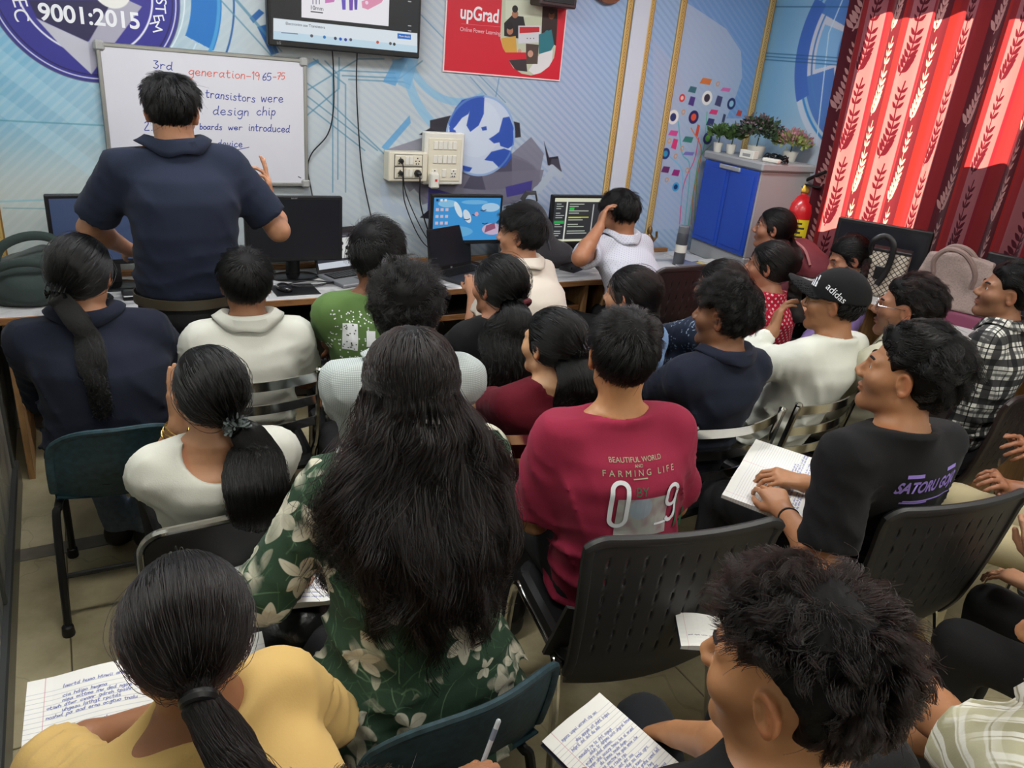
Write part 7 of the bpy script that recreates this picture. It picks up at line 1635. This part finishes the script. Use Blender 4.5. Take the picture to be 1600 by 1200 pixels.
# ------------------------------------------------------------------ second and third rows
p = person('person in grey micro-check shirt with thick curly top, behind the floral blouse', (635, 480, 1.21), (.84, 2.10), yaw=-10, hyaw=-20, pitch=6, bw=1.06, skin=(140, 96, 70), top=dict(mat=GING, sleeve='long', collar='flat', name='shirt', fold=.007, ch=.02), hair=dict(kind='short', th=.042, side=.016, n=6500, len=.06, mess=.6, curl=1.2, lock=26, lockw=.85, bias=(0, .5, 0), whorl=(0, -.6, .75), clump=16))
chair_pad('black panel chair hidden under the grey micro-check shirt', .84, 2.12, R_(-8), .74)
p = person('person in white blouse with low ponytail and grey scrunchie, hand at cheek', (328, 602, 1.06), (.30, 1.97), fem=True, yaw=2, hyaw=6, pitch=-2, s=.97, bw=1.05, skin=(178, 130, 98), top=dict(mat=OFFW, name='blouse', scoop=((0, -.045, .0), (.085, .10, .072)), fold=.006, frac=.8, cuff=.062), hair=dict(kind='tail', th=.022, side=.020, n=7000, tie=(.028, -.118, -.05), part=.12, tail=[(.035, -.15, .93), (.025, -.17, .86), (.015, -.18, .79), (.01, -.18, .735)], tr=[.018, .034, .05, .062, .055, .03], wave=.004, frizz=.002, low=.03, nape=-.02),
    arms={-1: dict(to=(-.105, .055, .90), pole=(-.3, .5, -1), D=(-.03, .15, 1), N=(1, .25, 0), curl=[.1, .12, .15, .2], fine=True)})
band(p, -1, GOLD, 'gold_bangle', .031, 3, .012, .0028); hair_tie(p, (.028, -.128, -.048), mat('grey_scrunchie', (96, 104, 104), .9), .022, 'frill')
for k in (-1, 1):
    mb = MB(); c = p.Sh[k]
    for i in range(9):
        a = i / 8; q = Vector((c[0] - k * .05 + k * .075 * a, c[1] - .015 + .0 * a, c[2] + .062 - .03 * a * a)); mb.lathe([(.004, 0), (.009, .003), (.007, .007), (.001, .008)], c=q, n=7)
    o2 = mb.build('lace_trim', OFFW, p.root); o2['kind'] = 'stuff'
chair_pad('black panel chair with rivets and chrome rim behind the white blouse', .28, 1.985, R_(2), .775, W=.225, hb=.29)
p = person('person in maroon t-shirt with long half-up hair and clear claw clip', (866, 530, 1.06), (1.33, 2.09), fem=True, yaw=0, hyaw=18, pitch=0, s=.97, skin=(196, 150, 112), top=dict(mat=MAROON, name='t_shirt', fold=.004, scoop=((0, -.02, .03), (.066, .08, .05))), hair=dict(kind='tail', th=.024, side=.022, n=5500, tie=(.0, -.122, .0), tail=[(.02, -.15, .98), (.02, -.17, .88), (.02, -.18, .79), (.02, -.17, .70)], tr=[.035, .055, .062, .062, .05], wave=.006, frizz=.005, ears=True))
hair_tie(p, (.03, -.128, .02), mat('clear_smoke_plastic', (120, 112, 124), .12, trans=.5), .02, 'claw')
chair_slat('chrome banded chair under the maroon t-shirt', 1.31, 2.10, R_(-2), .79)
p = person('person in sky blue top with low dark ponytail, face turned left, behind the red shirt', (990, 455, 1.08), (1.92, 2.38), fem=True, yaw=6, hyaw=26, pitch=4, skin=(178, 130, 98), top=dict(mat=SKY, name='top', fold=.005), hair=dict(kind='tail', th=.020, side=.018, n=4500, tie=(.01, -.118, -.055), tail=[(.0, -.15, .96), (.0, -.17, .90), (.0, -.16, .84)], tr=[.016, .03, .034, .015], ears=True, mat=HAIRB))
chair_pad('black panel chair with chrome rim under the sky blue top', 1.95, 2.34, R_(4), .79)
p = person('person in navy print clothes mostly hidden behind the ink-blue shirt', (1128, 440, 1.07), (2.45, 2.52), fem=True, yaw=8, hyaw=30, pitch=10, s=.95, skin=(150, 100, 76), top=dict(mat=BLUEFL, name='kurta', fold=.005, sleeve='long'), hair=dict(kind='tail', th=.020, side=.018, n=3500, tie=(.0, -.118, -.04), tail=[(.0, -.15, .95), (.0, -.16, .85)], tr=[.016, .03, .02], mat=HAIRB))
chair_pad('black panel chair with chrome rim, second of the pair, under the navy print clothes', 2.42, 2.50, R_(4), .79)
p = person('person in ink-blue shirt with thick wavy top, moustache, third row', (1140, 485, 1.16), (1.95, 1.92), yaw=2, hyaw=24, pitch=2, skin=(132, 90, 64), stubble=.7, top=dict(mat=DNAVY, collar='flat', name='shirt', sleeve='long', fold=.007, ch=.02), hair=dict(kind='short', th=.038, side=.011, n=6500, len=.065, mess=.5, curl=.8, bias=(-.3, .3, 0), whorl=(.1, -.6, .7), earclear=1, lock=24, lockw=.85))
chair_slat('chrome banded chair under the ink-blue shirt', 1.93, 1.91, R_(2), .80)
p = person('person in red dress with white dots, hair tied, face turned left', (1207, 410, 1.10), (2.96, 2.58), fem=True, yaw=6, hyaw=32, pitch=2, skin=(160, 108, 82), top=dict(mat=DOTS, name='dress', fold=.005, hem=.47), hair=dict(kind='tail', th=.020, side=.018, n=4500, tie=(.02, -.116, -.055), tail=[(.03, -.16, .94), (.02, -.18, .84)], tr=[.016, .028, .02], mat=HAIRB))
chair_pad('black panel chair with chrome rim under the red dotted dress', 2.92, 2.50, R_(6), .80)
p = person('person in dusty mauve top beside the fire extinguisher, furthest back in profile', (1213, 352, 1.13), (3.56, 3.10), fem=True, yaw=20, hyaw=40, pitch=0, skin=(150, 102, 78), top=dict(mat=MAUVE, name='top', fold=.005), hair=dict(kind='tail', th=.018, side=.016, n=3500, tie=(.01, -.115, -.05), tail=[(.01, -.15, .98), (.01, -.15, .9)], tr=[.014, .026, .02], ears=True, mat=HAIRB), arms={1: dict(to=(.05, .30, .72)), -1: dict(to=(-.08, .30, .72))})
chair_pad('black panel chair under the dusty mauve top', 3.56, 3.06, R_(20), .74)
p = person('person in lilac top with long dark braid, head bowed, before the lattice handbag', (1328, 397, 1.06), (3.38, 2.52), fem=True, yaw=30, hyaw=58, pitch=24, skin=(164, 114, 86), nk=.14, top=dict(mat=LILAC, name='top', fold=.005, scoop=((0, -.03, .02), (.07, .08, .06))), hair=dict(kind='braid', th=.020, side=.018, n=4500, tie=(.03, -.116, -.03), tail=[(.09, -.13, 1.02), (.11, -.15, .92), (.12, -.15, .80)], tr=.024, ears=True))
chair_pad('black panel chair under the lilac top', 3.36, 2.47, R_(28), .76)
# cap wearer
p = person('person in white sweatshirt and black cap with glasses, hand over mouth', (1311, 466, 1.15), (2.43, 1.94), yaw=8, hyaw=32, pitch=0, skin=(150, 104, 72), top=dict(mat=WHTEE, sleeve='long', collar='crew', name='sweatshirt', fold=.006), trousers=CREAMT, glasses=mat('glasses_gold', (140, 110, 70), .3, 1.0), hair=dict(kind='short', th=.012, side=.012, n=2500, len=.03, mess=.3),
    arms={-1: dict(to=(2.36, 1.97, .985), world=True, pole=(-1, -.4, -.8), D=(.30, .12, .5), N=(.65, -.75, -.2), curl=[.35, .4, .45, .5], fine=True)})
CAPM = cloth('black_cap_cotton', (24, 24, 26))
def capf(P):
    L = ((P - p.HO.astype(f32)) @ p.Rh.astype(f32)) / p.s; d = ell(L, C0 + A3(0, 0, .004), A3(.094, .115, .110)); d = smax(d, (.022 + .10 * np.clip(-L[:, 1] - .02, -.03, .1) * -.35) - L[:, 2], .006)
    x = np.abs(L[:, 0]); vz = .050 - 5.0 * x * x + .22 * np.clip(L[:, 1] - .07, 0, 1); v = np.maximum(np.abs(L[:, 2] - vz) - .004, np.maximum(np.hypot(L[:, 0] / .082, (L[:, 1] - .075) / .115) - 1, .05 - L[:, 1]) * np.where(L[:, 1] < .05, 1, .09))
    b = ell(L, C0 + A3(0, 0, .115), (.008, .008, .006)); return np.minimum(smin(d, v, .006), b).astype(f32)
capo = blob('cap', capf, p.HO - .22, p.HO + .24, .0058, CAPM, p.root)
def head_wrap(me, name, m, c, ax_x, ax_y, out=.0025): return wrap_on(capo, me, name, m, p.root, Vector(p.HO + p.Rh @ np.array(c)), p.Rh @ np.array(ax_x, float), p.Rh @ np.array(ax_y, float), out)
head_wrap(mesh_text('adidas', .036, spacing=1.0), 'cap_lettering', WINK, (-.09, -.005, .055), (0, -.86, -.5), (0, -.5, .86))
for i in range(3):
    h_ = (.020, .030, .040)[i]; me = bpy.data.meshes.new('bar'); x0 = -.018 + i * .013
    me.from_pydata([(x0, -.012, 0), (x0 + .009, -.012, 0), (x0 + .009 - h_ * .5, -.012 + h_, 0), (x0 - h_ * .5, -.012 + h_, 0)], [], [(0, 1, 2, 3)]); head_wrap(me, 'cap_mark', WINK, (-.045, .08, .072), (-.9, -.42, 0), (0, 0, 1), .003)
chair_slat('chrome banded chair under the white sweatshirt', 2.42, 1.95, R_(8), .80)
p = person('bearded person with clear glasses and brown-black hair beside the black cap', (1422, 476, 1.14), (2.90, 1.86), yaw=8, hyaw=34, pitch=0, skin=(172, 120, 92), stubble=.8, top=dict(mat=CREAMT, name='shirt', collar='flat', sleeve='long', fold=.006), trousers=CREAMT, glasses=mat('glasses_steel', (170, 170, 176), .2, 1.0), hair=dict(kind='short', th=.036, side=.013, n=6000, len=.07, mess=.45, curl=.6, lock=22, lockw=.85, bias=(0, -1.0, 0), whorl=(0, .7, .7), mat=HAIRB))
chair_perf('dark slotted chair under the bearded person with clear glasses', 2.90, 1.86, R_(10), .80, PERFB, holes=False)
p = person('person in black and white plaid shirt at the right edge, looking up', (1580, 452, 1.18), (3.36, 1.70), yaw=14, hyaw=42, pitch=-6, skin=(142, 98, 72), stubble=.5, top=dict(mat=PLAID, collar='flat', name='plaid_shirt', sleeve='long', fold=.006, ch=.022), hair=dict(kind='short', th=.034, side=.018, n=4500, len=.05, mess=.4, bias=(0, -.6, .2), whorl=(0, .7, .7)))
chair_perf('dark brown slotted chair under the black and white plaid shirt', 3.30, 1.70, R_(8), .84, PERFB)
# ------------------------------------------------------------------ the near rows
p = person('person in green floral blouse with long loose wavy black hair', (643, 588, 1.245), (.545, 1.20), fem=True, yaw=2, hyaw=-16, pitch=10, bw=1.22, bd=1.12, s=1.02, skin=(176, 128, 98), top=dict(mat=FLORAL, name='blouse', fold=.007, sleeve='long', hem=.40, off=.018, flare=.035, h=.010), hair=dict(kind='loose', th=.026, side=.024, n=12000, len=.43, spread=.27, wave=.020, thick=.075, gather=.60, r=.0006, low=.03, curl=3.8, mat=HAIRB), arms={-1: dict(to=(-.16, .34, .68), pole=(-1, -.5, -.6)), 1: dict(to=(.12, .34, .68), pole=(1, -.5, -.6))})
hair_tie(p, (.012, -.122, -.055), mat('dark_clip', (34, 30, 32), .3), .014, 'claw')
chair_shell('worn teal plastic shell chair in the near row under the green floral blouse', .555, 1.20, R_(7), .765, W=.235)
p = person('person in crimson t-shirt with numerals printed on the back', (975, 548, 1.215), (1.25, 1.42), yaw=-10, hyaw=-26, pitch=2, skin=(178, 128, 88), nk=.165, top=dict(mat=CRIM, collar='crew', name='t_shirt', fold=.006, frac=.86, off=.017), hair=dict(kind='short', th=.024, side=.010, n=6500, len=.035, mess=.35, bias=(0, .2, 0), whorl=(.1, -.4, .85), r=.0005), arms={-1: dict(to=(-.10, .28, .62), pole=(-.5, -.5, -1)), 1: dict(to=(.12, .28, .64))})
def tall(me, a, b):
    for v in me.vertices: v.co.x *= a; v.co.y *= b
    return me
def ribbon(pts, w):
    P = np.array(pts, float); L_ = np.r_[0, np.cumsum(np.linalg.norm(np.diff(P, axis=0), axis=1))]; k_ = np.r_[True, np.diff(L_) > 1e-6]; t_ = np.linspace(0, L_[-1], 72); P = np.c_[np.interp(t_, L_[k_], P[k_, 0]), np.interp(t_, L_[k_], P[k_, 1])]; me = bpy.data.meshes.new('stroke'); T = np.gradient(P, axis=0); T /= np.linalg.norm(T, axis=1, keepdims=True); N_ = np.c_[-T[:, 1], T[:, 0]] * w / 2; n = len(P)
    me.from_pydata([(*(P[i] + N_[i]), 0) for i in range(n)] + [(*(P[i] - N_[i]), 0) for i in range(n)], [], [(i, n + i, n + i + 1, i + 1) for i in range(n - 1)]); return me
def digit(w, h, nine):
    a = w / 2; b = h / 2
    if not nine: o = rrect(w, h, a * .98, 8); return ribbon(o + [o[0]], .0112)
    o = [(x, y + h * .22) for x, y in rrect(w, h * .56, a * .98, 8)]; k = min(range(len(o)), key=lambda i: abs(o[i][0] - a) + abs(o[i][1] - h * .22)); o = o[k:] + o[:k + 1]
    return ribbon(o + [(a, 0), (a, -b * .55), (a * .8, -b * .85), (a * .3, -b), (-a * .2, -b), (-a * .7, -b * .8)], .0102)
PR = mat('print_pale_olive', (168, 166, 140), .8); GR2 = mat('print_green', (40, 96, 66), .8)
def pr(me, name, m, px, py, out=.002, sub=0):
    o_ = hit(p, p.top, px, py)
    if o_: return wrap_on(p.top, me, name, m, p.root, o_, (1, -.02, 0), (0, .12, 1), out, sub)
pr(mesh_text('BEAUTIFUL WORLD', .0165), 'print_lettering', PR, 995, 718); pr(mesh_text('AND', .011), 'print_lettering', PR, 998, 728)['kind'] = 'stuff'; pr(mesh_text('FARMING LIFE', .0215, spacing=1.6), 'print_lettering', PR, 1003, 739)['kind'] = 'stuff'; pr(quad_mesh(.04, .003, 4, 1), 'print_line', PR, 1001, 748); pr(mesh_text('BY', .032), 'print_lettering', GR2, 1004, 770)
ph_ = Pic(0, .14, 0, .10, .002, (166, 166, 160)); ph_.field(lambda X, Y: np.clip(hash_noise(X, Y, 90, 3) + .2, 0, 1) * .6, (140, 96, 104)); ph_.disc((.06, .075), .03, (150, 170, 186), .7)
me = quad_mesh(.15, .11); l_ = me.uv_layers.new(name='UVMap')
for lp in me.loops: v = me.vertices[lp.vertex_index].co; l_.data[lp.index].uv = (v.x / .15 + .5, v.y / .11 + .5)
pr(me, 'print_picture', image_mat('faded_picture', ph_.a, .9), 1005, 808)
pr(digit(.041, .122, False), 'print_numeral', WINK, 967, 789, .0045); pr(digit(.037, .104, True), 'print_numeral', WINK, 1047, 783, .0045); pr(quad_mesh(.045, .006, 4, 1), 'print_line', WINK, 1031, 815, .0035)
for i in range(3): pr(quad_mesh(.007, .08 - .018 * i, 1, 6), 'print_bar', GR2, 1054 + i * 8, 800 + i * 4, .0022)
chair_perf('charcoal slotted office chair behind the crimson t-shirt', 1.245, 1.37, R_(-11), .90, PERF)
p = person('person in black t-shirt with lavender lettering, wavy side-swept hair, in profile', (1428, 577, 1.245), (2.03, 1.24), yaw=-2, hyaw=30, pitch=-4, bw=1.04, skin=(176, 124, 88), stubble=.55, nk=.16, top=dict(mat=BLK_T, collar='crew', name='t_shirt', fold=.006, frac=.80, off=.02, cuff=.078), hair=dict(kind='short', th=.038, side=.024, n=8000, len=.11, mess=.35, curl=1.2, bias=(.2, -1.2, 0), whorl=(-.35, .75, .6), clump=7, nape=-.03, lock=40, lockw=.85, r=.0007, vol=[((0, -.0, .095), (.066, .085, .042)), ((0, -.075, -.04), (.05, .03, .045))]),
    arms={-1: dict(to=(1.71, 1.24, .745), world=True, pole=(-.4, -.9, -.9), D=(.3, .8, .15), N=(.2, .1, -1), curl=[.5, .55, .6, .6], fine=True), 1: dict(to=(1.90, 1.33, .75), world=True, pole=(.8, -.5, -.6), D=(-.7, .5, .1), N=(0, .2, -1), curl=.6, fine=True)})
band(p, -1, DKBAND, 'wrist_band', .030, 1, .03, .0035)
LAV = mat('print_lavender', (146, 124, 206), .8)
def pr2(me, name, px, py, out=.002):
    o_ = hit(p, p.top, px, py)
    if o_: wrap_on(p.top, me, name, LAV, p.root, o_, (1, .0, 0), (0, .1, 1), out)
[pr2(*a_) for a_ in ((tall(mesh_text('SATORU GOJO', .036, offset=.0012), .95, 1.35), 'shirt_lettering', 1458, 758), (quad_mesh(.05, .010, 4, 1), 'shirt_bar', 1432, 745), (quad_mesh(.05, .010, 4, 1), 'shirt_bar', 1486, 729), (quad_mesh(.22, .004, 12, 1), 'shirt_bar', 1460, 776), (quad_mesh(.07, .008, 4, 1), 'shirt_bar', 1426, 797), (quad_mesh(.08, .005, 4, 1), 'shirt_bar', 1428, 786))]
chair_perf('charcoal slotted office chair behind the black t-shirt', 2.04, 1.20, R_(-8), .90, PERF)
p = person('person in mustard yellow top with brown-black ponytail, writing, near left corner', (290, 972, 1.075), (.15, .78), fem=True, yaw=24, hyaw=-4, pitch=16, roll=4, bw=1.06, skin=(150, 102, 72), nk=.150, top=dict(mat=YEL, name='top', fold=.007, frac=.85), hair=dict(kind='tail', th=.020, side=.020, n=9000, tie=(.01, -.122, -.045), tail=[(-.03, .0, .965), (-.06, -.06, .91), (-.08, -.10, .84), (-.08, -.12, .76)], tr=[.018, .030, .036, .034, .018], wave=.012, frizz=.008, mat=HAIRB, ears=True, r=.00045),
    arms={-1: dict(to=(.05, 1.24, .68), world=True, pole=(-1, .4, .1), D=(.8, .4, -.15), N=(0, 0, -1), curl=[.35, .45, .5, .5], fine=True), 1: dict(to=(.12, .34, .66), pole=(1, -.4, -.5))})
hair_tie(p, (.01, -.126, -.045), BLACK, .018)
chair_pad('black panel chair under the mustard yellow top', .15, .76, R_(20), .74)
p = person('person with thick curly black hair at the bottom right, head bowed over a notebook', (1254, 1040, 1.235), (.79, .39), yaw=-6, hyaw=20, pitch=4, roll=-2, skin=(178, 126, 88), stubble=.4, nk=.145, top=dict(mat=BLK_T, collar='crew', name='t_shirt', fold=.005), trousers=cloth('black_denim', (30, 32, 36)), hair=dict(kind='short', th=.040, side=.014, n=12000, len=.05, mess=.45, earclear=1.7, front=.012, mat=HAIRB, curl=1.0, bias=(0, -.1, 0), whorl=(0, -.3, .95), clump=15, r=.0005, lump=.006, lock=34, lockw=.9), arms={-1: dict(to=(.16, .26, .62), pole=(.1, -.5, -1)), 1: dict(to=(.12, .44, .64))}, legs={-1: dict(knee=(.13, .54, .55), ankle=(.12, .50, .085)), 1: dict(knee=(.34, .48, .53), ankle=(.34, .46, .085))})
chair_pad('black panel chair under the curly-haired person', .80, .40, R_(-6), .74)
p = person('person in olive and white striped shirt at the bottom right corner, arm stretched out', (1748, 985, 1.17), (1.31, .32), yaw=10, hyaw=20, pitch=12, bw=1.1, skin=(172, 120, 84), nk=.14, top=dict(mat=STRIPE, collar='flat', name='striped_shirt', fold=.007, off=.022, frac=.58, cuff=.078), hair=dict(kind='short', n=2500), arms={-1: dict(to=(1.44, .77, .76), world=True, pole=(-.2, -.6, -.9), D=(-.5, .8, 0), N=(.5, .3, -.8)), 1: dict(to=(.1, .3, .65))})
chair_pad('black panel chair under the olive striped shirt', 1.30, .31, R_(10), .70)
p = person('person with jeans, pen and notebook, head just below the picture', (546, 1430, 1.17), (.32, .235), yaw=-34, hyaw=-34, pitch=25, skin=(168, 118, 86), nk=.14, top=dict(mat=cloth('grey_cotton', (120, 120, 124)), name='t_shirt', fold=.005), trousers=WASH, hair=dict(kind='short', th=.024, n=3000), arms={-1: dict(to=(.535, .82, .70), world=True, pole=(-.6, .0, -1), D=(.25, .9, .15), N=(.6, -.2, -.7), curl=[.6, .8, .9, 1.0], fine=True), 1: dict(to=(.72, .80, .63), world=True, pole=(.6, -.5, -.8), D=(.3, .9, .0), N=(-.3, .1, -1), curl=.3, fine=True)}, legs={1: dict(knee=(.13, .58, .54), ankle=(.10, .50, .085)), -1: dict(knee=(-.10, .42, .50), ankle=(-.10, .40, .085))})
penp = p
chair_pad('black panel chair under the person with jeans and pen', .34, .34, R_(-34), .70)
p = person('person in khaki trousers at the right edge, hands holding a pen', (1800, 560, 1.15), (2.84, .86), yaw=28, hyaw=28, skin=(142, 94, 68), top=dict(mat=cloth('dark_grey_cotton', (60, 60, 66)), name='shirt', fold=.005), trousers=KHAKI, hair=dict(kind='short', n=2500), arms={-1: dict(to=(2.60, 1.10, .72), world=True, D=(-.45, .15, .35), N=(.3, .3, -.8), curl=[.5, .6, .7, .8], fine=True), 1: dict(to=(2.68, 1.14, .80), world=True, D=(-.55, .1, .3), N=(.2, .5, -.7), curl=[.3, .5, .6, .7], fine=True)})
chair_pad('black panel chair under the person in khaki trousers', 2.84, .84, R_(28), .74)
p = person('person in black trousers beyond the right edge, only legs and a hand showing', (1830, 800, 1.15), (2.22, .42), yaw=14, hyaw=14, skin=(182, 134, 104), top=dict(mat=BLK_T, name='shirt', fold=.005), hair=dict(kind='short', n=2500), arms={-1: dict(to=(2.08, .72, .80), world=True, pole=(-.5, -.6, -.8), D=(-.1, .35, .9), N=(.8, .3, 0), curl=.7, fine=True)})
chair_pad('black panel chair under the person in black trousers', 2.22, .40, R_(14), .74)
# ------------------------------------------------------------------ notebooks, papers, pens, bags on laps
def page(seed, ink, lines=22, fill=.8, w=.17, h=.235, margin=True, empty=0, words=True):
    p = Pic(0, w, 0, h, .0007, (236, 236, 232)); r = np.random.default_rng(seed)
    for i in range(lines): y = h - .028 - i * (h - .04) / lines; p.line([(0, y), (w, y)], .0006, (150, 156, 176), .8)
    if margin: p.line([(.024, 0), (.024, h)], .0007, (190, 110, 130), .8)
    if words:
        for i in range(empty, lines):
            if r.random() > fill: continue
            y = h - .028 - i * (h - .04) / lines + .001; x = .028 + (.02 if r.random() < .3 else 0); e = w * r.uniform(.55, .95)
            while x < e:
                n = r.integers(2, 7); s = ''.join(r.choice(list('aeionrstmldcupwhg')) for _ in range(n)); x = scribe(p, s, x, y, .0034, .0008, ink, r.normal(0, .02), .05, r) + .004
    return p.a
def notebook(label, x, y, z, rz, rx, ry, mats, W=.17, H=.235, open_=True, curl=.012, group=None):
    t = thing('notebook', label, 'notebook', (x, y, z), rz, group); t.rotation_euler = (rx, ry, rz)
    sides = (-1, 1) if open_ else (1,)
    for s in sides:
        MB().box((min(0, s * W), -H / 2, -.004), (max(0, s * W), H / 2, -.001), .001).build('cover', mat('nb_cover', (60, 66, 84), .5), t)
        N = 10; V = []; UV = []
        for j in range(2):
            for i in range(N + 1):
                u = i / N; V.append((s * W * u, (j - .5) * H, .006 * (1 - u) + .004 + curl * math.sin(math.pi * min(1, u * 1.3)) * .6 + curl * u * u * (.4 if j else .8))); UV.append((u if s > 0 else 1 - u, j))
        n = len(V); V2 = [(a, b, -.001) for a, b, c in V]; F = [(i, i + 1, N + 2 + i, N + 1 + i) if s > 0 else (i + 1, i, N + 1 + i, N + 2 + i) for i in range(N)]
        F += [(i + 1, i, n + i, n + i + 1) for i in range(N)] + [(N + 1 + i, N + 2 + i, n + N + 2 + i, n + N + 1 + i) for i in range(N)] + [(N, 2 * N + 1, n + 2 * N + 1, n + N)]
        link_mesh('page', np_mesh('page', V + V2, F, False, uv=UV * 2), mats[0 if s < 0 else -1], t)
    return t
INK1, INK2 = (60, 62, 80), (70, 80, 150)
PG = [image_mat('page_%d' % i, page(i + 3, INK1 if i % 2 else INK2, fill=f, empty=e), .75, spec=.2, ext='EXTEND') for i, (f, e) in enumerate(((.75, 0), (.8, 2), (.9, 0), (.35, 14), (.85, 0)))]
BLANKPG = image_mat('page_plain', page(30, INK2, words=True, fill=.9, empty=16, lines=24), .75, spec=.2, ext='EXTEND')
notebook('open ruled notebook with handwriting under the arm of the mustard yellow top', .035, 1.29, .625, R_(-4), R_(8), 0, [PG[0], PG[1]], W=.225, H=.30)
notebook('open handwritten notebook at the left elbow of the green floral blouse', .36, 1.60, .635, R_(-20), R_(5), R_(-6), [PG[2], PG[4]], W=.13, H=.19)
notebook('ruled notebook page on the knee of the black t-shirt, mostly empty', 1.93, 1.46, .705, R_(-48), R_(8), R_(-4), [BLANKPG], W=.24, H=.36, open_=True) if False else notebook('large ruled notebook, mostly empty, under the hands of the black t-shirt', 1.90, 1.44, .70, R_(32), R_(4), R_(0), [BLANKPG, BLANKPG], W=.235, H=.235, curl=.015)
notebook('small closed-up white notepad in the hands of the curly-haired person', 1.18, 1.06, .63, R_(-30), R_(10), 0, [PG[3]], W=.13, H=.10, open_=False)
notebook('tilted notebook full of handwriting on washed denim knee at the bottom edge', .726, .787, .625, R_(18), R_(10), R_(0), [PG[2]], W=.19, H=.24, open_=False)
notebook('white notebook beside the grey micro-check shirt, in the gap before the maroon t-shirt', 1.20, 2.27, .66, R_(-15), R_(6), 0, [PG[3]], W=.13, H=.18, open_=False)
a = penp.A[-1]; M = penp.root.matrix_basis; tip = M @ Vector(a['T'])
p0, p1 = Vector(at_z(750, 1203, .715)), Vector(at_z(780, 1124, .80))
t = thing('pen', 'slim white pen standing up from the hand at the bottom edge', 'pen', p0)
d = p1 - p0; MB().tube([d * -.10, d * 0, d * .9, d * .97, d], [.003, .0042, .0046, .0046, .003], 10).build('barrel', mat('pen_white', (200, 208, 216), .3), t); MB().tube([d * .6, d * .82], [.0049, .0049], 10).build('print_band', mat('pen_grey', (120, 130, 150), .4), t)
t = thing('black_lap_bag', 'shiny black bag on the lap of the green floral blouse, under the notebook', 'bag', (.35, 1.55, .515)); blob('bag_body', lambda P: smin(ell(P, (0, 0, .05), (.11, .10, .055)), ell(P, (.03, -.05, .04), (.08, .08, .05)), .04) + .006 * wob(P, 40, 3, 2), (-.16, -.18, -.03), (.16, .14, .14), .009, mat('black_shiny_leather', (20, 20, 22), .28, bump=.5, bscale=70), t); MB().tube(smooth_pts([(-.07, .04, .08), (-.04, .02, .12), (.04, .0, .12), (.08, -.02, .08)]), .007, 7).build('strap', BLACK, t)
t = thing('dark_jacket', 'dark grey jacket heaped on the empty panel chair seat', 'jacket', (2.12, 2.88, .455)); blob('jacket_cloth', lambda P: smax(smin(ell(P, (0, 0, .05), (.17, .15, .09)), ell(P, (-.05, .08, .12), (.10, .09, .13)), .05) + .01 * wob(P, 28, 6, 2), -P[:, 2], .01), (-.22, -.2, -.02), (.22, .22, .3), .012, mat('jacket_grey', (58, 62, 70), .85, bump=.3, bscale=60), t)
a = bpy.data.objects.get('person')
q0, q1 = Vector((2.57, 1.12, .80)), Vector((2.47, 1.08, .86))
t = thing('pen', 'dark pen held by the hands at the right edge', 'pen', q0); d = q1 - q0; MB().tube([d * -.2, d * .9, d], [.0042, .0042, .002], 8).build('barrel', BLACK, t)

# ------------------------------------------------------------------ like things share a group
GROUPS = {'banded_chair': 'chrome banded chairs of the class', 'panel_chair': 'black panel chairs of the class', 'shell_chair': 'teal plastic shell chairs', 'slotted_office_chair': 'slotted office chairs', 'exercise_book': 'exercise books beside the blue cabinet', 'artificial_plant': 'potted plants on the cabinet', 'computer_monitor': 'monitors along the front counter', 'laptop': 'laptops on the front counter', 'spare_monitor': 'unused monitors on the side counter', 'power_cable': 'black cables along the front wall', 'notebook': 'notebooks of the class', 'brass_ornament': 'brass figurines by the wall', 'pen': 'pens in hands'}
for o in list(SC.objects):
    if o.parent is None and o.get('category'):
        n_ = o.name.split('.')[0]
        if n_ == 'person' and not o['label'].startswith('standing'): o['group'] = 'seated students'
        elif n_ in GROUPS and not o.get('group'): o['group'] = GROUPS[n_]
